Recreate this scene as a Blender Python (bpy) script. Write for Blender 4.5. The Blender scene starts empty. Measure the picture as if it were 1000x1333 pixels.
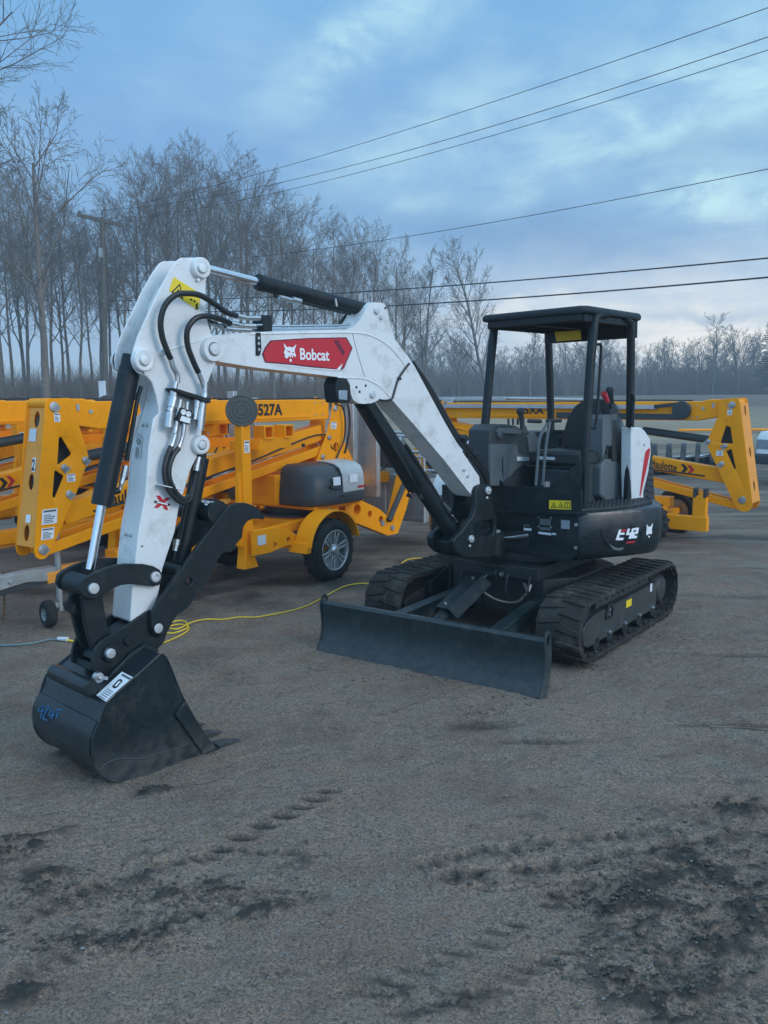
import bpy, math, random
import numpy as np
from mathutils import Vector, Matrix
from mathutils.geometry import tessellate_polygon

scene = bpy.context.scene
col = scene.collection
R = math.radians

# ---------------------------------------------------------------- camera
F_PX, PITCH, ROLL, CAM_H = 1160.0, R(7.786), R(-0.441), 2.049
cam_d = bpy.data.cameras.new('camera'); cam = bpy.data.objects.new('camera', cam_d); col.objects.link(cam)
cam_d.sensor_fit = 'VERTICAL'; cam_d.sensor_height = 36; cam_d.lens = F_PX * 36 / 1333
cam_d.clip_start = .05; cam_d.clip_end = 2000
_r = Vector((1, 0, 0)); _u = Vector((0, math.sin(PITCH), math.cos(PITCH)))
_c, _s = math.cos(ROLL), math.sin(ROLL)
cx = _r * _c + _u * _s; cy = _u * _c - _r * _s; cz = cx.cross(cy)
cam.matrix_world = Matrix(((cx.x, cy.x, cz.x, 0), (cx.y, cy.y, cz.y, 0), (cx.z, cy.z, cz.z, CAM_H), (0, 0, 0, 1)))
scene.camera = cam

# ---------------------------------------------------------------- light and sky
SUN_EL, SUN_AZ = R(20), R(125)      # azimuth clockwise from +Y (the camera looks along +Y)
scene.view_settings.view_transform = 'Standard'; scene.view_settings.look = 'None'
scene.view_settings.exposure = 0.0; scene.view_settings.gamma = 1.0
scene.view_settings.use_curve_mapping = False
sun_d = bpy.data.lights.new('sun', 'SUN'); sun = bpy.data.objects.new('sun', sun_d); col.objects.link(sun)
sun_d.energy = 1.25; sun_d.angle = R(22); sun_d.color = (1.0, .95, .90)
sun.rotation_euler = (R(90) - SUN_EL, 0, math.pi - SUN_AZ)

world = bpy.data.worlds.new("World"); scene.world = world; world.use_nodes = True
def build_world():
    nt = world.node_tree; N = nt.nodes; Lk = nt.links; N.clear()
    def m(op, a, b=None, c=None, clamp=False):
        n = N.new('ShaderNodeMath'); n.operation = op; n.use_clamp = clamp
        for i, v in enumerate((a, b, c)):
            if v is None: continue
            if isinstance(v, (int, float)): n.inputs[i].default_value = v
            else: Lk.new(v, n.inputs[i])
        return n.outputs[0]
    def mix(f, a, b):
        n = N.new('ShaderNodeMix'); n.data_type = 'RGBA'
        for i, v in ((0, f), (6, a), (7, b)):
            if isinstance(v, (int, float)): n.inputs[i].default_value = v
            elif isinstance(v, tuple): n.inputs[i].default_value = v + (1,) if len(v) == 3 else v
            else: Lk.new(v, n.inputs[i])
        return n.outputs[2]
    out = N.new('ShaderNodeOutputWorld'); bg = N.new('ShaderNodeBackground'); Lk.new(bg.outputs[0], out.inputs[0])
    tc = N.new('ShaderNodeTexCoord'); sep = N.new('ShaderNodeSeparateXYZ'); Lk.new(tc.outputs['Generated'], sep.inputs[0])
    x, y, z = sep.outputs
    az0 = m('ARCTAN2', x, y); el0 = m('ARCSINE', z)
    def comb(a, b, c=0.0):
        n = N.new('ShaderNodeCombineXYZ')
        for i, v in enumerate((a, b, c)):
            if isinstance(v, (int, float)): n.inputs[i].default_value = v
            else: Lk.new(v, n.inputs[i])
        return n.outputs[0]
    def noise(vec, sc, det=5, rough=.55, dist=0.0, col=False):
        n = N.new('ShaderNodeTexNoise'); n.inputs['Scale'].default_value = sc; n.inputs['Detail'].default_value = det
        n.inputs['Roughness'].default_value = rough; n.inputs['Distortion'].default_value = dist
        Lk.new(vec, n.inputs['Vector']); return n.outputs['Color' if col else 'Fac']
    # cloud-layer coordinates: the direction cut with a flat layer overhead
    den = m('ADD', m('MAXIMUM', z, 0.0), 0.12)
    lay = comb(m('DIVIDE', x, den), m('DIVIDE', y, den))
    n_big = noise(lay, 0.9, 6, .55, .3)
    n_fine = noise(lay, 2.6, 8, .6, .6)
    w = noise(comb(az0, el0), 7.0, 5, .6, 0, True)
    ws = N.new('ShaderNodeSeparateXYZ'); Lk.new(w, ws.inputs[0])
    az = m('ADD', az0, m('MULTIPLY', m('SUBTRACT', ws.outputs[0], .5), .16))
    el = m('ADD', el0, m('MULTIPLY', m('SUBTRACT', ws.outputs[1], .5), .075))
    def blob(a, e, sa, se, slope=0.0):
        da = m('SUBTRACT', az, a)
        de = m('SUBTRACT', m('SUBTRACT', el, e), m('MULTIPLY', da, slope))
        q = m('ADD', m('POWER', m('ABSOLUTE', m('DIVIDE', da, sa)), 2.0), m('POWER', m('ABSOLUTE', m('DIVIDE', de, se)), 2.0))
        return m('EXPONENT', m('MULTIPLY', q, -1.0))
    # base: soft blue veil
    ramp = N.new('ShaderNodeValToRGB'); Lk.new(m('DIVIDE', el0, 1.5708, clamp=True), ramp.inputs[0])
    cr = ramp.color_ramp
    cr.elements[0].position = 0.0; cr.elements[0].color = (.60, .72, .92, 1)
    cr.elements[1].position = 1.0; cr.elements[1].color = (.52, .74, 1.08, 1)
    for p, c in ((.05, (.46, .62, .88)), (.10, (.30, .50, .82)), (.16, (.27, .48, .84)), (.24, (.24, .50, .86)), (.34, (.28, .56, .92)), (.55, (.62, .84, 1.10))):
        e = cr.elements.new(p); e.color = c + (1,)
    c = ramp.outputs[0]
    # streaky clouds
    f = N.new('ShaderNodeMapRange'); f.interpolation_type = 'SMOOTHSTEP'
    Lk.new(m('ADD', m('MULTIPLY', n_big, .62), m('MULTIPLY', n_fine, .38)), f.inputs[0]); f.inputs[1].default_value = .44; f.inputs[2].default_value = .66
    c = mix(m('MULTIPLY', f.outputs[0], .45), c, (.50, .75, 1.0))
    rg = noise(comb(m('MULTIPLY', az0, .55), el0), 19.0, 7, .62, .5)
    gm = N.new('ShaderNodeMapRange'); gm.interpolation_type = 'SMOOTHSTEP'; Lk.new(m('ADD', m('MULTIPLY', rg, .6), m('MULTIPLY', n_fine, .4)), gm.inputs[0]); gm.inputs[1].default_value = .38; gm.inputs[2].default_value = .60; gm.inputs[3].default_value = .28; gm.inputs[4].default_value = 1.0
    g = gm.outputs[0]
    lit = m('MAXIMUM', m('MAXIMUM', blob(.21, .225, .10, .030, .18), blob(.36, .185, .10, .034, -.25)), m('MULTIPLY', blob(-.02, .345, .10, .035, .55), .80))
    lit = m('MAXIMUM', lit, m('MULTIPLY', blob(.32, .27, .24, .085, .1), .80)); lit = m('MAXIMUM', lit, m('MULTIPLY', blob(.06, .27, .16, .05, .35), .55))
    lit = m('MAXIMUM', lit, m('MULTIPLY', blob(.05, .20, .05, .012, .05), .5))
    c = mix(m('MULTIPLY', m('MULTIPLY', lit, g), 1.0, clamp=True), c, (.78, 1.06, 1.12))
    dark = m('MAXIMUM', blob(.16, .158, .17, .028, -.10), m('MULTIPLY', blob(.33, .235, .10, .020, .1), .6))
    dark = m('MAXIMUM', dark, m('MULTIPLY', blob(-.22, .20, .16, .05, 0), .45))
    c = mix(m('MULTIPLY', dark, .80, clamp=True), c, (.20, .38, .70))
    glow = m('MAXIMUM', blob(.36, .060, .26, .062, 0), m('MULTIPLY', blob(.13, .088, .10, .016, .06), .8))
    c = mix(m('MULTIPLY', m('MULTIPLY', glow, m('MULTIPLY_ADD', g, .5, .5)), 1.0, clamp=True), c, (1.62, 1.36, 1.18))
    c = mix(m('MULTIPLY', blob(.34, .078, .08, .007, .04), .6), c, (.45, .56, .76))
    # the sky is brighter behind the camera and overhead
    back = m('MULTIPLY_ADD', y, -.5, .5, clamp=True)
    up = m('SMOOTH_MIN', el0, 1.0, .3)
    k = m('ADD', 1.0, m('MULTIPLY', m('POWER', back, 1.6), 1.15))
    tint = N.new('ShaderNodeVectorMath'); tint.operation = 'MULTIPLY'; Lk.new(c, tint.inputs[0]); tint.inputs[1].default_value = (.90, .985, .985); c = tint.outputs[0]
    sc_ = N.new('ShaderNodeVectorMath'); sc_.operation = 'SCALE'; Lk.new(c, sc_.inputs[0]); Lk.new(k, sc_.inputs['Scale'])
    sky = N.new('ShaderNodeTexSky'); sky.sky_type = 'NISHITA'; sky.sun_disc = False
    sky.sun_elevation = SUN_EL; sky.sun_rotation = SUN_AZ
    s2 = N.new('ShaderNodeVectorMath'); s2.operation = 'SCALE'; Lk.new(sky.outputs[0], s2.inputs[0]); s2.inputs['Scale'].default_value = .05
    fin = mix(.10, sc_.outputs[0], s2.outputs[0])
    Lk.new(fin, bg.inputs[0]); bg.inputs[1].default_value = 1.0
build_world()

# ---------------------------------------------------------------- frames and tracing
def cam_ray(px, py):
    dx, dy = px - 500, py - 666.5
    c, s = math.cos(-ROLL), math.sin(-ROLL)
    a, b = c * dx - s * dy, s * dx + c * dy
    u = -b / F_PX
    return Vector((a / F_PX, math.cos(PITCH) + u * math.sin(PITCH), -math.sin(PITCH) + u * math.cos(PITCH)))
def ground_pt(px, py, z=0.0):
    r = cam_ray(px, py); k = (z - CAM_H) / r.z
    return Vector((r.x * k, r.y * k, z))
class Frame:
    """a local frame: s axis along yaw, t axis 90 degrees left of it, z up"""
    def __init__(f, ox, oy, yaw, oz=0.0):
        a = R(yaw); f.o = Vector((ox, oy, oz)); f.s = Vector((math.cos(a), math.sin(a), 0)); f.t = Vector((-math.sin(a), math.cos(a), 0))
        f.M = Matrix.Translation(f.o) @ Matrix.Rotation(a, 4, 'Z')
    def tr(f, px, py, t):          # where a sight line meets the upright plane at offset t: (s, z)
        r = cam_ray(px, py); P = f.o + f.t * t
        k = (f.t.x * P.x + f.t.y * P.y) / (f.t.x * r.x + f.t.y * r.y)
        return ((r.x * k - f.o.x) * f.s.x + (r.y * k - f.o.y) * f.s.y, CAM_H + r.z * k - f.o.z)
    def trs(f, pts, t): return [f.tr(x, y, t) for x, y in pts]
    def p3(f, px, py, t): s, z = f.tr(px, py, t); return (s, t, z)
CX, CY = 1.272, 7.738
FB = Frame(1.29, 7.72, 225.5)      # boom plane, s forward
FH = Frame(CX, CY, 228)            # house, s forward, t machine left
FF = Frame(CX, CY, 318)            # house front: s = machine left, t = backward
FU = Frame(CX, CY, 233.74)         # undercarriage

# ---------------------------------------------------------------- materials
MATS = {}
def mat(name, color, rough=.5, metal=0.0, var=.12, dirt=None, dirt_amt=0.0, bump=0.0, bump_scale=60, vscale=3.0, coat=0.0, spec=.5, dirt_low=None, scratch=0.0):
    m = bpy.data.materials.new(name); m.use_nodes = True; nt = m.node_tree; N = nt.nodes; Lk = nt.links
    b = N['Principled BSDF']; tc = N.new('ShaderNodeTexCoord')
    def noise(sc, det=5, rough_=.6):
        n = N.new('ShaderNodeTexNoise'); n.inputs['Scale'].default_value = sc; n.inputs['Detail'].default_value = det; n.inputs['Roughness'].default_value = rough_
        Lk.new(tc.outputs['Object'], n.inputs['Vector']); return n.outputs['Fac']
    def mr(v, a, b_, c, d):
        n = N.new('ShaderNodeMapRange'); Lk.new(v, n.inputs[0]); n.inputs[1].default_value = a; n.inputs[2].default_value = b_; n.inputs[3].default_value = c; n.inputs[4].default_value = d; return n.outputs[0]
    def mixc(f, a, c_):
        n = N.new('ShaderNodeMix'); n.data_type = 'RGBA'
        if isinstance(f, float): n.inputs[0].default_value = f
        else: Lk.new(f, n.inputs[0])
        for i, v in ((6, a), (7, c_)):
            if isinstance(v, tuple): n.inputs[i].default_value = v + (1,)
            else: Lk.new(v, n.inputs[i])
        return n.outputs[2]
    c0 = tuple(min(1, x * (1 - var)) for x in color); c1 = tuple(min(1, x * (1 + var)) for x in color)
    n1 = noise(vscale, 6)
    c = mixc(mr(n1, .3, .7, 0, 1), c0, c1)
    rg = mr(noise(vscale * 4, 5), .3, .7, max(.03, rough - .09), min(1, rough + .12))
    if dirt:
        d = mr(noise(vscale * 1.7 + 2.3, 8, .7), .52, .72, 0, dirt_amt)
        d2 = mr(noise(55, 3, .7), .60, .74, 0, dirt_amt * .7)
        mx = N.new('ShaderNodeMath'); mx.operation = 'MAXIMUM'; Lk.new(d, mx.inputs[0]); Lk.new(d2, mx.inputs[1]); d = mx.outputs[0]
        if dirt_low:       # splashed mud that stays within dirt_low metres of the ground
            g = N.new('ShaderNodeNewGeometry'); sp = N.new('ShaderNodeSeparateXYZ'); Lk.new(g.outputs['Position'], sp.inputs[0])
            lo = mr(sp.outputs[2], 0.0, dirt_low, 1.0, 0.0)
            ml = N.new('ShaderNodeMath'); ml.operation = 'MULTIPLY'; Lk.new(lo, ml.inputs[0]); Lk.new(mr(noise(14, 6, .7), .35, .62, .1, .9), ml.inputs[1])
            m3 = N.new('ShaderNodeMath'); m3.operation = 'MAXIMUM'; Lk.new(d, m3.inputs[0]); Lk.new(ml.outputs[0], m3.inputs[1]); d = m3.outputs[0]
        c = mixc(d, c, dirt)
        rr = N.new('ShaderNodeMix'); Lk.new(d, rr.inputs[0]); Lk.new(rg, rr.inputs[2]); rr.inputs[3].default_value = .9; rg = rr.outputs[0]
    if scratch:                    # fine scuffs running up and along the sheet
        mp = N.new('ShaderNodeMapping'); mp.inputs['Scale'].default_value = (2.5, 110, 2.5); Lk.new(tc.outputs['Object'], mp.inputs['Vector'])
        sn = N.new('ShaderNodeTexNoise'); sn.inputs['Scale'].default_value = 1; sn.inputs['Detail'].default_value = 6; sn.inputs['Roughness'].default_value = .75; Lk.new(mp.outputs[0], sn.inputs['Vector'])
        msk = N.new('ShaderNodeMath'); msk.operation = 'MULTIPLY'; Lk.new(mr(sn.outputs['Fac'], .58, .72, 0, 1), msk.inputs[0]); Lk.new(mr(noise(5, 5, .7), .42, .68, 0, scratch), msk.inputs[1])
        c = mixc(msk.outputs[0], c, (.20, .20, .19))
    Lk.new(c, b.inputs['Base Color']); Lk.new(rg, b.inputs['Roughness'])
    b.inputs['Metallic'].default_value = metal; b.inputs['Coat Weight'].default_value = coat; b.inputs['Coat Roughness'].default_value = .15
    b.inputs['Specular IOR Level'].default_value = spec
    if bump:
        bn = N.new('ShaderNodeBump'); bn.inputs['Strength'].default_value = bump; bn.inputs['Distance'].default_value = .01
        Lk.new(noise(bump_scale, 6, .65), bn.inputs['Height']); Lk.new(bn.outputs[0], b.inputs['Normal'])
    MATS[name] = m; return m
DIRT = (.085, .078, .07)
M_WHITE = mat('white paint', (.74, .74, .73), .34, 0, .03, (.27, .25, .22), .5, .03, 30, coat=.2)
M_BLACK = mat('black paint', (.006, .012, .016), .46, 0, .2, (.06, .058, .052), .45, .04, 40, spec=.36)
M_BLACKG = mat('black gloss', (.006, .013, .018), .27, 0, .2, (.05, .05, .05), .22, .02, 40)
M_BUCKET = mat('bucket paint', (.005, .013, .018), .34, 0, .25, (.07, .068, .065), .45, .05, 25, dirt_low=.25, scratch=.5)
M_BLADE = mat('blade paint', (.012, .024, .028), .38, 0, .25, (.07, .075, .075), .6, .05, 30, dirt_low=.30, scratch=.6)
M_FRAME = mat('undercarriage paint', (.008, .013, .016), .5, 0, .2, (.07, .068, .06), .35, .04, 30)
M_TFRAME = mat('track frame paint', (.035, .038, .038), .5, 0, .2, (.10, .095, .085), .6, .04, 30)
M_RUBBER = mat('track rubber', (.032, .030, .028), .85, 0, .25, (.13, .115, .09), .8, .25, 45, spec=.25)
M_TYRE = mat('tyre rubber', (.020, .021, .023), .75, 0, .2, (.08, .075, .07), .4, .12, 60, spec=.3)
M_HOSE = mat('hose rubber', (.014, .016, .018), .45, 0, .15, (.06, .06, .06), .2)
M_CHROME = mat('chrome rod', (.70, .72, .74), .16, 1, .04)
M_STEEL = mat('zinc steel', (.55, .57, .58), .36, 1, .15, (.16, .14, .12), .4)
M_PIN = mat('pin steel', (.66, .68, .68), .45, .7, .1, (.2, .18, .15), .2)
M_GALV = mat('galvanised steel', (.42, .44, .44), .5, .75, .2, (.16, .14, .12), .5, .05, 30)
M_GREYU = mat('boom underside paint', (.80, .80, .79), .34, 0, .02, DIRT, .25)
M_PLAST = mat('grey cab plastic', (.105, .122, .132), .55, 0, .1, (.10, .10, .095), .25, .08, 300)
M_PLASTD = mat('dark cab plastic', (.032, .040, .045), .6, 0, .15, (.07, .07, .065), .25, .08, 300)
M_SEAT = mat('black seat vinyl', (.020, .023, .026), .5, 0, .15, (.06, .06, .055), .25, .1, 200)
M_RED = mat('red sticker', (.56, .018, .03), .35, 0, .08)
M_DRED = mat('dark red sticker', (.16, .012, .035), .35, 0, .08)
M_WSTK = mat('white sticker', (.82, .83, .84), .4, 0, .03)
M_PSTK = mat('pale printed sticker', (.62, .66, .70), .45, 0, .12, vscale=70)
M_YSTK = mat('yellow sticker', (.85, .62, .02), .4, 0, .04)
M_BSTK = mat('black print', (.012, .012, .014), .45, 0, .05)
M_BLUE = mat('blue chalk', (.02, .14, .30), .8, 0, .2)
M_YEL = mat('lift paint', (1.0, .335, .001), .44, 0, .05, (.30, .15, .03), .22, .02, 40, spec=.22)
M_YELD = mat('lift paint weathered', (.86, .32, .03), .5, 0, .08, (.34, .18, .06), .3, .03, 40)
M_DGREY = mat('engine cover plastic', (.040, .045, .050), .38, 0, .12, (.12, .12, .12), .2, .04, 120)
M_SILV = mat('cover panel', (.50, .50, .48), .4, .25, .1, (.2, .19, .17), .3)
M_PAD = mat('rubber foot pad', (.085, .085, .080), .8, 0, .2, (.14, .13, .11), .5, .15, 80)
M_ALU = mat('aluminium', (.50, .52, .53), .42, .8, .15, (.2, .19, .17), .35)
M_APANEL = mat('grey basket panel', (.30, .31, .31), .6, .2, .15, (.18, .17, .15), .5)
M_RIM = mat('alloy rim', (.50, .51, .52), .3, .85, .1, (.15, .14, .13), .3)
M_RUST = mat('rusty chain', (.16, .10, .06), .8, .3, .3)
M_BARK = mat('bark', (.16, .130, .108), .9, 0, .3, bump=.3, bump_scale=8)
M_TWIG = mat('twigs', (.155, .125, .105), .9, 0, .25, vscale=.6)
M_TWIG2 = mat('far twigs', (.15, .125, .11), .9, 0, .25, vscale=.3)
M_PALEB = mat('pale bark', (.17, .155, .14), .9, 0, .25, vscale=.6)
M_FIR = mat('evergreen', (.030, .045, .028), .9, 0, .3)
M_POLE = mat('pole wood', (.11, .095, .08), .85, 0, .2, bump=.2, bump_scale=20)
M_WIRE = mat('wire', (.02, .022, .026), .6, 0, .1)
M_CORD = mat('yellow cord', (.80, .55, .03), .5, 0, .06)
M_CORDB = mat('teal cord', (.12, .20, .21), .5, 0, .1)
M_CAR = mat('white car paint', (.78, .79, .80), .25, 0, .02, DIRT, .1, coat=.5)
M_GLASS = mat('dark glass', (.02, .03, .04), .06, 0, .05, spec=.8)
M_LENS = mat('lamp lens', (.30, .36, .42), .12, .3, .1)
M_ORANGE = mat('orange strap', (.80, .16, .05), .6, 0, .1)
M_REDKNOB = mat('red knob', (.55, .04, .05), .4, 0, .05)
M_STONE = mat('stones', (.17, .165, .155), .85, 0, .45, vscale=40)
M_CLOD = mat('mud clods', (.085, .074, .060), .9, 0, .3, vscale=30, bump=.4, bump_scale=150)
M_STICK = mat('dry stick', (.16, .13, .10), .9, 0, .3)

# ---------------------------------------------------------------- mesh builder
WM = {}                            # world matrix of every object built so far
def dd(p, q): return math.dist(p, q)
class MB:
    def __init__(s): s.v = []; s.f = []; s.m = []
    def add(s, v, f, mi=0):
        b = len(s.v); s.v += [tuple(x) for x in v]; s.f += [[i + b for i in q] for q in f]; s.m += [mi] * len(f); return s
    def box(s, a, b, mi=0):
        x0, y0, z0 = a; x1, y1, z1 = b
        return s.add([(x0, y0, z0), (x1, y0, z0), (x1, y1, z0), (x0, y1, z0), (x0, y0, z1), (x1, y0, z1), (x1, y1, z1), (x0, y1, z1)],
                     [(0, 3, 2, 1), (4, 5, 6, 7), (0, 1, 5, 4), (1, 2, 6, 5), (2, 3, 7, 6), (3, 0, 4, 7)], mi)
    def obox(s, c, size, M, mi=0):
        hx, hy, hz = [q / 2 for q in size]; c = Vector(c)
        v = [c + M @ Vector((i * hx, j * hy, k * hz)) for k in (-1, 1) for i, j in ((-1, -1), (1, -1), (1, 1), (-1, 1))]
        return s.add(v, [(0, 3, 2, 1), (4, 5, 6, 7), (0, 1, 5, 4), (1, 2, 6, 5), (2, 3, 7, 6), (3, 0, 4, 7)], mi)
    def prism(s, poly, t0, t1, holes=(), mi=0):
        """outline in (s, z) pushed from t0 to t1"""
        loops = [poly] + list(holes)
        flat = [p for l in loops for p in l]; n = len(flat)
        tris = tessellate_polygon([[Vector((p[0], p[1], 0)) for p in l] for l in loops])
        v = [(p[0], t0, p[1]) for p in flat] + [(p[0], t1, p[1]) for p in flat]
        f = [tuple(t) for t in tris] + [(t[2] + n, t[1] + n, t[0] + n) for t in tris]
        b = 0
        for l in loops:
            k = len(l)
            for i in range(k):
                j = (i + 1) % k; f.append((b + i, b + j, b + j + n, b + i + n))
            b += k
        return s.add(v, f, mi)
    def slab(s, poly, z0, z1, mi=0):
        """plan outline in (s, t) pushed from z0 to z1"""
        n = len(poly); tris = tessellate_polygon([[Vector((p[0], p[1], 0)) for p in poly]])
        v = [(p[0], p[1], z0) for p in poly] + [(p[0], p[1], z1) for p in poly]
        f = [tuple(t) for t in tris] + [(t[2] + n, t[1] + n, t[0] + n) for t in tris] + [(i, (i + 1) % n, (i + 1) % n + n, i + n) for i in range(n)]
        return s.add(v, f, mi)
    def cyl(s, p0, p1, r0, r1=None, seg=20, mi=0, cap=True):
        r1 = r0 if r1 is None else r1; p0, p1 = Vector(p0), Vector(p1); d = (p1 - p0).normalized()
        a = Vector((0, 0, 1)) if abs(d.z) < .9 else Vector((1, 0, 0)); u = d.cross(a).normalized(); w = d.cross(u)
        v = []
        for p, r in ((p0, r0), (p1, r1)):
            for i in range(seg):
                q = 2 * math.pi * i / seg; v.append(p + u * (r * math.cos(q)) + w * (r * math.sin(q)))
        f = [(i, (i + 1) % seg, (i + 1) % seg + seg, i + seg) for i in range(seg)]
        if cap: f += [tuple(range(seg))[::-1], tuple(range(seg, 2 * seg))]
        return s.add(v, f, mi)
    def lathe(s, p0, axis, prof, seg=28, mi=0):
        """rings (distance along axis, radius)"""
        p0 = Vector(p0); d = Vector(axis).normalized(); a = Vector((0, 0, 1)) if abs(d.z) < .9 else Vector((1, 0, 0)); u = d.cross(a).normalized(); w = d.cross(u)
        v = []
        for h, r in prof:
            for i in range(seg):
                q = 2 * math.pi * i / seg; v.append(p0 + d * h + u * (r * math.cos(q)) + w * (r * math.sin(q)))
        f = [(k * seg + i, k * seg + (i + 1) % seg, (k + 1) * seg + (i + 1) % seg, (k + 1) * seg + i) for k in range(len(prof) - 1) for i in range(seg)]
        return s.add(v, f, mi)
    def tube(s, pts, r, seg=8, mi=0, smooth=True, closed=False, r1=None):
        P = [Vector(p) for p in pts]
        if smooth and len(P) > 2:
            Q = []; n = len(P)
            for i in range(n - 1 + closed):
                a = P[(i - 1) % n] if (i or closed) else P[0] * 2 - P[1]; b = P[i]; c = P[(i + 1) % n]
                d = P[(i + 2) % n] if (i + 2 < n or closed) else c * 2 - b
                for k in range(6):
                    t = k / 6; Q.append(.5 * ((2 * b) + (c - a) * t + (2 * a - 5 * b + 4 * c - d) * t * t + (3 * b - a - 3 * c + d) * t ** 3))
            if not closed: Q.append(P[-1])
            P = Q
        n = len(P); v = []; prev = None
        for i in range(n):
            d = ((P[(i + 1) % n] if (i < n - 1 or closed) else P[i]) - (P[i - 1] if (i or closed) else P[i])).normalized()
            if prev is None:
                a = Vector((0, 0, 1)) if abs(d.z) < .9 else Vector((1, 0, 0)); u = d.cross(a).normalized()
            else: u = (prev - d * prev.dot(d)).normalized()
            prev = u; w = d.cross(u); rr = r if r1 is None else r + (r1 - r) * i / (n - 1)
            for k in range(seg):
                q = 2 * math.pi * k / seg; v.append(P[i] + u * (rr * math.cos(q)) + w * (rr * math.sin(q)))
        f = [(i % n * seg + k, i % n * seg + (k + 1) % seg, (i + 1) % n * seg + (k + 1) % seg, (i + 1) % n * seg + k) for i in range(n - 1 + closed) for k in range(seg)]
        if not closed: f += [tuple(range(seg))[::-1], tuple(range((n - 1) * seg, n * seg))]
        return s.add(v, f, mi)
    def bar(s, p0, p1, w, h, mi=0):
        """box beam between two points; w across, h upward"""
        p0, p1 = Vector(p0), Vector(p1); d = p1 - p0; L_ = d.length; x = d.normalized()
        up = Vector((0, 0, 1)) if abs(x.z) < .95 else Vector((1, 0, 0))
        y = up.cross(x).normalized(); z = x.cross(y); M = Matrix((x, y, z)).transposed()
        return s.obox((p0 + p1) / 2, (L_, w, h), M, mi)
    def mirror_t(s):               # copy mirrored across t = 0
        b = len(s.v); s.f += [[i + b for i in q][::-1] for q in s.f]; s.m += s.m; s.v += [(x, -y, z) for x, y, z in s.v]; return s
    def build(s, name, mats, parent=None, frame=None, bevel=0.0, sharp=35, bseg=2):
        me = bpy.data.meshes.new(name); me.from_pydata([tuple(v) for v in s.v], [], s.f)
        if not isinstance(mats, (list, tuple)): mats = [mats]
        for q in mats: me.materials.append(q)
        me.polygons.foreach_set('material_index', s.m)
        me.validate()
        import bmesh
        bm = bmesh.new(); bm.from_mesh(me); bmesh.ops.recalc_face_normals(bm, faces=bm.faces); bm.to_mesh(me); bm.free()
        me.polygons.foreach_set('use_smooth', [True] * len(me.polygons)); me.set_sharp_from_angle(angle=R(sharp))
        ob = bpy.data.objects.new(name, me); col.objects.link(ob)
        W = frame.M if frame is not None else (WM[parent.name] if parent else Matrix())
        place(ob, W, parent)
        if bevel:
            bv = ob.modifiers.new('bevel', 'BEVEL'); bv.width = bevel; bv.segments = bseg; bv.limit_method = 'ANGLE'; bv.angle_limit = R(40); bv.harden_normals = False
            bv.miter_outer = 'MITER_ARC'
        return ob
def place(ob, W, parent=None):
    WM[ob.name] = W.copy()
    if parent is not None:
        ob.parent = parent; ob.matrix_parent_inverse = Matrix(); ob.matrix_basis = WM[parent.name].inverted() @ W
    else: ob.matrix_basis = W
def root(name, label, cat, frame=None, loc=(0, 0, 0), yaw=0, group=None, kind=None):
    o = bpy.data.objects.new(name, None); col.objects.link(o); o.empty_display_size = .2
    W = frame.M if frame is not None else Matrix.Translation(loc) @ Matrix.Rotation(R(yaw), 4, 'Z')
    place(o, W); tag(o, label, cat, group, kind); return o
def tag(o, label=None, cat=None, group=None, kind=None):
    if label: o['label'] = label
    if cat: o['category'] = cat
    if group: o['group'] = group
    if kind: o['kind'] = kind
    return o
def copy_tree(o, parent=None):
    c = o.copy(); col.objects.link(c)
    if parent is not None: c.parent = parent
    for ch in list(o.children): copy_tree(ch, c)
    return c
def text(string, bl, br, tl, name, m, parent, frame=None, bold=.0, lift=(0, 0, 0), thick=.0008):
    """lettering fitted to the parallelogram bottom-left, bottom-right, top-left (local xyz)"""
    cu = bpy.data.curves.new(name, 'FONT'); cu.body = string; cu.offset = bold; cu.resolution_u = 3
    tmp = bpy.data.objects.new('tmp', cu); col.objects.link(tmp); bpy.context.view_layer.update()
    me0 = bpy.data.meshes.new_from_object(tmp); bpy.data.objects.remove(tmp); bpy.data.curves.remove(cu)
    vs = [v.co.copy() for v in me0.vertices]; fs = [tuple(p.vertices) for p in me0.polygons]; bpy.data.meshes.remove(me0)
    x0 = min(v.x for v in vs); x1 = max(v.x for v in vs); y0 = min(v.y for v in vs); y1 = max(v.y for v in vs)
    bl, br, tl, lift = Vector(bl), Vector(br), Vector(tl), Vector(lift)
    b = MB(); b.add([bl + lift + (br - bl) * ((v.x - x0) / (x1 - x0)) + (tl - bl) * ((v.y - y0) / (y1 - y0)) for v in vs], fs)
    return b.build(name, m, parent, frame)
def decal(pts, name, m, parent, frame=None, off=(0, .002, 0), thick=.0015):
    """thin sticker: outline of local 3-D points lying in a plane, with a real thickness"""
    P = [Vector(p) for p in pts]; o = Vector(off); n = len(P)
    nrm = (P[1] - P[0]).cross(P[2] - P[0])
    ax = max(range(3), key=lambda i: abs(nrm[i])); ij = [i for i in range(3) if i != ax]
    tris = tessellate_polygon([[Vector((p[ij[0]], p[ij[1]], 0)) for p in P]])
    b = MB(); b.add([p + o * .2 for p in P] + [p + o for p in P], [tuple(t) for t in tris] + [tuple(i + n for i in t) for t in tris] + [(i, (i + 1) % n, (i + 1) % n + n, i + n) for i in range(n)])
    return b.build(name, m, parent, frame)
def arc(cx_, cy_, r, a0, a1, n): return [(cx_ + r * math.cos(R(a0 + (a1 - a0) * i / n)), cy_ + r * math.sin(R(a0 + (a1 - a0) * i / n))) for i in range(n + 1)]
def circ(c, r, n=16, sx=1, sy=1): return [(c[0] + r * sx * math.cos(2 * math.pi * i / n), c[1] + r * sy * math.sin(2 * math.pi * i / n)) for i in range(n)]
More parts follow.
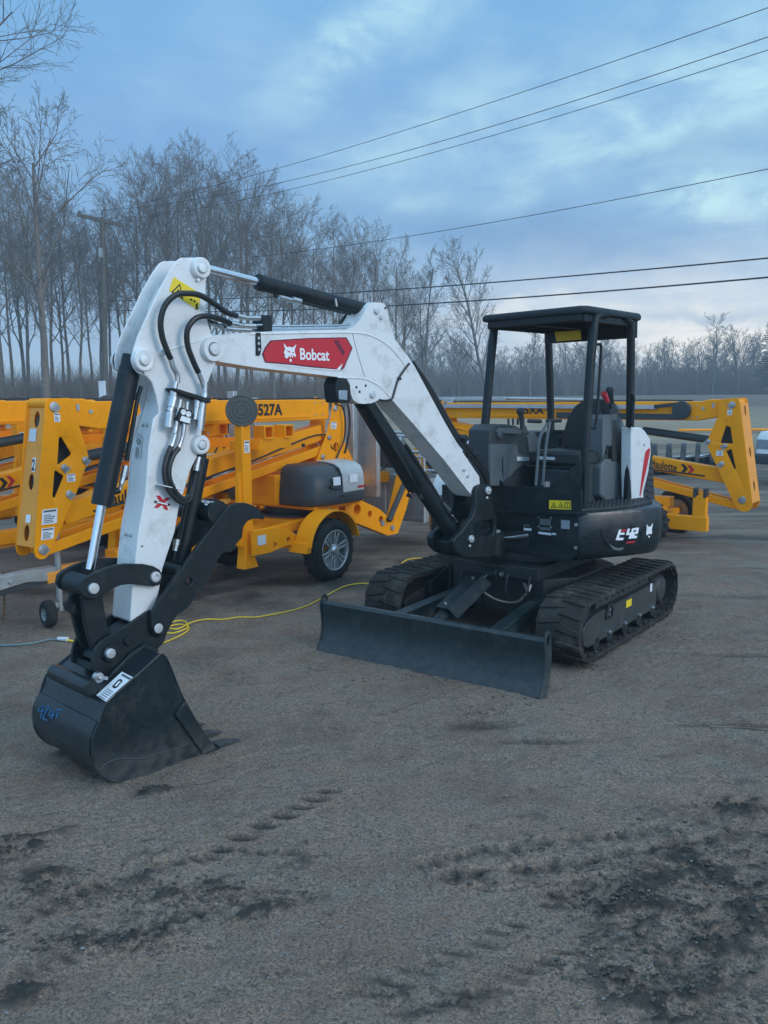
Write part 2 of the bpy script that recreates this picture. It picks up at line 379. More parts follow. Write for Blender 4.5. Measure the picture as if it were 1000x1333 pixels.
def grow(pts, k):                  # shrink or grow an outline about its middle
    mx = sum(p[0] for p in pts) / len(pts); my = sum(p[1] for p in pts) / len(pts)
    return [(mx + (p[0] - mx) * k, my + (p[1] - my) * k) for p in pts]
def smooth_loop(pts, n=4):
    P = [Vector((p[0], p[1])) for p in pts]; k = len(P); Q = []
    for i in range(k):
        a, b, c, d = P[i - 1], P[i], P[(i + 1) % k], P[(i + 2) % k]
        for j in range(n):
            t = j / n; q = .5 * ((2 * b) + (c - a) * t + (2 * a - 5 * b + 4 * c - d) * t * t + (3 * b - a - 3 * c + d) * t ** 3); Q.append((q.x, q.y))
    return Q

# ---------------------------------------------------------------- give every separate piece an object of its own
def split_pieces(ob, name):
    me = ob.data; n = len(me.vertices); par = list(range(n))
    def find(a):
        while par[a] != a: par[a] = par[par[a]]; a = par[a]
        return a
    for p in me.polygons:
        vs = p.vertices
        for v in vs[1:]:
            a, c = find(vs[0]), find(v)
            if a != c: par[a] = c
    isl = {}
    for p in me.polygons: isl.setdefault(find(p.vertices[0]), []).append(p)
    boxes = []
    for k, ps in isl.items():
        co = np.array([me.vertices[v].co for p in ps for v in p.vertices]); boxes.append([co.min(0) - .001, co.max(0) + .001, list(ps)])
    done = False
    while not done:                # pieces that touch stay together
        done = True
        for i in range(len(boxes)):
            for j in range(i + 1, len(boxes)):
                a, c = boxes[i], boxes[j]
                if np.all(a[0] < c[1]) and np.all(c[0] < a[1]):
                    boxes[i] = [np.minimum(a[0], c[0]), np.maximum(a[1], c[1]), a[2] + c[2]]; boxes.pop(j); done = False; break
            if not done: break
    if len(boxes) < 2: ob.name = name; return
    for bx in boxes:
        mp = {}; F = []; mi = []
        for p in bx[2]: F.append([mp.setdefault(v, len(mp)) for v in p.vertices]); mi.append(p.material_index)
        V = [None] * len(mp)
        for v, k in mp.items(): V[k] = tuple(me.vertices[v].co)
        m2 = bpy.data.meshes.new(name); m2.from_pydata(V, [], F)
        for m in me.materials: m2.materials.append(m)
        m2.polygons.foreach_set('material_index', mi); m2.polygons.foreach_set('use_smooth', [True] * len(F)); m2.set_sharp_from_angle(angle=R(35))
        o = bpy.data.objects.new(name, m2); col.objects.link(o); o.parent = ob.parent; o.matrix_basis = ob.matrix_basis.copy()
        for md in ob.modifiers:
            q = o.modifiers.new(md.name, 'BEVEL'); q.width = md.width; q.segments = md.segments; q.limit_method = 'ANGLE'; q.angle_limit = md.angle_limit
    bpy.data.objects.remove(ob)
# ---------------------------------------------------------------- ground
def hash2(ix, iy, seed):
    h = (ix.astype(np.int64) * 374761393 + iy.astype(np.int64) * 668265263 + seed * 1442695041) & 0x7fffffff
    h = ((h ^ (h >> 13)) * 1274126177) & 0x7fffffff
    return ((h ^ (h >> 16)) & 0xffff) / 65535.0
def vnoise(x, y, seed):
    ix = np.floor(x); iy = np.floor(y); fx = x - ix; fy = y - iy
    fx = fx * fx * (3 - 2 * fx); fy = fy * fy * (3 - 2 * fy)
    a = hash2(ix, iy, seed); b = hash2(ix + 1, iy, seed); c = hash2(ix, iy + 1, seed); d = hash2(ix + 1, iy + 1, seed)
    return (a * (1 - fx) + b * fx) * (1 - fy) + (c * (1 - fx) + d * fx) * fy - .5
def fbm(x, y, sc, seed, o=4, g=.5):
    r = 0; a = 1; k = 1 / sc
    for i in range(o):
        r = r + a * vnoise(x * k, y * k, seed + i * 17); a *= g; k *= 2.03
    return r
def sstep(a, b, x):
    t = np.clip((x - a) / (b - a), 0, 1); return t * t * (3 - 2 * t)
def base_z(x, y): return 1.15 * sstep(15, 60, np.asarray(y, float))
def gz(x, y): return float(base_z(x, y))
def build_ground():
    def axis(lo, hi, step, a, b, g):
        c = list(np.arange(lo, hi, step)); s = step; q = hi
        up = []
        while q < b: s *= g; q += s; up.append(q)
        s = step; q = lo; dn = []
        while q > a: s *= g; q -= s; dn.append(q)
        return np.array(dn[::-1] + c + up)
    xs = axis(-2.9, 4.0, .0135, -170, 170, 1.03)
    ys = axis(2.4, 7.2, .0135, -50, 215, 1.024)
    X, Y = np.meshgrid(xs, ys); Z = base_z(X, Y)
    near = sstep(40, 16, Y) * sstep(-30, -14, X) * sstep(34, 20, X)
    fine = sstep(11, 8, Y) * sstep(-4.5, -3, X) * sstep(6, 4.2, X)
    mud = np.zeros_like(X); wet_shade = np.zeros_like(X)
    def gp(px, py): p = ground_pt(px, py); return p.x, p.y
    def ell(px, py, a, b, ang=0, soft=.5):
        x0, y0 = gp(px, py); c, s = math.cos(R(ang)), math.sin(R(ang)); dx = X - x0; dy = Y - y0
        q = ((dx * c + dy * s) / a) ** 2 + ((-dx * s + dy * c) / b) ** 2
        return np.exp(-q ** 1.3)
    warp = fbm(X, Y, .5, 5, 3) * .10
    # churned mud areas
    for px, py, a, b, ang, k in ((60, 1160, .55, .22, 28, .9), (130, 1225, .45, .12, 20, .75), (20, 1100, .35, .15, 25, .9), (250, 1165, .5, .12, 30, .7), (330, 1190, .22, .05, 25, .7),
                                 (870, 1180, .40, .28, -20, 1.0), (960, 1120, .30, .35, 0, .9), (830, 1260, .30, .18, -30, .95), (920, 1300, .35, .15, 0, .9), (760, 1300, .2, .12, 0, .7),
                                 (940, 1050, .35, .10, 10, .7), (560, 1300, .3, .08, 0, .4), (200, 1030, .09, .055, 15, 1.0), (640, 925, .22, .09, 5, .8), (560, 985, .35, .10, 10, .25),
                                 (720, 1060, .6, .05, 8, .3), (10, 1290, .15, .10, 0, .8)):
        mud = np.maximum(mud, k * ell(px + 0, py, a, b, ang))
    mud = np.clip(mud * (1 + 2.2 * fbm(X, Y, .30, 11, 3)), 0, 1)
    ca_, sa_ = math.cos(R(28)), math.sin(R(28)); XR = (X * ca_ + Y * sa_) * .55; YR = -X * sa_ + Y * ca_
    cl = fbm(XR, YR, .030, 21, 3, .7); cl2 = fbm(XR, YR, .10, 31, 4, .6)
    clump = sstep(.07, .20, cl + cl2 * .8)
    Z = Z + fine * mud * (clump * .024 + cl2 * .028)
    wet_shade = np.maximum(wet_shade, mud * (.16 + .95 * clump))
    # general surface: gentle waves, grit, shallow scrapes
    Z = Z + near * (fbm(X, Y, 2.2, 3, 3) * .035 + fbm(X, Y, .45, 4, 3) * .010) * sstep(3.2, 5, Y + .35 * np.abs(X)) + fine * fbm(X, Y, .05, 8, 3, .7) * .0065 + fine * fbm(X, Y, .18, 9, 3) * .006
    sc = np.abs(fbm(X * .9 + Y * .45, Y * 4.2 - X * 1.1, .55, 14, 3)); scr = sstep(.045, .0, sc) * sstep(-.1, .2, fbm(X, Y, 1.2, 15, 2))
    Z = Z - fine * scr * .006; wet_shade = np.maximum(wet_shade, scr * .30 * fine)
    # lug prints; the mud's dark colour also paints shade into the hollows
    def lug(px, py, a, b, ang, depth, w=.6):
        nonlocal Z, wet_shade
        x0, y0 = gp(px, py); c, s = math.cos(R(ang)), math.sin(R(ang)); dx = X - x0 + warp * .25; dy = Y - y0 + warp * .25
        u = (dx * c + dy * s) / a; v = (-dx * s + dy * c) / b - .35 * u * u
        q = u ** 2 + v ** 2; e = np.exp(-(q ** 2)) * (.62 + .38 * np.tanh(v * 2.2)); rim = np.exp(-((np.sqrt(q) - 1.35) / .28) ** 2)
        Z = Z - depth * e + depth * .35 * rim; wet_shade = np.maximum(wet_shade, w * e)
    for px, py in ((430, 1027), (412, 1037), (390, 1049), (367, 1062), (342, 1075), (312, 1090), (290, 1106)):
        lug(px, py, .078, .036, -8, .026, 1.0)
        lug(px + 34, py + 3, .010, .012, 0, .010, .6)
    rng = np.random.default_rng(4)
    def path(pts, f):              # a point part of the way along a pixel path
        f *= len(pts) - 1; i = min(int(f), len(pts) - 2); f -= i; return pts[i][0] + (pts[i + 1][0] - pts[i][0]) * f, pts[i][1] + (pts[i + 1][1] - pts[i][1]) * f
    # rows of pad prints: (pixel path, count, half length, half width, angle, depth, darkness)
    for pts, n, a, b_, ang, dep, wt in ((((548, 1128), (640, 1108), (740, 1092), (850, 1082), (1000, 1050)), 22, .040, .060, 20, .022, .8), (((560, 1148), (660, 1140), (760, 1122), (870, 1105), (1000, 1082)), 22, .044, .058, 25, .022, .85),
                                        (((480, 1290), (600, 1240), (700, 1190), (760, 1150)), 13, .080, .024, -14, .018, .8), (((520, 1325), (640, 1290), (740, 1240), (800, 1195)), 13, .075, .024, -14, .018, .8),
                                        (((0, 1205), (100, 1165), (200, 1130), (300, 1112), (380, 1110)), 17, .062, .026, -35, .020, .85), (((40, 1262), (150, 1222), (260, 1190), (390, 1165)), 15, .062, .026, -35, .020, .85),
                                        (((640, 1040), (760, 1010), (880, 975), (1000, 930)), 17, .070, .022, -10, .009, .42), (((180, 1330), (330, 1280), (470, 1240)), 14, .065, .022, -25, .010, .45), (((420, 880), (520, 940), (640, 985), (780, 1010)), 16, .070, .020, 30, .008, .35), (((760, 900), (860, 880), (1000, 850)), 12, .080, .022, 0, .008, .40), (((0, 1010), (60, 1050), (180, 1075)), 8, .06, .02, 20, .010, .45)):
        for k in range(n):
            if rng.random() < .12: continue
            px, py = path(pts, k / (n - 1)); lug(px + rng.uniform(-4, 4), py + rng.uniform(-3, 3), a * rng.uniform(.8, 1.2), b_ * rng.uniform(.8, 1.2), ang + rng.uniform(-7, 7), dep * rng.uniform(.6, 1.2), wt * rng.uniform(.55, 1.1))
    # sharp edges dragged along the track sides
    for pts, dep, wt, wd in ((((600, 1136), (700, 1126), (800, 1112), (960, 1082)), .014, .9, .012), (((555, 1150), (640, 1160), (720, 1150), (800, 1135)), .012, .8, .010), (((140, 1090), (240, 1076), (340, 1056), (420, 1046)), .007, .45, .007), (((0, 1110), (120, 1098), (220, 1092)), .012, .7, .010),
                             (((130, 1242), (200, 1210), (290, 1180), (360, 1170)), .016, .9, .014), (((210, 1190), (250, 1160), (300, 1150), (340, 1165), (350, 1195)), .010, .7, .010), (((720, 1160), (790, 1200), (860, 1240), (900, 1290)), .016, .9, .014), (((560, 985), (640, 975), (720, 985)), .005, .4, .010)):
        P = [gp(*q) for q in pts]; dmin = np.full_like(X, 9.)
        for (x0, y0), (x1, y1) in zip(P, P[1:]):
            dx, dy = x1 - x0, y1 - y0; t = np.clip(((X - x0) * dx + (Y - y0) * dy) / (dx * dx + dy * dy), 0, 1); dmin = np.minimum(dmin, np.hypot(X - x0 - t * dx + warp * .35, Y - y0 - t * dy + warp * .35))
        e = np.exp(-(dmin / wd) ** 2) * sstep(-.18, .1, fbm(X, Y, .12, 77, 3)); rim = np.exp(-((dmin - wd * 2.2) / wd) ** 2)
        Z = Z - dep * e + dep * .5 * rim; wet_shade = np.maximum(wet_shade, wt * e)  # same dark colour paints the shade in the grooves
    # long ruts behind, seen flat
    rut = np.zeros_like(X)
    for px, py, a, b, ang, k in ((940, 700, 5, .16, -12, 1), (900, 660, 6, .22, -8, .7), (960, 740, 3.0, .12, -14, .6), (930, 775, 1.6, .10, -10, .5), (980, 940, .5, .05, -5, .8), (40, 790, 1.5, .5, 30, .5), (200, 770, 2.5, .6, 40, .5), (350, 745, 1.5, .5, 30, .4), (620, 940, .25, .10, 10, .7), (700, 960, .3, .05, 0, .6), (500, 790, .2, .6, 20, .4), (960, 850, .6, .06, -8, .6), (920, 1010, .5, .04, -8, .5)):
        rut = np.maximum(rut, k * ell(px, py, a, b, ang))
    lane = np.clip(ell(150, 760, 2.6, 1.3, 50, .5) * 1.0 + ell(420, 745, 2.6, 1.0, 50) * .9 + ell(300, 850, 1.2, .35, 40) * .45 + ell(560, 760, 1.6, 1.2, 50) * .5, 0, 1); wet_shade = np.maximum(wet_shade, lane * (.50 + .9 * fbm(X, Y, .35, 51, 4)).clip(0, .8))
    rut *= (.6 + 1.2 * (fbm(X, Y, .5, 41, 4) + .3)).clip(0, 1.2)
    Z = Z - near * rut * .035; wet_shade = np.maximum(wet_shade, rut * .75 * near)
    # settle the surface under things that stand on it
    for px, py, a in ((150, 1016, .10), (250, 992, .10)):
        x0, y0 = gp(px, py); e = np.exp(-(((X - x0) ** 2 + (Y - y0) ** 2) / a ** 2)); Z = Z * (1 - e)
    ny, nx = X.shape
    co = np.stack([X, Y, Z], -1).reshape(-1, 3).astype(np.float32)
    i = np.arange((ny - 1) * (nx - 1)); r_, c_ = i // (nx - 1), i % (nx - 1); a = r_ * nx + c_
    idx = np.stack([a, a + 1, a + nx + 1, a + nx], -1).reshape(-1).astype(np.int32)
    me = bpy.data.meshes.new('ground'); me.vertices.add(len(co)); me.vertices.foreach_set('co', co.reshape(-1))
    nf = len(i); me.loops.add(nf * 4); me.loops.foreach_set('vertex_index', idx); me.polygons.add(nf)
    me.polygons.foreach_set('loop_start', (np.arange(nf) * 4).astype(np.int32)); me.polygons.foreach_set('loop_total', np.full(nf, 4, np.int32))
    me.polygons.foreach_set('use_smooth', np.ones(nf, bool)); me.update(calc_edges=True)
    at = me.attributes.new('wet_shade', 'FLOAT', 'POINT'); at.data.foreach_set('value', np.clip(wet_shade, 0, 1).reshape(-1).astype(np.float32))  # moist mud, plus shade painted into prints and drag marks
    ob = bpy.data.objects.new('ground', me); col.objects.link(ob); ob['kind'] = 'structure'
    m = bpy.data.materials.new('ground'); m.use_nodes = True; nt = m.node_tree; N = nt.nodes; Lk = nt.links; b = N['Principled BSDF']; me.materials.append(m)
    tc = N.new('ShaderNodeTexCoord')
    def nz(sc_, det=6, rg=.6, vec=None):
        n = N.new('ShaderNodeTexNoise'); n.inputs['Scale'].default_value = sc_; n.inputs['Detail'].default_value = det; n.inputs['Roughness'].default_value = rg
        Lk.new(vec or tc.outputs['Object'], n.inputs['Vector']); return n.outputs['Fac']
    def mr(v, a_, b_, c0=0., d0=1.):
        n = N.new('ShaderNodeMapRange'); Lk.new(v, n.inputs[0])
        for k, q in enumerate((a_, b_, c0, d0)): n.inputs[k + 1].default_value = q
        return n.outputs[0]
    def mx(f, a_, b_):
        n = N.new('ShaderNodeMix'); n.data_type = 'RGBA'
        if isinstance(f, float): n.inputs[0].default_value = f
        else: Lk.new(f, n.inputs[0])
        for k, q in ((6, a_), (7, b_)):
            if isinstance(q, tuple): n.inputs[k].default_value = q + (1,)
            else: Lk.new(q, n.inputs[k])
        return n.outputs[2]
    def mth(op, a_, b_):
        n = N.new('ShaderNodeMath'); n.operation = op
        for k, q in enumerate((a_, b_)):
            if isinstance(q, (int, float)): n.inputs[k].default_value = q
            else: Lk.new(q, n.inputs[k])
        return n.outputs[0]
    c = mx(mr(nz(.8, 7), .35, .65), (.355, .268, .190), (.395, .272, .190))
    c = mx(mr(nz(.55, 6, .7), .46, .60, 0, .55), c, (.215, .138, .096)); c = mx(mr(nz(2.7, 6, .65), .42, .62), c, (.325, .275, .200)); c = mx(mr(nz(1.3, 7, .7), .50, .66, 0, .8), c, (.240, .155, .108))
    c = mx(mr(nz(5.5, 8, .7), .52, .74, 0, .55), c, (.125, .106, .086))
    c = mx(mr(nz(70, 6, .95), .46, .58, 0, 1.0), c, (.062, .055, .044))        # coarse sand grains
    c = mx(mr(nz(120, 4, .85), .57, .68, 0, .9), c, (.62, .53, .43))         # light grains
    vo = N.new('ShaderNodeTexVoronoi'); vo.inputs['Scale'].default_value = 70; Lk.new(tc.outputs['Object'], vo.inputs['Vector'])
    sp = N.new('ShaderNodeSeparateColor'); Lk.new(vo.outputs['Color'], sp.inputs[0])
    peb = mth('MULTIPLY', mr(vo.outputs['Distance'], .30, .22), mr(sp.outputs[0], .93, .94))
    c = mx(peb, c, mx(sp.outputs[1], (.16, .15, .13), (.42, .41, .39)))
    c = mx(mr(nz(9, 8, .8), .56, .66, 0, .7), c, (.080, .070, .055))
    wa = N.new('ShaderNodeAttribute'); wa.attribute_name = 'wet_shade'
    wv = mr(mth('ADD', wa.outputs['Fac'], mr(nz(22, 6, .7), .3, .7, -.18, .18)), .12, .75)
    c = mx(wv, c, mx(mr(nz(30, 5), .4, .6), (.036, .033, .027), (.066, .058, .046)))
    # churned lot farther back, then the field
    se = N.new('ShaderNodeSeparateXYZ'); Lk.new(tc.outputs['Object'], se.inputs[0])
    mp = N.new('ShaderNodeMapping'); mp.inputs['Rotation'].default_value = (0, 0, R(12)); mp.inputs['Scale'].default_value = (.22, 1.6, 1); Lk.new(tc.outputs['Object'], mp.inputs['Vector'])
    st = nz(1.5, 7, .68, mp.outputs[0])
    far = mr(se.outputs[1], 8.0, 13.0)
    c = mx(mth('MULTIPLY', far, mr(st, .47, .62, 0, .75)), c, (.080, .072, .062))
    c = mx(mth('MULTIPLY', far, mr(st, .46, .34, 0, .6)), c, (.33, .32, .28))
    fl = mth('ADD', se.outputs[1], mr(nz(.35, 5), .3, .7, -5, 5))
    grass = mx(mr(nz(1.1, 8, .75, mp.outputs[0]), .38, .62), (.34, .255, .165), (.48, .38, .26))
    grass = mx(mr(nz(.12, 5), .45, .62), grass, (.28, .245, .16))
    c = mx(mr(fl, 26, 31), c, grass)
    c = mx(mr(se.outputs[1], 44, 52), c, mx(mr(nz(2, 7, .7), .35, .65), (.15, .115, .085), (.24, .185, .135)))
    dk = N.new('ShaderNodeVectorMath'); dk.operation = 'MULTIPLY'; Lk.new(c, dk.inputs[0]); dk.inputs[1].default_value = (.82, .812, .845)   # damp soil
    Lk.new(dk.outputs[0], b.inputs['Base Color'])
    Lk.new(mr(wv, 0, 1, .93, .62), b.inputs['Roughness']); b.inputs['Specular IOR Level'].default_value = .3
    bn = N.new('ShaderNodeBump'); bn.inputs['Strength'].default_value = .8; bn.inputs['Distance'].default_value = .009
    Lk.new(mth('ADD', mth('ADD', mth('MULTIPLY', nz(100, 5, .75), .8), mth('MULTIPLY', nz(22, 6, .7), 1.3)), mth('MULTIPLY', peb, .5)), bn.inputs['Height'])
    b2 = N.new('ShaderNodeBump'); b2.inputs['Strength'].default_value = .5; b2.inputs['Distance'].default_value = .10; Lk.new(mth('MULTIPLY', far, st), b2.inputs['Height']); Lk.new(b2.outputs[0], bn.inputs['Normal'])
    Lk.new(bn.outputs[0], b.inputs['Normal'])
    return Z, xs, ys
GZ, GXS, GYS = build_ground()
def surf(x, y):
    i = min(max(np.searchsorted(GXS, x), 1), len(GXS) - 1); j = min(max(np.searchsorted(GYS, y), 1), len(GYS) - 1)
    return float(GZ[j, i])
# ---------------------------------------------------------------- excavator
def build_excavator():
    EX = root('excavator', 'white and black mini excavator with open canopy, front blade, thumb and bucket on the ground', 'excavator', loc=(CX, CY, 0))
    # ---- undercarriage
    W2, TW, H, RA, RB = .9875, .372, .514, 1.124, 1.097; r = H / 2
    def track(side):
        t1 = side * W2; t0 = side * (W2 - TW); lo, hi = min(t0, t1), max(t0, t1); f0, b0 = RA - r, -(RB - r)
        def loop(rad, n=14):       # closed outline of the belt at distance rad from the wheel centres
            return arc(f0, r, rad, -90, 90, n) + arc(b0, r, rad, 90, 270, n)
        g = MB(); o_, i_ = loop(r - .016), loop(r - .048); n = len(o_)
        v = []
        for (a, b_) in zip(o_, i_): v += [(a[0], lo + .012, a[1]), (a[0], hi - .012, a[1]), (b_[0], hi, b_[1]), (b_[0], lo, b_[1])]
        f = []
        for k in range(n):
            p, q = k * 4, (k + 1) % n * 4
            for e in range(4): f.append((p + e, p + (e + 1) % 4, q + (e + 1) % 4, q + e))
        g.add(v, f)
        # lugs
        per = 2 * (f0 - b0) + 2 * math.pi * (r - .02); N_ = 42
        def at(d):
            d %= per; st = f0 - b0
            if d < st: return (b0 + d, 2 * r, (1, 0), (0, 1))
            d -= st; q = math.pi * (r - .02)
            if d < q: a = d / (r - .02); return (f0 + r * math.sin(a), r + r * math.cos(a), (math.cos(a), -math.sin(a)), (math.sin(a), math.cos(a)))
            d -= q
            if d < st: return (f0 - d, 0, (-1, 0), (0, -1))
            d -= st; a = d / (r - .02); return (b0 - r * math.sin(a), r - r * math.cos(a), (-math.cos(a), math.sin(a)), (-math.sin(a), -math.cos(a)))
        mid = (lo + hi) / 2; pitch = per / N_
        for k in range(N_):
            for hf in (0, 1):
                d0 = (k + .5 * hf) * pitch
                ya, yb = (lo + .006, mid + .018) if hf == 0 else (mid - .018, hi - .006)
                ye, yi = (ya, yb) if hf == 0 else (yb, ya)       # outer edge, inner end
                P = []
                for (y, off, wd, ht) in ((ye, .012, .020, -.011), (ye + (yi - ye) * .16, .010, .026, -.001), (ye + (yi - ye) * .55, -.006, .027, .0), (yi, -.016, .020, -.003)):
                    for s_, up in ((-1, 0), (-.78, 1), (.78, 1), (1, 0)):
                        x, z, tg, nr = at(d0 + off + s_ * wd); h = (-.030 if not up else ht)
                        P.append((x + nr[0] * h, y, z + nr[1] * h))
                q = []
                for a in range(3):
                    for e in range(3): q.append((a * 4 + e, a * 4 + e + 1, a * 4 + e + 5, a * 4 + e + 4))
                q += [(0, 1, 2, 3), (15, 14, 13, 12)]
                g.add(P, q)
        # inner guide teeth
        for k in range(N_):
            x, z, tg, nr = at(k * pitch)
            for yy in (mid - .05, mid + .05, lo + .03, hi - .03):
                w_ = .012 if abs(yy - mid) < .1 else .008
                c = Vector((x - nr[0] * .065, yy, z - nr[1] * .065)); M = Matrix(((tg[0], 0, nr[0]), (0, 1, 0), (tg[1], 0, nr[1])))
                g.obox(c, (.028, .02, .035 if abs(yy - mid) < .1 else .02), M)
        return g.build('rubber_track', M_RUBBER, EX, FU, .004, 30, 1)
    for side in (1, -1):
        tr_ = track(side)
        s_ = side
        lo, hi = sorted((s_ * (W2 - .05), s_ * (W2 - TW + .05)))
        b = MB(); f0, b0 = RA - r, -(RB - r)
        b.prism([(b0 + .22, .125), (f0 - .02, .115), (f0 + .06, .15), (f0 + .09, .27), (f0 - .02, .325), (f0 - .20, .35), (b0 + .22, .36)], lo, hi)
        b.prism([(b0 + .25, .355), (f0 - .30, .345), (f0 - .34, .40), (b0 + .30, .41)], lo + .06, hi - .06)
        fr_ = b.build('track_frame', M_TFRAME, EX, FU, .008)
        oy = s_ * (W2 - .05)
        b = MB()                   # curved guard lip and rollers
        for x in (-.55, -.22, .10, .42, .68):
            b.cyl((x, s_ * (W2 - .05), .105), (x, s_ * (W2 - TW + .06), .105), .055, seg=18)
        b.cyl((0, s_ * (W2 - .10), .42), (0, s_ * (W2 - .25), .42), .045)
        b.build('rollers', M_FRAME, EX, FU, .004)
        b = MB()
        for x in (-.52, -.20, .12, .45): b.cyl((x, oy, .15), (x, oy + s_ * .016, .15), .018, seg=10); b.cyl((x, oy + s_ * .014, .15), (x, oy + s_ * .024, .15), .010, seg=6)
        b.cyl((.46, oy, .335), (.46, oy + s_ * .012, .335), .014, seg=8); b.cyl((.46, oy, .29), (.46, oy + s_ * .012, .29), .010, seg=8)
        b.build('bolts', M_STEEL, fr_, FU)
        b = MB(); b.prism(grow([(.40, .26), (.52, .26), (.54, .30), (.50, .375), (.42, .385), (.38, .34)], 1.0), oy, oy + s_ * .012, [grow([(.41, .27), (.51, .27), (.525, .30), (.49, .362), (.425, .37), (.395, .335)], .86)])
        b.build('grease_port', M_FRAME, fr_, FU)
        b = MB()                   # front idler and rear sprocket
        b.lathe((f0, s_ * (W2 - .07), r), (0, -s_, 0), [(0, .03), (0, .07), (.01, .09), (.02, .17), (.05, .19), (.16, .19), (.19, .17), (.20, .05)])
        b.build('idler_wheel', M_FRAME, EX, FU)
        b = MB()
        n = 15; pts = []
        for k in range(n):
            a = 360 * k / n
            for da, rr in ((-7, .165), (-3, .195), (3, .195), (7, .165)): pts.append((b0 + rr * math.cos(R(a + da)), r + rr * math.sin(R(a + da))))
        b.prism(pts, s_ * (W2 - .20), s_ * (W2 - .17))
        b.lathe((b0, s_ * (W2 - .30), r), (0, s_, 0), [(0, .14), (.13, .14), (.20, .125), (.225, .10), (.235, .03), (.235, 0)])
        b.build('drive_sprocket', M_TFRAME, EX, FU, .003)
        if side > 0:
            decal([(-.02, oy + .001, .27), (.10, oy + .001, .27), (.10, oy + .001, .33), (-.02, oy + .001, .33)], 'warning_label', M_YSTK, EX, FU, (0, .002, 0))
            decal([(-.50, oy + .001, .30), (-.455, oy + .001, .30), (-.455, oy + .001, .37), (-.50, oy + .001, .37)], 'info_label', M_WSTK, EX, FU, (0, .002, 0))
    # car body between the tracks
    b = MB()
    b.slab([(.55, -.42), (.55, .42), (.30, .60), (-.45, .60), (-.62, .40), (-.62, -.40), (-.45, -.60), (.30, -.60)], .24, .52)
    b.slab([(.62, -.40), (.62, .40), (-.55, .40), (-.55, -.40)], .52, .62)
    for s_ in (1, -1):
        b.prism([(.30, .22), (.62, .16), (.66, .40), (.34, .50)], s_ * .60, s_ * .66)
        b.prism([(-.55, .16), (-.30, .20), (-.30, .50), (-.50, .42)], s_ * .60, s_ * .66)
        for x in (-.40, .25):
            b.add([(x - .11, s_ * .58, .30), (x + .11, s_ * .58, .30), (x + .11, s_ * .58, .50), (x - .11, s_ * .58, .50),
                   (x - .15, s_ * .70, .20), (x + .15, s_ * .70, .20), (x + .15, s_ * .70, .38), (x - .15, s_ * .70, .38)],
                  [(0, 1, 2, 3), (7, 6, 5, 4), (0, 4, 5, 1), (1, 5, 6, 2), (2, 6, 7, 3), (3, 7, 4, 0)])
    # blade arm lugs and curved front ribs
    for y in (-.30, -.10, .13, .33):
        b.tube([(.56, y, .60), (.63, y, .52), (.65, y, .40), (.60, y, .26)], .010, 6)
    b.build('car_body', M_FRAME, EX, FU, .010)
    b = MB(); b.lathe((0, 0, .60), (0, 0, 1), [(0, .0), (0, .43), (.05, .43), (.055, .47), (.12, .47), (.125, .41), (.20, .41)], 48)
    b.build('slewing_ring', M_FRAME, EX, FU)
    # blade
    BL = W2
    prof = [(1.737, -.012), (1.690, .06), (1.668, .13), (1.660, .20), (1.664, .27), (1.676, .335), (1.680, .365), (1.664, .387),
            (1.630, .387), (1.628, .34), (1.622, .27), (1.618, .20), (1.626, .13), (1.650, .06), (1.700, -.012)]
    b = MB(); b.prism(prof, -BL + .012, BL - .012)
    b.prism([(1.732, -.014), (1.738, -.014), (1.699, .070), (1.691, .070)], -BL + .014, BL - .014)
    b.box((1.50, -.62, .12), (1.63, .62, .16)); b.box((1.56, -.80, .30), (1.635, .80, .33))
    bl = b.build('dozer_blade', M_BLADE, EX, FU, .004)
    for s_ in (1, -1):
        b = MB()
        side = [(1.742, -.014), (1.700, .07), (1.678, .14), (1.672, .20), (1.676, .27), (1.690, .345), (1.684, .385), (1.66, .425), (1.625, .435), (1.595, .41), (1.585, .36), (1.575, .25), (1.585, .14), (1.60, .06), (1.64, -.010)]
        b.prism(side, s_ * (BL - .012), s_ * BL, [circ((1.632, .365), .024, 12, 1, 1.7)])
        b.build('end_plate', M_BLADE, bl, FU, .003)
    for s_ in (1, -1):
        b = MB(); b.bar((.52, s_ * .36, .30), (1.645, s_ * .46, .215), .11, .13); b.build('blade_arm', M_BLADE, EX, FU, .008)
    b = MB(); b.cyl((.66, -.03, .545), (.98, -.03, .44), .026); b.build('blade_cylinder_rod', M_CHROME, EX, FU)
    b = MB(); b.cyl((.86, -.03, .485), (1.48, -.03, .285), .048); b.cyl((1.48, -.10, .27), (1.48, .04, .27), .035); b.cyl((.66, -.10, .55), (.66, .06, .55), .045)
    b.prism([(1.40, .20), (1.62, .14), (1.62, .34), (1.45, .33)], -.115, -.095); b.prism([(1.40, .20), (1.62, .14), (1.62, .34), (1.45, .33)], .035, .055)
    b.build('blade_cylinder', M_BLACK, EX, FU, .004)
    b = MB(); d = Vector((1.38 - .86, 0, .33 - .50)).normalized(); nx = Vector((-d.z, 0, d.x)) * -1
    nx = Vector((.31, 0, .95))
    P0, P1 = Vector((.84, -.03, .535)), Vector((1.36, -.03, .365))
    for (u0, z0), (u1, z1) in (((-.085, -.045), (-.055, .03)), ((-.055, .03), (.055, .03)), ((.055, .03), (.125, -.045))):
        a0 = P0 + Vector((0, u0, 0)) + nx * z0; a1 = P0 + Vector((0, u1, 0)) + nx * z1; c0 = P1 + Vector((0, u0, 0)) + nx * z0; c1 = P1 + Vector((0, u1, 0)) + nx * z1; e = nx * .005
        b.add([a0, a1, c1, c0, a0 + e, a1 + e, c1 + e, c0 + e], [(0, 1, 2, 3), (4, 5, 6, 7), (0, 1, 5, 4), (1, 2, 6, 5), (2, 3, 7, 6), (3, 0, 4, 7)])
    gd = b.build('cylinder_guard', M_BLACK, EX, FU, .003)
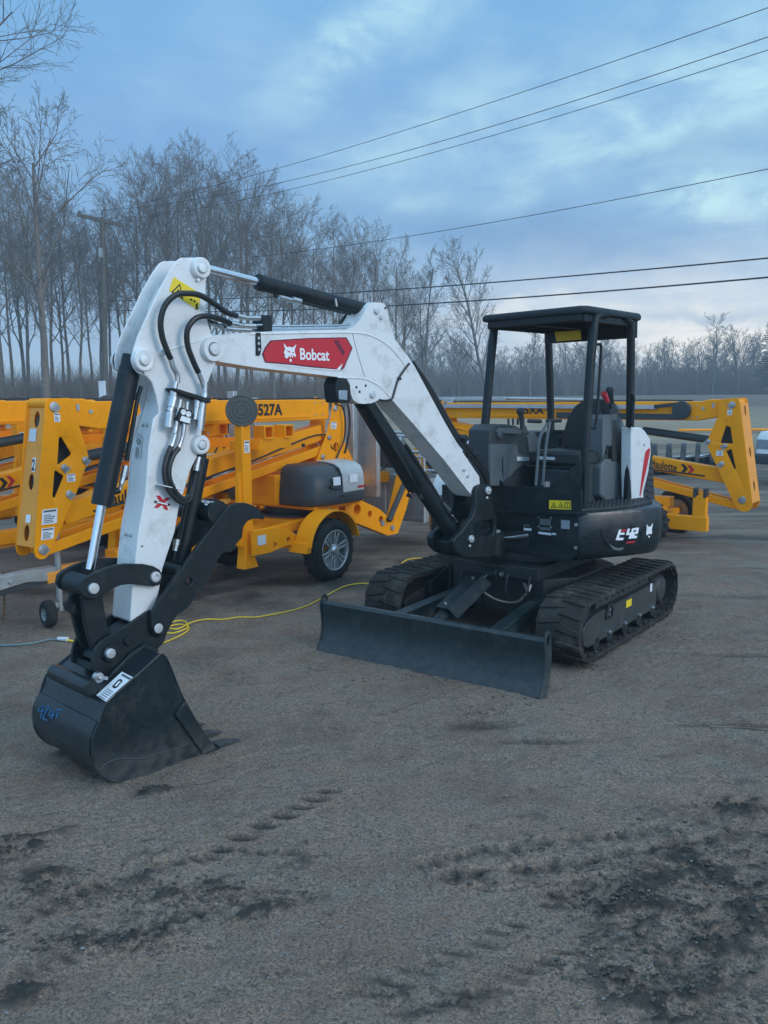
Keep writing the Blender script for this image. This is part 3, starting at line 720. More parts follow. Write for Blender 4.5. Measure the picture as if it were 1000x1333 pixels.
    b = MB()
    for f in (.12, .9): c = P0.lerp(P1, f) + nx * .034; b.cyl(c, c + nx * .012, .013, seg=6)
    for y in (.075,):
        b.cyl((.645, y, .545), (.645, y + .02, .545), .022, seg=12)
    b.cyl((1.48, .055, .27), (1.48, .075, .27), .02, seg=12)
    b.build('bolts', M_STEEL, gd, FU)
    b = MB(); b.tube([(.95, .05, .47), (.85, .16, .38), (.72, .26, .35), (.60, .30, .42), (.56, .30, .47)], .016); b.tube([(.56, .26, .50), (.62, .28, .47), (.66, .33, .44)], .013)
    b.build('blade_hose', M_HOSE, EX, FU)
    b = MB(); b.cyl((.60, .30, .42), (.56, .30, .47), .020, seg=8); b.cyl((.60, .27, .485), (.68, .34, .45), .014, seg=8); b.build('hose_fittings', M_STEEL, EX, FU)

    # ---- house lower body
    zb, zt = .695, 1.085
    plan = [(.44, -.20), (.44, .745), (.425, .765), (.25, .845), (.08, .93), (-.08, 1.00), (-.25, 1.062)]
    plan += [(1.11 * math.cos(R(a)), 1.11 * math.sin(R(a))) for a in range(107, 254, 6)]
    plan += [(-.25, -1.062), (0, -1.02), (.22, -.95), (.30, -.86), (.30, -.55), (.36, -.30)]
    plan = [(p[0], p[1]) for p in plan]
    def shell(z_levels, name, m, base=plan, bev=.0):
        g = MB(); n = len(base)
        for z, k in z_levels:
            mx_, my_ = -.3, 0
            for (x, y) in base: g.v.append((mx_ + (x - mx_) * k, y * k, z))
        for l in range(len(z_levels) - 1):
            for i in range(n): g.f.append([l * n + i, l * n + (i + 1) % n, (l + 1) * n + (i + 1) % n, (l + 1) * n + i]); g.m.append(0)
        tr_ = tessellate_polygon([[Vector((x, y, 0)) for x, y in base]])
        for t in tr_: g.f.append(list(t)); g.m.append(0); g.f.append([q + n * (len(z_levels) - 1) for q in t]); g.m.append(0)
        return g.build(name, m, EX, FH, bev, 40)
    body = shell([(zb, .935), (zb + .015, .962), (zb + .05, .985), (zb + .10, .997), (zb + .15, 1.0), (zt - .03, 1.0), (zt - .008, .992), (zt, .975)], 'lower_body', M_BLACKG)
    # recessed grab pocket and panel line on the flank
    b = MB()
    def flank(px, py):             # point on the tail circle seen at a pixel
        r_ = cam_ray(px, py); a = Vector((r_.x, r_.y)); o = Vector((CX, CY)); A = a.dot(a); B = -2 * a.dot(o); Cc = o.dot(o) - 1.112 ** 2
        k = (-B - math.sqrt(max(0, B * B - 4 * A * Cc))) / (2 * A); w = Vector((r_.x * k, r_.y * k, CAM_H + r_.z * k)); q = FH.M.inverted() @ w
        return q
    P = [flank(*p) for p in ((783, 690), (788, 703), (794, 711), (803, 716), (812, 715.5))]
    b.tube([Vector((q.x * .994, q.y * .994, q.z)) for q in P], .009, 8)
    b.build('pocket_rim', M_BLACKG, body, FH)
    b = MB()
    for q in (flank(794.5, 710), ): pass
    pk = [flank(*p) for p in ((791, 707), (796, 711), (803, 713.5), (811, 712.5), (806, 716.5), (797, 715.5))]
    decal([p for p in pk], 'pocket', M_PLAST, body, FH, (-.003, .012, 0))
    # front face of the body, recess for the swing cylinder, control panel above
    def ff(px, py, t=-.44): return FF.tr(px, py, t)
    b = MB()
    rec = [ff(650, 692), (ff(683, 690)), ff(690, 697), ff(690, 708), ff(684, 714), ff(650, 716)]
    low = [(-.32, .735), (.735, .735), (.745, .80), (.745, zt - .004), (-.20, zt - .004)]
    b.prism(low, -.449, -.442, [rec]); b.prism([(-.36, .705), (.69, .705), (.70, .735), (-.36, .735)], -.46, -.40)
    fp = b.build('front_plate', M_BLACK, EX, FF, .004)
    b = MB(); b.prism([(p[0], p[1]) for p in grow(rec, 1.02)], -.4425, -.4415); b.build('recess', M_SEAT, fp, FF)
    b = MB(); a0 = FF.p3(648, 703, -.50); a1 = FF.p3(689, 697, -.452); b.cyl(a0, a1, .019); b.build('swing_cylinder_rod', M_CHROME, EX, FF)
    pan = [ff(640, 631.5, -.46), ff(757, 637, -.46), ff(757, 667, -.46), ff(640, 664, -.46)]
    b = MB(); b.prism(pan, -.46, -.445)
    b.prism([ff(640, 663, -.475), ff(762, 667.5, -.475), ff(762, 671, -.475), ff(640, 667, -.475)], -.478, -.44)
    lp = ff(624, 594, -.44); b.prism([ff(626, 594, -.45), ff(659, 633, -.45), ff(626, 633, -.45)], -.458, -.448)
    b.prism([ff(757, 599, -.45), ff(757, 637, -.45), ff(715, 635, -.45)], -.458, -.448)
    gp_ = b.build('front_guard_panel', M_BLACK, EX, FF, .003)
    lab = [FF.tr(*p, -.462) for p in ((715, 662.5), (743.5, 663.5), (743.5, 652), (715, 651))]
    yl = decal([(p[0], -.462, p[1]) for p in lab], 'warning_label', M_YSTK, EX, FF, (0, -.002, 0))
    b = MB()
    for cxp in (721, 730):
        A_, B_, C_ = [FF.tr(*p, -.465) for p in ((cxp - 4, 661), (cxp + 4, 661.3), (cxp, 653.5))]
        b.prism([A_, B_, C_], -.4655, -.4648, [grow([A_, B_, C_], .70)]); b.prism(grow([A_, B_, C_], .3), -.4655, -.4648)
    q = [FF.tr(*p, -.465) for p in ((735, 661.5), (742.5, 662), (742.5, 654), (735, 653.5))]; b.prism(q, -.4655, -.4648, [grow(q, .75)])
    m_ = [FF.tr(*p, -.465) for p in ((738.2, 661.5), (739, 661.6), (739, 654.5), (738.2, 654.4))]; b.prism(m_, -.4655, -.4648)
    b.build('pictograms', M_BSTK, yl, FF)
    b = MB()                       # plates, lamp and bolts on the body front
    for q in (((703, 675), (717, 676), (717, 684), (703, 683)), ((703, 686), (717, 687), (717, 690.5), (703, 690))):
        b.prism([ff(x, y, -.452) for x, y in q], -.454, -.450)
    b.build('data_plate', M_PLAST, EX, FF)
    b = MB()
    for x, y in ((702, 673), (718, 674), (702, 685), (718, 686), (750.5, 683), (750, 713), (684, 684), (688, 684)):
        c = ff(x, y, -.45); b.cyl((c[0], -.448, c[1]), (c[0], -.460, c[1]), .009 if x < 745 else .014, seg=8)
    b.build('bolts', M_STEEL, EX, FF)
    q = [ff(x, y, -.452) for x, y in ((731, 676.5), (742, 677.5), (742, 689), (731, 688))]
    b = MB(); b.prism(grow(q, 1.15), -.456, -.448); b.prism(q, -.460, -.455, mi=1); b.build('marker_lamp', [M_BLACK, M_LENS], EX, FF, .001)
    for q in (((701, 692), (718, 694), (718, 697), (701, 695)), ((719, 693.5), (724, 694), (724, 696.5), (719, 696)), ((682, 687), (692, 687.7), (692, 691), (682, 690.3))):
        decal([(p[0], -.4515, p[1]) for p in [ff(x, y, -.4515) for x, y in q]], 'info_label', M_PSTK, EX, FF, (0, -.0015, 0))
    # writing on the flank: each glyph follows the curve of the tail
    def curved(pixpoly, name, m, par=None, holes=()):
        inner = [flank(*p) for p in pixpoly]
        o = [Vector((p.x, p.y, 0)).normalized() * .003 for p in inner]; n = len(inner)
        P2 = [Vector((p[0], p[1], 0)) for p in pixpoly]; tris = tessellate_polygon([P2])
        g = MB(); g.add([p for p in inner] + [p + q for p, q in zip(inner, o)], [tuple(t) for t in tris] + [tuple(i + n for i in t) for t in tris] + [(i, (i + 1) % n, (i + 1) % n + n, i + n) for i in range(n)])
        return g.build(name, m, par or body, FH)
    def Q(pts): return [(680 + x * .22, 590 + y * .2200) for x, y in pts]
    E1 = Q([(572, 452), (585, 452), (579, 470), (605, 470), (601, 482), (575, 482), (570, 500), (600, 500), (594, 514), (552, 514)])
    curved(E1, 'model_lettering', M_WSTK)
    curved(Q([(590, 450), (614, 450), (609, 464), (586, 464)]), 'model_lettering', M_RED)
    curved(Q([(624, 446), (636, 446), (629, 470), (642, 470), (650, 444), (662, 444), (642, 506), (628, 506), (636, 484), (612, 484)]), 'model_lettering', M_WSTK)
    curved(Q([(662, 442), (689, 440), (682, 476), (664, 478), (661, 489), (679, 487), (675, 502), (645, 504), (652, 468), (671, 465), (674, 454), (659, 456)]), 'model_lettering', M_WSTK)
    for x0 in (0, 12, 20, 30, 40):
        curved(Q([(617 + x0, 523 - x0 * .08), (625 + x0, 522 - x0 * .08), (622 + x0, 533 - x0 * .1), (614 + x0, 534 - x0 * .1)]), 'series_lettering', M_RED)
    curved(Q([(736, 420), (742, 432), (751, 436), (762, 430), (771, 414), (768, 436), (764, 452), (767, 470), (760, 480), (752, 474), (744, 480), (735, 486), (732, 470), (736, 452)]), 'cat_head_emblem', M_WSTK)
    curved(Q([(744, 490), (752, 488), (754, 498), (746, 500)]), 'cat_head_emblem', M_WSTK)
    # ---- floor mat
    b = MB(); b.slab([(.42, .10), (.42, .71), (.20, .81), (-.10, .93), (-.45, .93), (-.62, .80), (-.62, .10)], zt, zt + .022)
    fl = b.build('floor_mat', M_SEAT, EX, FH, .004)
    b = MB()
    for i in range(26):
        for j in range(9):
            x = .38 - i * .036; y = .60 + j * .036 - .02 * (i % 2)
            if y < .70 + (.42 - x) * .45 and y < .90 and x > -.58: b.obox((x, y, zt + .024), (.022, .012, .006), Matrix.Rotation(R(45 if (i + j) % 2 else -45), 3, 'Z'))
    b.build('tread_pattern', M_PLASTD, fl, FH)
    # ---- canopy
    T = 2.667
    def sec(p0, p1, w, d): g = MB(); g.bar(p0, p1, w, d); return g
    LN, LF = .700, -.210
    def post(pts, t, name='canopy_post', w=.062):
        P = [Vector((s, t, z)) for s, z in pts]
        g = MB(); g.tube(P, w / 2 * 1.12, 12, smooth=False); 
        return g.build(name, M_PLASTD if False else M_BLACK, EX, FH, 0, 50)
    pB = [FH.tr(760, 660, LN), FH.tr(763, 560, LN), FH.tr(769, 470, LN), FH.tr(773, 424, LN), FH.tr(775, 412, LN), FH.tr(779, 409, LN), FH.tr(788, 409, LN)]
    post(pB, LN, w=.066)
    pA = [FH.tr(629, 625, LF), FH.tr(631, 560, LF), FH.tr(639, 470, LF), FH.tr(643, 430, LF), FH.tr(647, 422, LF), FH.tr(656, 418, LF)]
    post(pA, LF, w=.066)
    pD = [FH.tr(816, 672, LN), FH.tr(819, 600, LN), FH.tr(820.5, 545, LN), FH.tr(821.5, 430, LN), FH.tr(820, 420, LN), FH.tr(812, 412, LN)]
    post(pD, LN)
    pC = [FH.tr(718, 600, LF), FH.tr(717, 540, LF), FH.tr(714.5, 452, LF), FH.tr(714, 440, LF), FH.tr(713.5, 428, LF)]
    post(pC, LF)
    # roof: panel with rolled rim, ribs beneath
    rf = MB(); F0, F1 = .39, -.58
    a_, c_, d_ = FH.tr(639, 413, LF - .02), FH.tr(759, 396, LN), FH.tr(831, 412, LN + .03)
    def rz(s, t): return T - .004 - .018 * (LN - t) / (LN - LF) - .012 * (F0 - s)
    outl = [(F0, LF - .02), (F0, LN - .02), (F0 - .05, LN + .03), (F1 + .06, LN + .035), (F1, LN - .01), (F1, LF + .02), (F1 + .05, LF - .03), (F0 - .05, LF - .03)]
    n = len(outl); v = []
    for dz, k in ((0, 1.0), (.02, 1.012), (.045, 1.0), (.058, .97)):
        for s, t in outl: cs, ct = -.1, .245; v.append((cs + (s - cs) * k, ct + (t - ct) * k, rz(s, t) - .038 + dz))
    f = [(l * n + i, l * n + (i + 1) % n, (l + 1) * n + (i + 1) % n, (l + 1) * n + i) for l in range(3) for i in range(n)] + [tuple(range(n)), tuple(range(3 * n, 4 * n))]
    rf.add(v, f)
    roof = rf.build('canopy_roof', M_BLACK, EX, FH, .004, 50)
    b = MB()
    for s in (.33, .18, .0, -.2, -.38, -.52): b.bar((s, LF + .01, rz(s, LF) - .052), (s, LN - .01, rz(s, LN) - .052), .035, .026)
    for t in (LF + .02, .245, LN - .02): b.bar((F0 - .04, t, rz(F0, t) - .070), (F1 + .04, t, rz(F1, t) - .060), .045, .055)
    b.bar((F1 + .03, LF + .01, T - .13), (F1 + .03, LN - .01, T - .115), .03, .16); b.bar((F0 - .04, LF + .02, T - .075), (F0 - .04, LN - .02, T - .060), .04, .07)
    b.build('roof_ribs', M_BLACK, roof, FH, .004)
    yb = [FF.tr(x, y, .50) for x, y in ((725, 444.5), (757, 442), (756, 430), (722, 432))]
    decal([(p[0], .50, p[1]) for p in yb], 'roof_label', M_YSTK, roof, FF, (0, -.004, 0))
    b = MB()
    tt = .60
    b.tube([FH.p3(771, 449, tt), FH.p3(779, 448.5, tt), FH.p3(782.5, 453, tt), FH.p3(780, 500, tt), FH.p3(776, 552, tt), FH.p3(772, 557, tt), FH.p3(763, 558, tt)], .0125, 8)
    b.tube([FH.p3(818, 548, .74), FH.p3(820.5, 516, .76), FH.p3(823.5, 514, .78), FH.p3(824.5, 522, .78), FH.p3(822, 548, .77), FH.p3(819, 556, .74)], .015, 8)
    b.build('grab_handle', M_BLACK, EX, FH)
    # ---- seat and consoles
    def fpoly(pts, t, t2): return [FF.tr(x, y, t) for x, y in pts]
    b = MB()
    back = [FF.tr(x, y, .33) for x, y in ((733, 600), (731, 580), (734, 560), (739, 543), (747, 530), (757, 522), (770, 519), (784, 520), (793, 528), (797, 545), (798, 600))]
    b.prism(back, .33, .42); b.prism(grow(back, .72), .300, .335)
    b.build('seat_backrest', M_SEAT, EX, FF, .025, 35, 3)
    b = MB(); b.box((-.36, .07, 1.43), (.13, .56, 1.52)); b.box((-.30, .12, 1.515), (.10, .51, 1.535)); b.build('seat_cushion', M_SEAT, EX, FH, .03, 35, 3)
    b = MB(); b.box((-.34, .10, zt + .01), (.06, .53, 1.43)); b.box((.06, .14, zt + .02), (.12, .50, 1.38)); b.box((.06, .02, zt + .3), (.10, .56, zt + .32)); b.build('seat_base', M_PLASTD, EX, FH, .01)
    sl = [FH.tr(x, y, .30) for x, y in ((733, 584), (741, 584), (741, 589), (733, 589))]
    decal([(.134, .18, 1.46), (.134, .33, 1.46), (.134, .33, 1.485), (.134, .18, 1.485)], 'info_label', M_PSTK, EX, FH, (.002, 0, 0))
    # near console (two shells), joystick, lock lever
    t = .60
    up = [FH.tr(x, y, t) for x, y in ((785, 598), (784, 575), (785, 545), (789, 540), (803, 539), (810, 546), (814, 560), (817, 580), (817, 604), (811, 606), (806, 590), (800, 582), (790, 580))]
    lo_ = [FH.tr(x, y, t) for x, y in ((783, 607), (788, 598), (800, 597), (807, 602), (815, 612), (815, 650), (806, 655), (788, 652), (782, 645))]
    b = MB(); b.prism(up, t - .17, t); b.build('left_console', M_PLAST, EX, FH, .022, 35, 3)
    b = MB(); b.prism(lo_, t - .20, t); b.build('console_base', M_PLAST, EX, FH, .018, 35, 3)
    b = MB(); b.prism([FH.tr(x, y, t) for x, y in ((786, 580), (800, 580), (806, 600), (786, 600))], t - .14, t - .03)
    for k in range(4):
        c = FH.p3(797.5 + k * .8, 528 + k * 3.0, t - .08); b.cyl(c, (c[0], c[1], c[2] + .016), .040 + .006 * k, .030 + .006 * k, 14)
    b.tube([FH.p3(798, 530, t - .08), FH.p3(795.5, 520, t - .08), FH.p3(794, 510, t - .08)], .020, 10, r1=.028)
    c = FH.p3(793.8, 510, t - .08); b.lathe((c[0], c[1], c[2] - .02), (0, 0, 1), [(0, .022), (.02, .034), (.045, .034), (.06, .02), (.062, 0)], 14)
    b.build('joystick', M_PLASTD, EX, FH)
    b = MB(); b.tube([FH.p3(790, 590, t - .02), FH.p3(793, 560, t - .02), FH.p3(796, 531, t - .02), FH.p3(790, 520, t - .02)], .010, 8)
    b.build('lock_lever', M_SEAT, EX, FH)
    b = MB(); b.tube([FH.p3(791, 523, t - .02), FH.p3(786, 512, t - .02)], .020, 10, r1=.026); b.build('lever_knob', M_REDKNOB, EX, FH)
    b = MB(); b.tube([FH.p3(767.5, 558, .60), FH.p3(766, 566, .60), FH.p3(764.5, 573, .60)], .012, 6); b.build('strap', M_ORANGE, EX, FH)
    b = MB(); b.tube([FH.p3(760, 604, .5), FH.p3(764, 611, .5), FH.p3(772, 610, .5)], .008, 6); b.build('latch', M_STEEL, EX, FH)
    # far console: bulky moulded box with recesses, knee panel
    t = -.02
    b = MB()
    fc = [FH.tr(x, y, t) for x, y in ((636, 633), (637, 590), (638, 560), (645, 553), (655, 552), (672, 554), (680, 560), (686, 566), (692, 562), (697, 562), (703, 574), (703, 590), (697, 633))]
    b.prism(fc, t - .22, t)
    b.build('right_console', M_PLASTD, EX, FH, .02, 35, 3)
    b = MB()
    kp = [FH.tr(x, y, t + .02) for x, y in ((645, 580), (671, 580), (662, 588), (653, 597), (655, 626), (664, 620), (674, 608), (684, 604), (692, 606), (690, 596), (688, 590), (674, 590), (673, 574), (685, 570), (694, 562), (698, 562), (704, 575), (702, 590), (696, 600), (700, 632), (637, 632), (637, 580))]
    b.prism([FH.tr(x, y, t + .02) for x, y in ((638, 578), (672, 578), (664, 586), (654, 596), (653, 612), (656, 626), (650, 632), (638, 632))], t, t + .02)
    b.prism([FH.tr(x, y, t + .02) for x, y in ((687, 569), (695, 561), (702, 574), (702, 584), (696, 600), (692, 600), (689, 586))], t, t + .02)
    b.prism([FH.tr(x, y, t + .015) for x, y in ((655, 596), (666, 583), (673, 579), (675, 591), (690, 592), (692, 603), (684, 605), (674, 609), (664, 620), (656, 626))], t, t + .015)
    b.prism([FH.tr(x, y, t + .02) for x, y in ((647, 562), (652, 557), (672, 557), (678, 562), (676, 565), (654, 564), (648, 568))], t - .1, t + .03)
    b.build('console_panel', M_PLAST, EX, FH, .006)
    lb = [FH.tr(x, y, t + .022) for x, y in ((673, 594.5), (689, 595), (689, 600), (673, 600))]
    decal([(p[0], t + .022, p[1]) for p in lb], 'info_label', M_PSTK, EX, FH, (0, .002, 0))
    b = MB()
    c0 = FH.p3(681, 562, t - .05)
    for k in range(4): b.cyl((c0[0], c0[1], c0[2] - .015 + .016 * k), (c0[0], c0[1], c0[2] + .003 + .016 * k), .05 - .006 * k, .042 - .006 * k, 14)
    b.tube([FH.p3(680, 558, t - .05), FH.p3(679.5, 548, t - .05), FH.p3(678, 538, t - .05)], .020, 10, r1=.026); c = FH.p3(677.5, 537, t - .05)
    b.lathe((c[0], c[1], c[2] - .02), (0, 0, 1), [(0, .022), (.02, .036), (.045, .036), (.06, .02), (.062, 0)], 14)
    b.build('joystick', M_PLASTD, EX, FH)
    b = MB()
    for y in (.06, .10, .14): b.lathe(FH.p3(644, 560, t - y - .0), (0, 0, 1), [(0, .03), (.03, .03), (.05, .02), (.055, 0)], 10)
    b.lathe(FH.p3(648, 563, t - .02), (0, 0, 1), [(-.05, .05), (0, .055), (.03, .04), (.045, 0)], 14)
    for x in (662, 668, 674): b.cyl(FH.p3(x, 553, t - .10), FH.p3(x, 545, t - .10), .010, seg=8)
    b.build('switches', M_PLASTD, EX, FH)
    # travel levers with a cross handle, pedals
    b = MB(); t = .30
    b.tube([FH.p3(697.5, 632, t), FH.p3(700.5, 595, t), FH.p3(703, 570, t), FH.p3(713, 550, t)], .0125, 8)
    b.tube([FH.p3(706.5, 632, t + .02), FH.p3(709, 600, t + .02), FH.p3(712, 572, t + .02), FH.p3(716, 549, t + .02)], .0125, 8)
    b.build('travel_levers', M_PLAST, EX, FH)
    b = MB(); b.cyl(FH.p3(688, 548, t), FH.p3(704, 548.5, t), .016, seg=12); b.cyl(FH.p3(712, 548, t), FH.p3(730, 547.5, t), .016, seg=12); b.build('lever_grips', M_SEAT, EX, FH, .004)
    b = MB(); q = [FH.tr(x, y, .28) for x, y in ((711, 627), (722, 627), (716, 634), (711, 634))]; b.prism(q, .26, .28); b.build('pedal', M_SILV, EX, FH)
    b = MB(); b.bar((-.60, -.16, 1.50), (-.60, .70, 1.50), .04, .05); b.bar((-.60, -.16, 1.66), (-.60, .2, 1.66), .03, .03)
    for y in (0, .12): b.bar((-.6, y - .08, 1.2), (-.5, y, 1.62), .02, .02)
    b.build('rear_rail', M_BLACK, EX, FH, .004)
    # ---- rear hood, right side hood, left white panel
    def hoodplan(rr, a0, a1, n=14): return [(rr * math.cos(R(a0 + (a1 - a0) * i / n)), rr * math.sin(R(a0 + (a1 - a0) * i / n))) for i in range(n + 1)]
    pl = hoodplan(1.075, 140, 222)
    hp = pl + [(-.62, -.66), (-.62, .66)]
    g = MB(); n = len(hp); lv = [(zt, 1.0), (zt + .10, 1.0), (1.50, .975), (1.60, .95), (1.65, .88)]
    for z, k in lv:
        for x, y in hp: g.v.append((-.62 + (x + .62) * k, y * (k if z > 1.45 else 1), z))
    for l in range(len(lv) - 1):
        for i in range(n): g.f.append([l * n + i, l * n + (i + 1) % n, (l + 1) * n + (i + 1) % n, (l + 1) * n + i]); g.m.append(0)
    g.f += [list(range(n)), list(range((len(lv) - 1) * n, len(lv) * n))]; g.m += [0, 0]
    g.build('rear_hood', M_BLACK, EX, FH, .012, 40)
    b = MB(); t = .74
    wp = [FH.tr(x, y, t) for x, y in ((822.5, 556), (835, 556.5), (840, 561), (847, 571), (848, 588), (845, 612), (838, 640), (839, 663), (823, 662.5), (822, 610))]
    b.prism(wp, t - .10, t)
    wh = b.build('left_side_panel', M_WHITE, EX, FH, .012, 35, 3)
    st = [(p[0], t + .001, p[1]) for p in [FH.tr(x, y, t) for x, y in ((845, 583), (846.5, 586), (843, 603), (833.5, 646), (832.5, 644), (837, 608), (840, 588))]]
    decal(st, 'red_stripe', M_RED, wh, FH, (0, .002, 0))
    b = MB()
    for x, y in ((838.5, 579), (833.5, 657)): c = FH.tr(x, y, t); b.lathe((c[0], t - .001, c[1]), (0, 1, 0), [(0, .013), (.004, .012), (.005, 0)], 12)
    b.build('screws', M_STEEL, wh, FH)
    b = MB()                       # louvred black grille between white panel and tail
    gq = [FH.tr(x, y, .70) for x, y in ((840, 566), (849, 575), (850, 600), (851, 625), (853, 650), (850, 662), (839, 664), (838, 640))]
    b.prism(gq, .50, .70)
    gr = b.build('rear_grille', M_PLASTD, EX, FH, .01)
    b = MB()
    for k in range(9):
        y0 = 590 + k * 8; a = FH.tr(841.5, y0, .702); c = FH.tr(849.5 + k * .2, y0 + 3, .702); b.bar((a[0], .703, a[1]), (c[0], .703, c[1]), .014, .012)
    b.build('grille_slats', M_PLASTD, gr, FH)
    # right hood (white), with black corner below
    tR = -.93
    rh = [FH.tr(x, y, tR) for x, y in ((564.5, 655), (564.5, 634), (570, 618), (603, 577), (623, 564), (640, 556))]
    rh = rh + [(-.95, 1.62), (-.95, 1.08)]
    rh = [rh[0], rh[1], rh[2], rh[3], rh[4], (-.62, 1.63), (-.86, 1.60), (-.92, 1.09)]
    b = MB(); b.prism(rh, -.95, -.42)
    b.build('right_side_hood', M_WHITE, EX, FH, .05, 40, 4)
    # stay box seen below the boom foot, hoses
    b = MB()
    cor = [(.44, -.20), (.40, -.45), (.36, -.70), (.22, -.90), (.02, -1.0), (-.2, -.9), (-.2, -.2)]
    b.slab(cor, .74, 1.08); b.build('front_corner_tank', M_BLACK, EX, FH, .03, 40, 3)
    b = MB(); b.slab([(.45, -.62), (.45, -.22), (.30, -.22), (.30, -.62)], 1.085, 1.22)
    b.prism([(.42, 1.08), (.46, 1.08), (.46, 1.30), (.42, 1.32)], -.55, -.20); b.build('hose_bulkhead', M_BLACK, EX, FH, .006)

    # ---- swing casting (boom plane)
    def bt(pts, t): return FB.trs(pts, t)
    b = MB()
    n0 = .14
    cast = bt([(619.5, 660), (619.5, 640), (622, 633.5), (628, 630.5), (636, 631), (640.5, 637), (641, 646), (643, 660), (647, 675), (647.5, 702), (644, 722), (640, 727), (612, 727), (600, 724), (592, 716), (590, 704), (594, 698), (601, 692), (608, 682), (616, 672)], n0)
    hole = bt([(632, 679), (640, 677), (643, 682), (643, 694), (636, 698), (628, 697), (627, 688)], n0)
    b.prism(cast, n0 - .05, n0, [hole]); b.prism(cast, -n0, -n0 + .05, [hole])
    pl_ = bt([(622, 690), (645, 690), (646, 726), (612, 726), (600, 722), (596, 708)], n0); b.prism(pl_, -n0 + .05, n0 - .05)
    b.build('swing_casting', M_BLACK, EX, FB, .012, 40, 3)
    c = FB.tr(634, 701, .07)
    b = MB(); b.cyl((.62, .04, .70), (.62, .04, .885), .105, seg=32); b.cyl((.62, .04, .885), (.62, .04, .90), .075, seg=28, mi=1); b.build('king_post', [M_BLACK, M_PIN], EX, FB, .006)
    b = MB()
    for x, y, rr in ((635, 638.5, .032), (613, 701.5, .030)):
        c = FB.tr(x, y, n0 + .005); b.cyl((c[0], n0 - .002, c[1]), (c[0], n0 + .020, c[1]), rr, seg=20); b.cyl((c[0], n0 + .020, c[1]), (c[0], n0 + .028, c[1]), .012, seg=10)
    for x, y in ((611, 710.5), (633.5, 648)): c = FB.tr(x, y, n0); b.cyl((c[0], n0, c[1]), (c[0], n0 + .012, c[1]), .013, seg=8)
    b.build('pins', M_PIN, EX, FB, .004)
    # ---- boom
    t1 = .095
    boom = bt([(283, 470.5), (279, 470), (268, 462), (265, 452), (269, 442), (278, 437), (300, 434.5), (325, 432.5), (340, 432), (400, 430.4), (452, 429), (461, 425.5), (468, 418), (474, 408), (480, 397.5), (486, 393.5), (497, 394),
               (502, 397), (505, 405), (507, 416), (511, 430), (514, 441), (520, 449), (532, 465), (540, 477), (560, 514), (580, 551), (600, 585), (624, 620.5), (625, 634), (617, 647),
               (610, 640), (580, 601), (540, 554), (510, 520), (504, 520.5), (494, 520.5), (484, 525), (474, 526), (466, 525), (460, 521), (457, 513), (455, 501), (449, 493.5), (440, 491), (416, 488), (340, 479.5), (310, 475)], t1)
    b = MB(); b.prism(boom, -t1, t1)
    bm_ = b.build('boom', M_WHITE, EX, FB, .007, 35, 2)
    # flange bead along the upper edge, dark weld seam
    b = MB()
    bead = bt([(326, 435), (400, 433.5), (455, 433), (476, 435), (492, 441), (505, 450), (518, 463), (532, 484)], t1)
    b.tube([(p[0], t1, p[1]) for p in bead], .006, 6)
    bead = bt([(440, 491.5), (470, 492.5), (482, 496), (494, 503), (504, 513), (511, 521)], t1); b.tube([(p[0], t1, p[1]) for p in bead], .006, 6)
    b.build('weld_beads', M_WHITE, bm_, FB)
    b = MB(); bs = bt([(459, 434.5), (464, 455), (475, 491)], t1 + .0005); b.tube([(p[0], t1, p[1]) for p in bs], .0022, 5); b.build('weld_seam', M_PLAST, bm_, FB)
    # boss at the joint
    c = FB.tr(279, 454.5, .135)
    b = MB(); b.lathe((c[0], -.135, c[1]), (0, 1, 0), [(0, .04), (0, .068), (.006, .072), (.264, .072), (.270, .068), (.270, .04)], 36); b.build('joint_boss', M_WHITE, bm_, FB)
    b = MB(); b.lathe((c[0], .135, c[1]), (0, 1, 0), [(-.01, .036), (.010, .036), (.016, .031), (.017, 0)], 24); b.build('pin', M_PIN, bm_, FB)
    # pins on the boom
    b = MB()
    for x, y, rr in ((490, 404.5, .026), (484.5, 513.5, .027), (496, 413.5, .015), (603.5, 611.5, .014), (608.5, 619.5, .014)):
        c = FB.tr(x, y, t1); b.lathe((c[0], t1 - .003, c[1]), (0, 1, 0), [(0, rr), (.012, rr), (.018, rr * .8), (.019, 0)], 20)
    b.build('boom_pins', M_PIN, bm_, FB)
    b = MB()
    for x, y, rr in ((464, 504, .009), (468, 510, .009), (501.5, 401, .009), (476, 502, .009)):
        c = FB.tr(x, y, t1); b.cyl((c[0], t1 - .001, c[1]), (c[0], t1 + .003, c[1]), rr, seg=10)
    b.build('holes', M_SEAT, bm_, FB)
    # red decal
    def fp3(pts, t): return [(p[0], t, p[1]) for p in bt(pts, t)]
    dk = decal(fp3([(341, 461), (345, 452), (352, 443), (400, 440), (451, 439), (459, 453), (448, 479), (443, 483), (425, 481), (380, 475), (345, 472)], t1 + .001), 'brand_decal', M_DRED, bm_, FB, (0, .0015, 0))
    decal(fp3([(343, 461), (347, 453), (353, 444.5), (400, 441.5), (450, 440.5), (457.5, 453), (447, 477), (443, 480.5), (380, 473.5), (346, 470.5)], t1 + .0028), 'red_field', M_RED, dk, FB, (0, .0012, 0))
    decal(fp3([(434, 443), (440, 442.5), (449, 458), (447, 464)], t1 + .0044), 'dark_stripe', M_DRED, dk, FB, (0, .001, 0))
    decal(fp3([(358, 474), (400, 478), (438, 481), (446, 473), (443, 482.3), (440, 482.5), (400, 479.3), (358, 475)], t1 + .0044), 'white_swoosh', M_WSTK, dk, FB, (0, .001, 0))
    tt = t1 + .0046
    q = fp3([(391, 468.3), (429, 470), (390.5, 453)], tt)
    text('Bobcat', q[0], q[1], q[2], 'lettering', M_WSTK, dk, FB, .022)
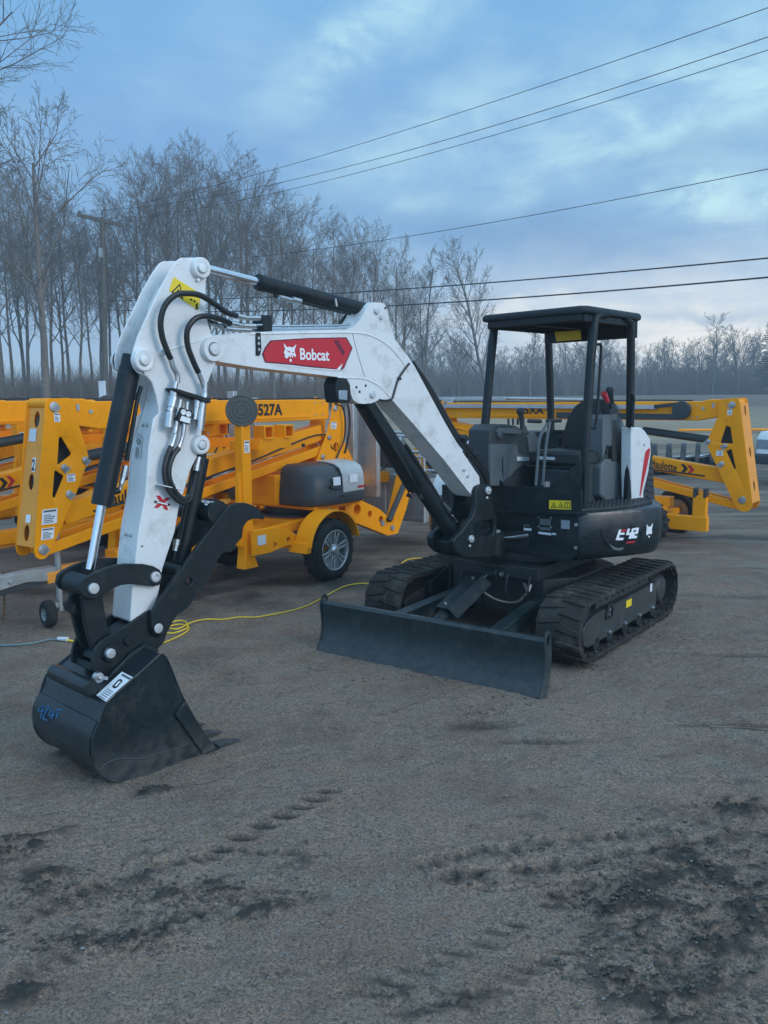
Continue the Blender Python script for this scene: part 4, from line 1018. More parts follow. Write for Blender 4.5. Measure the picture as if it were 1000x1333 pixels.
    def lg(pts): return fp3([(360 + x * .08, 440 + y * .08) for x, y in pts], tt)
    decal(lg([(115, 82), (135, 105), (160, 140), (185, 150), (205, 140), (230, 148), (255, 155), (280, 140), (305, 120), (322, 105), (318, 130), (300, 170), (295, 200), (300, 240), (310, 265), (318, 300), (300, 310), (290, 285), (272, 290), (268, 320), (255, 315), (250, 270), (238, 275), (240, 310), (225, 320), (215, 300), (200, 290), (185, 325), (160, 335), (150, 320), (130, 310), (140, 280), (120, 240), (130, 200), (145, 185), (130, 150)]), 'cat_head_emblem', M_WSTK, dk, FB, (0, .001, 0))
    decal([(p[0], tt, p[1]) for p in circ(FB.tr(378.5, 469, tt), .0095, 10)], 'cat_chin', M_WSTK, dk, FB, (0, .001, 0))
    for e in (([(170, 195), (200, 212), (225, 222), (215, 238), (190, 228)]), ([(252, 232), (282, 225), (284, 240), (262, 248)])):
        decal([(p[0], tt + .0012, p[2]) for p in lg(e)], 'cat_eye', M_RED, dk, FB, (0, .0008, 0))
    # work lamp under the boom
    b = MB(); lm = bt([(441, 491), (452, 493), (456, 501), (457, 520), (454, 525), (440, 524), (438, 515), (437, 500)], .10); b.prism(lm, -.02, .10)
    c = bt([(441, 508), (452, 508), (452, 521), (441, 520)], .102); b.prism(c, .100, .106, mi=1)
    b.build('work_lamp', [M_BLACK, M_LENS], EX, FB, .006)
    b = MB(); b.tube([FB.p3(506, 521, t1 + .008), FB.p3(511, 518, t1 + .008), FB.p3(515, 505, t1 + .008), FB.p3(519, 493, t1 + .008), FB.p3(526, 482, t1 + .008), FB.p3(533, 473, t1 + .008)], .008, 6)
    b.tube([FB.p3(494, 520.5, t1 + .004), FB.p3(500, 521.5, t1 + .006), FB.p3(507, 521, t1 + .008)], .008, 6)
    c = FB.p3(520, 493, t1 + .01); b.obox(c, (.03, .012, .02), Matrix.Identity(3)); b.build('lamp_cable', M_HOSE, bm_, FB)
    # hoses along the back of the leg
    b = MB()
    for k, (o, tt2) in enumerate(((0, .05), (2, .02), (3, -.02), (1, -.05))):
        b.tube([FB.p3(534 + o, 474 - o, tt2), FB.p3(560 + o, 512 - o, tt2), FB.p3(590 + o, 565 - o, tt2), FB.p3(607 + o * 2, 588 - o, tt2), FB.p3(622 + o * 2, 606, tt2), FB.p3(634 + o, 628, tt2), FB.p3(640, 660, tt2)], .014, 8)
    b.build('boom_hoses', M_HOSE, EX, FB)
    b = MB()
    for px, py in ((598, 571), (612, 592)): c = FB.p3(px, py, 0); b.obox(c, (.05, .15, .05), Matrix.Rotation(R(40), 3, 'Y'))
    b.build('hose_clamps', M_BLACK, EX, FB, .006)
    # ---- boom cylinder with guard
    a0, a1 = FB.p3(468, 514, 0), FB.p3(598, 708, 0); a0, a1 = Vector(a0), Vector(a1); ax = (a1 - a0).normalized()
    c_end = a0 + ax * ((Vector(FB.p3(552, 655, 0)) - a0).length)
    b = MB(); b.cyl(a0 + ax * .08, a1 - ax * .02, .062, seg=28); b.cyl(a1 + Vector((0, -.085, 0)), a1 + Vector((0, .085, 0)), .075, seg=24)
    b.build('boom_cylinder', M_BLACK, EX, FB, .004)
    b = MB(); w = .066; gd = bt([(459, 523)], -w) + bt([(488, 524), (548, 642), (545, 648)], w) + bt([(537, 649), (521, 624)], -w)
    b.prism(gd, w - .006, w); b.prism(gd, -w, -w + .006)
    p_, q_ = Vector((gd[0][0], 0, gd[0][1])), Vector((gd[5][0], 0, gd[5][1]))
    b.bar(p_, q_, 2 * w - .012, .006); p_, q_ = Vector((gd[1][0], 0, gd[1][1])), Vector((gd[2][0], 0, gd[2][1])); b.bar(p_, q_, 2 * w - .012, .006)
    b.build('cylinder_guard', M_BLACK, EX, FB, .004)
    b = MB(); b.tube([FB.p3(520, 573, .0), FB.p3(528, 580, .0), FB.p3(545, 606, .0), FB.p3(572, 650, .0), FB.p3(590, 685, .03)], .017, 8)
    b.tube([FB.p3(574, 652, .05), FB.p3(584, 668, .06), FB.p3(594, 678, .06)], .008, 6); b.build('cylinder_pipe', M_HOSE, EX, FB)
    b = MB(); b.cyl(FB.p3(520, 572, .0), FB.p3(525, 577, .0), .026, seg=8); b.cyl(FB.p3(578, 656, .05), FB.p3(585, 664, .05), .014, seg=8); b.cyl(FB.p3(588, 672, .05), FB.p3(594, 679, .05), .015, seg=8); b.build('pipe_fittings', M_STEEL, EX, FB)
    # ---- arm cylinder
    a0, a1 = Vector(FB.p3(262, 348, 0)), Vector(FB.p3(490, 407, 0)); ax = (a1 - a0).normalized(); st = a0 + ax * (Vector(FB.p3(337, 369, 0)) - a0).dot(ax)
    b = MB(); b.cyl(a0, st + ax * .02, .026, seg=20); b.build('arm_cylinder_rod', M_CHROME, EX, FB)
    b = MB(); b.cyl(st, a1 - ax * .05, .048, seg=28); b.cyl(st - ax * .01, st + ax * .04, .051, seg=28)
    b.bar(a1 - ax * .08, a1 + ax * .02, .09, .07)
    b.bar(st + ax * .12 - Vector((0, 0, .056)), a1 - ax * .25 - Vector((0, 0, .05)), .022, .026)
    b.prism(bt([(452, 429), (445, 425), (456, 410), (470, 396), (478, 398), (470, 412), (463, 426)], -.02), -.09, -.07); b.build('arm_cylinder', M_BLACK, EX, FB, .004)
    b = MB(); b.cyl(FB.p3(364, 387, .05), FB.p3(380, 391, .05), .016, seg=8); b.cyl(FB.p3(380, 390, .05), FB.p3(391, 393, .05), .022, seg=8); c = FB.p3(436, 394, .045); b.obox(c, (.014, .03, .05), Matrix.Rotation(R(14), 3, 'Y')); b.build('cylinder_fittings', M_STEEL, EX, FB)
    # hydraulic lines on the boom
    b = MB()
    for k, (y0, tt2) in enumerate(((421, .075), (424.5, .045), (428, .015), (426, -.03))):
        b.tube([FB.p3(322, y0 + 3, tt2), FB.p3(345, y0 + 2, tt2), FB.p3(360, y0 + 3.5, tt2), FB.p3(440, y0 + 2.5, tt2), FB.p3(456, y0 + 1, tt2)], .0075, 8)
    b.build('steel_lines', M_CHROME, EX, FB)
    b = MB(); c = FB.tr(346, 420, .085); b.prism(bt([(342, 410), (354, 410), (355, 431), (343, 431)], .085), -.02, .085)
    b.prism(bt([(333.5, 433), (340, 433), (341, 455), (339, 463), (334, 463)], .105), .096, .104); bk = b.build('line_clamp', M_BLACK, EX, FB, .004)
    b = MB()
    for x, y in ((337, 440), (337, 447), (337.5, 455)): c = FB.tr(x, y, .105); b.cyl((c[0], .103, c[1]), (c[0], .107, c[1]), .009, seg=10)
    b.build('clamp_bolts', M_STEEL, bk, FB)

    # ---- dipper arm
    t1 = .10
    dip = bt([(231, 338.5), (236, 335.5), (258, 335), (265, 338), (270, 345), (271.5, 354), (268.5, 366), (268, 406), (272, 424), (278, 440), (283, 456), (281, 474), (274, 490), (268, 508), (265.5, 530), (264, 550), (262, 572), (256, 596), (248, 612),
              (240, 640), (233, 662), (228, 692), (212, 740), (206.5, 775), (198, 797), (188, 806), (172, 812), (169.5, 808), (172, 772), (181, 690), (190, 640), (194, 580), (200, 545), (207, 538), (206, 528), (203, 514), (198, 498), (190, 489), (180, 486), (173.5, 479), (172, 466), (174, 454), (180, 436), (208, 376), (222, 351)], t1)
    hl = [bt([(229.5, 404), (230.5, 404), (230.5, 405), (229.5, 405)], t1)]
    b = MB(); b.prism(dip, t1 - .012, t1); b.prism(dip, -t1, -t1 + .012)
    # closed box section of the arm proper
    core = bt([(268, 508), (262, 560), (254, 596), (246, 612), (238, 640), (231, 662), (226, 692), (210, 740), (204.5, 775), (196, 795), (172, 811), (170, 808), (173, 772), (182, 690), (191, 640), (195, 580), (208, 538), (225, 470), (245, 468), (262, 480)], t1)
    b.prism(core, -t1 + .012, t1 - .012)
    cap = bt([(233, 340), (258, 337), (266, 350), (264, 380), (240, 420), (222, 425), (214, 400)], t1); 
    b.prism(bt([(214, 398), (226, 372), (234, 372), (226, 396), (222, 420), (212, 424)], t1), -t1 + .012, t1 - .012)
    arm = b.build('dipper_arm', M_WHITE, EX, FB, .006, 35, 2)
    b = MB()
    for x, y, rr in ((262.5, 348.5, .058), (187.5, 468.5, .062), (262, 579, .055)):
        c = FB.tr(x + 1.5, y, t1 + .035)
        b.lathe((c[0], t1 - .002, c[1]), (0, 1, 0), [(0, rr + .004), (.032, rr), (.038, rr - .006), (.038, rr - .025), (.034, .03)], 30)
        b.lathe((c[0], -t1 + .002, c[1]), (0, -1, 0), [(0, rr + .004), (.032, rr), (.038, rr - .006), (.038, 0)], 30)
    bs = bt([(207, 459), (232, 452), (262, 443), (268, 440)], t1); b.tube([(p[0], t1, p[1]) for p in bs], .005, 6, smooth=False); c = FB.tr(210, 459, t1); b.cyl((c[0], t1, c[1]), (c[0], t1 + .022, c[1]), .018, seg=14)
    b.build('arm_bosses', M_WHITE, arm, FB)
    b = MB()
    for x, y, rr in ((262.5, 348.5, .030), (187.5, 468.5, .031), (262, 579, .026)):
        c = FB.tr(x + 1.5, y, t1 + .045); b.lathe((c[0], t1 + .02, c[1]), (0, 1, 0), [(0, rr), (.026, rr), (.031, rr - .005), (.032, 0)], 24)
    for x, y in ((257.5, 364), (188.5, 484)): c = FB.tr(x, y, t1 + .01); b.cyl((c[0], t1 - .002, c[1]), (c[0], t1 + .02, c[1]), .011, seg=8)
    b.build('arm_pins', M_PIN, arm, FB)
    b = MB()                       # bolts on the front face of the arm
    for cxp, py in ((203, 554), (180.5, 699)):
        c = FB.tr(cxp, py, t1)
        for t in (.015, -.030): b.lathe((c[0] - .004, t, c[1]), (1, 0, 0), [(0, .010), (.012, .009), (.016, .005), (.016, 0)], 10)
    b.build('front_bolts', M_GALV, arm, FB)
    b = MB(); ca, cb = FB.tr(197, 566, t1), FB.tr(193, 600, t1)
    for (u0, v0), (u1, v1) in (((0, 0), (1, .12)), ((1, .12), (1, .95)), ((0, 0), (0, .3)), ((.2, .15), (.7, .3)), ((.7, .3), (.3, .42)), ((.3, .42), (.2, .15)), ((.35, .2), (.9, .45)), ((0, .3), (.8, .5)), ((.1, .5), (.1, .9)), ((.3, .5), (.3, .9)), ((.5, .55), (.5, .95))):
        f = lambda u, v: Vector((ca[0] + (cb[0] - ca[0]) * v + .0015, .02 - .065 * (1 - u) - .0, ca[1] + (cb[1] - ca[1]) * v))
        b.tube([f(u0, v0), f(u1, v1)], .0014, 4, smooth=False)
    b.build('icon', M_BSTK, arm, FB)
    b = MB()
    ys_ = bt([(226, 361), (238, 357), (263.5, 382), (256, 404), (220, 380)], t1 + .001)
    yl = decal(fp3([(226, 360.5), (261.5, 382.5), (258, 404), (220, 378.5)], t1 + .001), 'warning_label', M_YSTK, arm, FB, (0, .0015, 0))
    b = MB()
    tri = bt([(224, 379), (233, 369), (238, 388)], t1 + .004); tri = bt([(223, 380), (234.5, 369), (239, 390)], t1 + .003)
    b.prism(tri, t1 + .0025, t1 + .0035, [grow(tri, .72)]); b.prism(grow(tri, .35), t1 + .0025, t1 + .0035)
    for q in (([(248, 388), (251, 390), (250, 392), (247, 390)]), ([(252.5, 390), (255, 391.5), (254, 394), (252, 392)]), ([(255, 396), (258, 394), (257, 399), (259, 402), (255, 403)])): b.prism(bt(q, t1 + .003), t1 + .0025, t1 + .0035)
    b.build('pictograms', M_BSTK, yl, FB)
    # X sticker
    def xs(pts): return fp3([(180 + x * .2, 640 + y * .2) for x, y in pts], t1 + .001)
    decal(xs([(118, 25), (138, 25), (162, 48), (188, 38), (212, 42), (186, 62), (210, 80), (196, 96), (206, 122), (178, 116), (158, 100), (130, 108), (98, 102), (130, 80), (102, 70), (103, 55), (135, 56)]), 'x_sticker', M_WSTK, arm, FB, (0, .0012, 0))
    xk = decal([(p[0], t1 + .0024, p[2]) for p in xs([(116, 24), (140, 26), (161, 52), (186, 38), (212, 42), (176, 66), (196, 120), (172, 116), (154, 88), (128, 106), (100, 102), (140, 68)])], 'x_mark', M_RED, arm, FB, (0, .001, 0))
    decal([(p[0], t1 + .0036, p[2]) for p in xs([(104, 56), (207, 78), (204, 94), (103, 71)])], 'x_band', M_BSTK, xk, FB, (0, .001, 0))
    decal([(p[0], t1 + .0048, p[2]) for p in xs([(120, 62), (191, 78), (189, 88), (119, 71)])], 'x_band_white', M_WSTK, xk, FB, (0, .0008, 0))
    b = MB()
    for x, y in ((185, 711),): c = FB.tr(x, y, t1); b.cyl((c[0], t1 - .001, c[1]), (c[0], t1 + .0025, c[1]), .006, seg=8)
    b.build('rust_spot', M_RUST, arm, FB)
    # ---- couplings on the side of the arm
    tb = t1 + .05
    b = MB(); pq = bt([(222, 505), (228, 506), (270, 519), (272, 524), (268, 525), (224, 509)], t1 + .06); b.prism(pq, t1, t1 + .085)
    b.build('coupling_bracket', M_BLACK, arm, FB, .003)
    b = MB()
    def coup(pts, rads):
        for (p, q), r_ in zip(zip(pts[:-1], pts[1:]), rads): b.cyl(FB.p3(p[0], p[1], tb), FB.p3(q[0], q[1], tb), r_, seg=14)
    coup([(229, 497), (227, 506), (226, 517), (223, 530), (221, 536), (219, 556)], [.016, .022, .030, .024, .028, .024])
    coup([(267, 497), (266.5, 512), (264, 524), (262, 535), (259, 560)], [.018, .024, .024, .028, .028])
    coup([(235, 520), (232, 535), (229, 556), (227, 564)], [.016, .014, .019, .014]); coup([(244, 523), (243, 532), (241, 545), (238, 568)], [.012, .016, .013, .017])
    coup([(257, 520), (256, 530), (253, 546)], [.022, .018])
    b.build('quick_couplers', M_STEEL, arm, FB)
    b = MB(); mb = bt([(236, 530), (250, 535), (248, 553), (231, 547)], tb + .03); b.prism(mb, t1, tb + .03); mk = b.build('coupler_block', M_BSTK, arm, FB, .004)
    wq = bt([(236.5, 541), (248, 544.5), (247, 551.5), (234, 547.5)], tb + .031); decal([(p[0], tb + .031, p[1]) for p in wq], 'block_label', M_WSTK, mk, FB, (0, .002, 0))
    b = MB()
    for x, y in ((238.5, 536.5), (245, 539)): c = FB.tr(x, y, tb + .03); b.lathe((c[0], tb + .028, c[1]), (0, 1, 0), [(0, .016), (.008, .016), (.008, .009), (.003, .009), (.003, 0)], 14)
    b.build('block_ports', M_WSTK, mk, FB)
    # hoses over the knuckle
    b = MB()
    hz = [(337, 413, .10), (326, 412, .12), (308, 411, .15), (296, 407, .17), (280, 396, .18), (262, 385, .19), (245, 382, .19), (229, 384, .19), (216, 396, .18), (209.5, 415, .17), (211, 437, .16), (219, 460, .155), (222.5, 467, .15)]
    b.tube([FB.p3(*p) for p in hz[2:]], .0165, 10)
    hz2 = [(300, 421, .13), (283, 414, .16), (266, 411.5, .18), (253, 416, .18), (244, 430, .17), (244.5, 450, .16), (252, 471, .155), (258.5, 485, .15)]
    b.tube([FB.p3(*p) for p in hz2], .0165, 10)
    b.tube([FB.p3(*p) for p in ((300, 426, .05), (288, 424, .08), (276, 419, .09), (268, 414, .06))], .010, 8)
    b.tube([FB.p3(*p) for p in ((223, 581, .15), (217, 596, .15), (214, 615, .15), (218, 634, .15), (228, 648, .15), (238, 654, .15), (247, 650, .14), (251, 636, .12), (254, 620, .08), (256, 606, .06))], .0155, 10)
    b.tube([FB.p3(*p) for p in ((233, 583, .155), (226, 592, .155), (220.5, 608, .155), (221, 624, .155), (229, 641, .155), (239, 650, .155), (246, 646, .14))], .0155, 10)
    b.build('arm_hoses', M_HOSE, EX, FB)
    b = MB()
    for pts, rr in ((((222, 466), (226, 479), (230.5, 488), (231.5, 499)), .015), (((258, 484), (263, 496), (267, 508)), .014), (((229, 563), (225, 577), (222, 583)), .012), (((238, 567), (235, 577), (232, 584)), .012)):
        b.tube([FB.p3(x, y, .15) for x, y in pts], rr, 8)
    for x0, y0, x1, y1, rr in ((306, 411, 318, 413.5, .018), (318, 413.5, 324, 414, .014), (324, 414, 338, 414, .016), (300, 421, 310, 423, .018), (310, 423, 316, 424, .013), (316, 424, 332, 424.5, .016), (294, 428, 306, 429, .016), (306, 429, 326, 430, .014), (276, 422, 290, 427, .012)):
        b.cyl(FB.p3(x0, y0, .09), FB.p3(x1, y1, .09), rr, seg=10)
    b.build('hose_ends', M_STEEL, EX, FB)
    b = MB(); b.bar(FB.p3(206, 631, .13), FB.p3(234, 637.5, .13), .075, .006); b.build('hose_guide', M_WHITE, EX, FB, .002)
    # ---- bucket cylinder
    a0, a1 = Vector(FB.p3(171.5, 468, 0)), Vector(FB.p3(132.5, 657, 0)); ax = (a1 - a0).normalized(); e = Vector(FB.p3(117.5, 741, 0))
    b = MB(); b.cyl(a0 + ax * .05, a1, .058, seg=30); b.cyl(a0 - ax * .02, a0 + ax * .10, .054, seg=30); b.cyl(a0 + ax * .09, a0 + ax * .10, .060, seg=30); b.cyl(a1 - ax * .012, a1 + ax * .004, .056, seg=30)
    b.tube([FB.p3(184, 503, .03), FB.p3(181, 512, .03), FB.p3(179, 520, .03), FB.p3(165, 600, .03)], .0125, 8)
    b.cyl(FB.p3(146, 641, .02), FB.p3(156, 638, .03), .018, seg=10); b.build('bucket_cylinder', M_BLACK, EX, FB, .003)
    b = MB(); b.cyl(a1, e, .0245, seg=24); b.build('bucket_cylinder_rod', M_CHROME, EX, FB)
    b = MB(); b.cyl(FB.p3(164, 606, .035), FB.p3(161, 620, .035), .019, seg=8); b.cyl(FB.p3(161, 620, .035), FB.p3(158, 630, .035), .015, seg=8); b.tube([FB.p3(158, 630, .035), FB.p3(156, 636, .03), FB.p3(152, 640, .03)], .011, 8); b.build('cylinder_fittings', M_STEEL, EX, FB)
    # ---- bucket linkage
    lk = [(104, 768), (106, 758), (112, 752), (125, 745), (140, 739), (152, 735.5), (164, 734), (188, 734.5), (200, 737), (208, 741.5), (212.5, 749), (212, 757), (207, 762), (200, 763.5), (184, 761.5), (168, 760.5), (157, 762), (148, 766), (140, 771), (134, 775), (127, 779), (117, 780), (108, 776)]
    for t0_, t1_ in ((.118, .145), (-.145, -.118)):
        b = MB(); b.prism(bt(lk, .145), t0_, t1_); b.build('link_arm', M_BLACK, EX, FB, .005)
    b = MB(); c = FB.tr(121.6, 766, .15); d_ = FB.tr(202.6, 751, .15)
    b.lathe((c[0], .10, c[1]), (0, 1, 0), [(0, .03), (.060, .03), (.065, .026), (.066, 0)], 22)
    b.lathe((d_[0], .10, d_[1]), (0, 1, 0), [(0, .03), (.055, .031), (.060, .028), (.061, .018), (.050, .014), (.050, 0)], 22)
    b.build('link_pins', M_PIN, EX, FB)
    b = MB(); b.cyl((c[0], -.115, c[1]), (c[0], .115, c[1]), .058, seg=26)
    pk_ = bt([(108, 760), (134, 760), (135, 782), (139, 810), (146, 830), (152, 850), (146, 862), (136, 862), (120, 845), (112, 815), (108, 785)], .085)
    b.prism(pk_, .045, .085); b.prism(pk_, -.085, -.045); b.prism(bt([(112, 772), (130, 772), (134, 812), (118, 812)], .05), -.05, .05)
    ey = [FB.tr(x, y, 0) for x, y in ((98, 776), (108, 779), (104, 800), (96, 801), (85, 794), (82, 785), (88, 778))]; b.prism(ey, -.012, .012, [circ(FB.tr(93, 788, 0), .014, 12)])
    b.build('push_link', M_BLACK, EX, FB, .006)
    # ---- coupler
    t1 = .125
    cp = bt([(120, 874), (120, 862), (122, 850), (126, 841), (132, 834), (146, 826), (170, 811), (189, 798), (196, 794), (206, 800), (216, 808), (219, 820), (214, 836), (205, 846), (190, 850), (176, 856), (160, 868), (150, 876), (136, 878)], t1)
    b = MB(); b.prism(cp, t1 - .022, t1); b.prism(cp, -t1, -t1 + .022)
    b.prism(bt([(128, 862), (140, 840), (180, 812), (200, 805), (205, 830), (180, 848), (150, 868)], t1), -.06, .06)
    b.prism(bt([(126, 866), (150, 872), (150, 880), (124, 876)], t1), -t1, t1)
    for x, y, rr in ((145.5, 851, .050), (206.5, 818, .050), (168, 835, .025)):
        c = FB.tr(x, y, t1 + .02); b.lathe((c[0], t1 - .002, c[1]), (0, 1, 0), [(0, rr), (.022, rr), (.026, rr - .005), (.026, 0)], 26)
    b.build('quick_coupler_frame', M_BLACK, EX, FB, .005)
    b = MB()
    for x, y, rr in ((145, 851, .027), (206.5, 818, .030)):
        c = FB.tr(x, y, t1 + .045); b.lathe((c[0], t1 + .015, c[1]), (0, 1, 0), [(0, rr), (.030, rr), (.035, rr - .005), (.036, 0)], 22)
    b.build('coupler_pins', M_PIN, EX, FB)
    # ---- thumb
    tn = .172
    th = [(199, 796), (205, 786), (214, 773), (224, 758), (242, 733), (260, 708), (278, 684), (289, 669), (298, 660), (308, 654.8), (320, 654.6), (330, 658), (338, 664), (345, 673), (343.5, 676.5), (336, 675), (329, 675.5), (322, 679), (317, 686), (315.5, 700), (308, 708), (298, 715), (288, 723), (278, 740), (272, 757), (265, 766), (257, 775), (246, 790), (232, 800), (226, 808), (219, 822), (210, 829), (201, 824), (197, 812)]
    for a_, b_ in ((tn - .028, tn), (-tn, -tn + .028)):
        b = MB(); b.prism(bt(th, tn), a_, b_, [circ(FB.tr(246, 757, tn), .024, 16)]); b.build('thumb_plate', M_BLACK, EX, FB, .005)
    b = MB(); c = FB.tr(285, 668, tn); b.cyl((c[0], -tn - .10, c[1]), (c[0], tn - .02, c[1]), .062, seg=26); 
    c2 = FB.tr(240, 745, tn); b2 = MB(); b2.cyl((c2[0], -tn, c2[1]), (c2[0], tn - .02, c2[1]), .035, seg=20); b2.build('thumb_cross_pin', M_BLACK, EX, FB, .004)
    tc_ = b.build('thumb_cross_tube', M_BLACK, EX, FB, .004)
    # upside-down maker's name round the tube
    import bmesh as _b
    q0 = Vector((c[0], tn - .055, c[1])); rad = .0625
    cu = bpy.data.curves.new('tx', 'FONT'); cu.body = 'Bobcat'; cu.offset = .02; tmp = bpy.data.objects.new('tmp', cu); col.objects.link(tmp); bpy.context.view_layer.update()
    me0 = bpy.data.meshes.new_from_object(tmp); bpy.data.objects.remove(tmp); vs = [v.co.copy() for v in me0.vertices]; fs = [tuple(p.vertices) for p in me0.polygons]
    xm = max(v.x for v in vs); ym = max(v.y for v in vs); g = MB(); V = []
    for v in vs:
        a = R(15) - (v.y / ym) * .048 / rad           # rolls over the upper front of the tube, letters head-down
        a = R(62) - (1 - v.y / ym) * -.75
        V.append((c[0] + math.cos(a) * rad * 1.01, tn - .06 - .24 * (1 - v.x / xm) * 1.0, c[1] + math.sin(a) * rad * 1.01))
    # read from above and behind: reverse both directions so it stands on its head
    V = [(c[0] + math.cos(R(95) - (v.y / ym) * .85) * rad * 1.012, tn - .05 - .22 * (v.x / xm), c[1] + math.sin(R(95) - (v.y / ym) * .85) * rad * 1.012) for v in vs]
    g.add(V, fs); g.build('lettering', M_WSTK, tc_, FB)
    # thumb cylinder along the back of the arm
    a0, a1 = Vector(FB.p3(262, 596, 0)), Vector(FB.p3(229, 765, 0)); ax = (a1 - a0).normalized()
    b = MB(); b.cyl(Vector(FB.p3(262, 583, 0)), a0 + ax * .05, .035, seg=20); b.cyl(a0, a1 - ax * .15, .048, seg=26); b.cyl(a1 - ax * .2, a1, .03, seg=20)
    b.tube([FB.p3(262, 590, .06), FB.p3(257, 600, .07), FB.p3(250, 630, .07), FB.p3(240, 672, .06), FB.p3(232, 712, .05)], .014, 8)
    b.cyl((a1.x, -.06, a1.z), (a1.x, .06, a1.z), .05, seg=22); b.build('thumb_cylinder', M_BLACK, EX, FB)
    b = MB()
    b.cyl(FB.p3(259.5, 595, .09), FB.p3(257, 605, .09), .016, seg=8); b.cyl(FB.p3(257, 605, .09), FB.p3(255.5, 613, .09), .020, seg=8)
    b.cyl(FB.p3(231, 702, .07), FB.p3(229.5, 710, .07), .021, seg=8); b.cyl(FB.p3(229.5, 710, .07), FB.p3(228, 717, .07), .016, seg=8); b.build('thumb_fittings', M_STEEL, EX, FB)
    # ---- bucket
    BW = .34
    sp = [(209.5, 851), (214, 853), (219, 861), (224, 872), (229, 884), (240, 911), (252, 932), (265, 953), (281, 973), (292, 979), (268, 986), (246.5, 998), (225, 1006), (204, 1013), (180, 1018), (160, 1018), (144, 1015), (132, 1008), (124, 998), (120, 988), (119, 978), (120, 962), (124.5, 950), (129, 940), (133, 930), (136, 919), (139, 914), (145, 908)]
    so = bt(sp, BW)
    bk_ = MB()
    bk_.prism(so, BW - .014, BW); bk_.prism(so, -BW, -BW + .014)
    # wrapper: lip -> back -> top, swept across
    wr = bt([(292, 979), (268, 986.5), (246.5, 998), (225, 1006), (204, 1013), (180, 1018), (160, 1018), (144, 1015), (132, 1008), (124, 998), (120, 988), (119, 978), (120, 962), (124.5, 950), (129, 940), (133, 930), (136, 919), (139, 914), (160, 896), (185, 873), (209.5, 851)], BW)
    V = []; n = len(wr); cmid = (sum(p[0] for p in wr) / n, sum(p[1] for p in wr) / n)
    for t in (-BW + .004, BW - .004):
        for (s, z) in wr: V.append((s, t, z))
        for i, (s, z) in enumerate(wr):
            d = Vector((cmid[0] - s, cmid[1] - z)).normalized() * .016; V.append((s + d.x, t, z + d.y))
    F = []
    for i in range(n - 1):
        F += [(i, i + 1, 2 * n + i + 1, 2 * n + i), (n + i, n + i + 1, 3 * n + i + 1, 3 * n + i), (i, i + 1, n + i + 1, n + i), (2 * n + i, 2 * n + i + 1, 3 * n + i + 1, 3 * n + i)]
    F += [(0, n, 3 * n, 2 * n), (n - 1, 2 * n - 1, 4 * n - 1, 3 * n - 1)]
    bk_.add(V, F)
    bucket = bk_.build('bucket', M_BUCKET, EX, FB, .003, 32)
    # rim beads round the side plate, wear strip line, reinforcement bands
    b = MB()
    for s_ in (1, -1):
        b.tube([(p[0], s_ * (BW), p[1]) for p in bt([(281, 973), (265, 953), (240, 911), (219, 861), (211, 851)], BW)], .004, 6)
        b.tube([(p[0], s_ * (BW + .0005), p[1]) for p in bt([(225, 1006), (204, 1013), (180, 1018), (160, 1018), (144, 1015), (132, 1008), (124, 998), (120, 985), (120, 962), (129, 940), (136, 919), (145, 908), (185, 873), (209, 851)], BW)], .0055, 6)
        if s_ > 0: b.tube([(p[0], BW, p[1]) for p in bt([(130, 1002), (138, 994), (150, 989), (162, 987.5), (176, 988), (190, 986), (205, 981), (228, 975), (246, 968)], BW)], .0045, 6)
    b.build('weld_beads', M_BUCKET, bucket, FB)
    b = MB()
    for (s0, z0), (s1, z1), off in ((FB.tr(129.5, 939, BW), FB.tr(124, 952, BW), 0),):
        pass
    wq = bt([(118.4, 985), (119, 965), (123.5, 951), (128.5, 940)], BW)
    V = [(p[0] , t, p[1]) for t in (-BW + .01, BW - .01) for p in wq] ; d_ = .007
    V2 = [(v[0] + d_, v[1], v[2]) for v in V]; b.add(V + V2, [(i, i + 1, i + 5, i + 4) for i in range(3)] + [(8 + i, 9 + i, 13 + i, 12 + i) for i in range(3)] + [(3, 7, 15, 11), (0, 4, 12, 8), (0, 1, 9, 8), (1, 2, 10, 9), (2, 3, 11, 10), (4, 5, 13, 12), (5, 6, 14, 13), (6, 7, 15, 14)])
    b.build('wear_plate', M_BUCKET, bucket, FB, .002)
    # side cutter, cutting edge, teeth
    for s_ in (1, -1):
        b = MB(); sc_ = bt([(229, 931), (240, 914), (243, 914), (265, 952), (281, 974), (265, 982)], BW + .02)
        b.prism(sc_, s_ * BW, s_ * (BW + .022)); b.build('side_cutter', M_BUCKET, bucket, FB, .004)
    b = MB(); le = [(3.55, .0), (3.30, .018)]
    lip = bt([(249, 996), (270, 985), (296, 976), (297, 979.5), (272, 990), (251, 1000)], BW + .01); b.prism(lip, -BW - .012, BW + .012); b.build('cutting_edge', M_BUCKET, bucket, FB, .004)
    base = FB.tr(296, 976, BW); tip = FB.tr(321, 970.5, BW - .03)
    l0 = bt([(296, 977)], BW)[0]
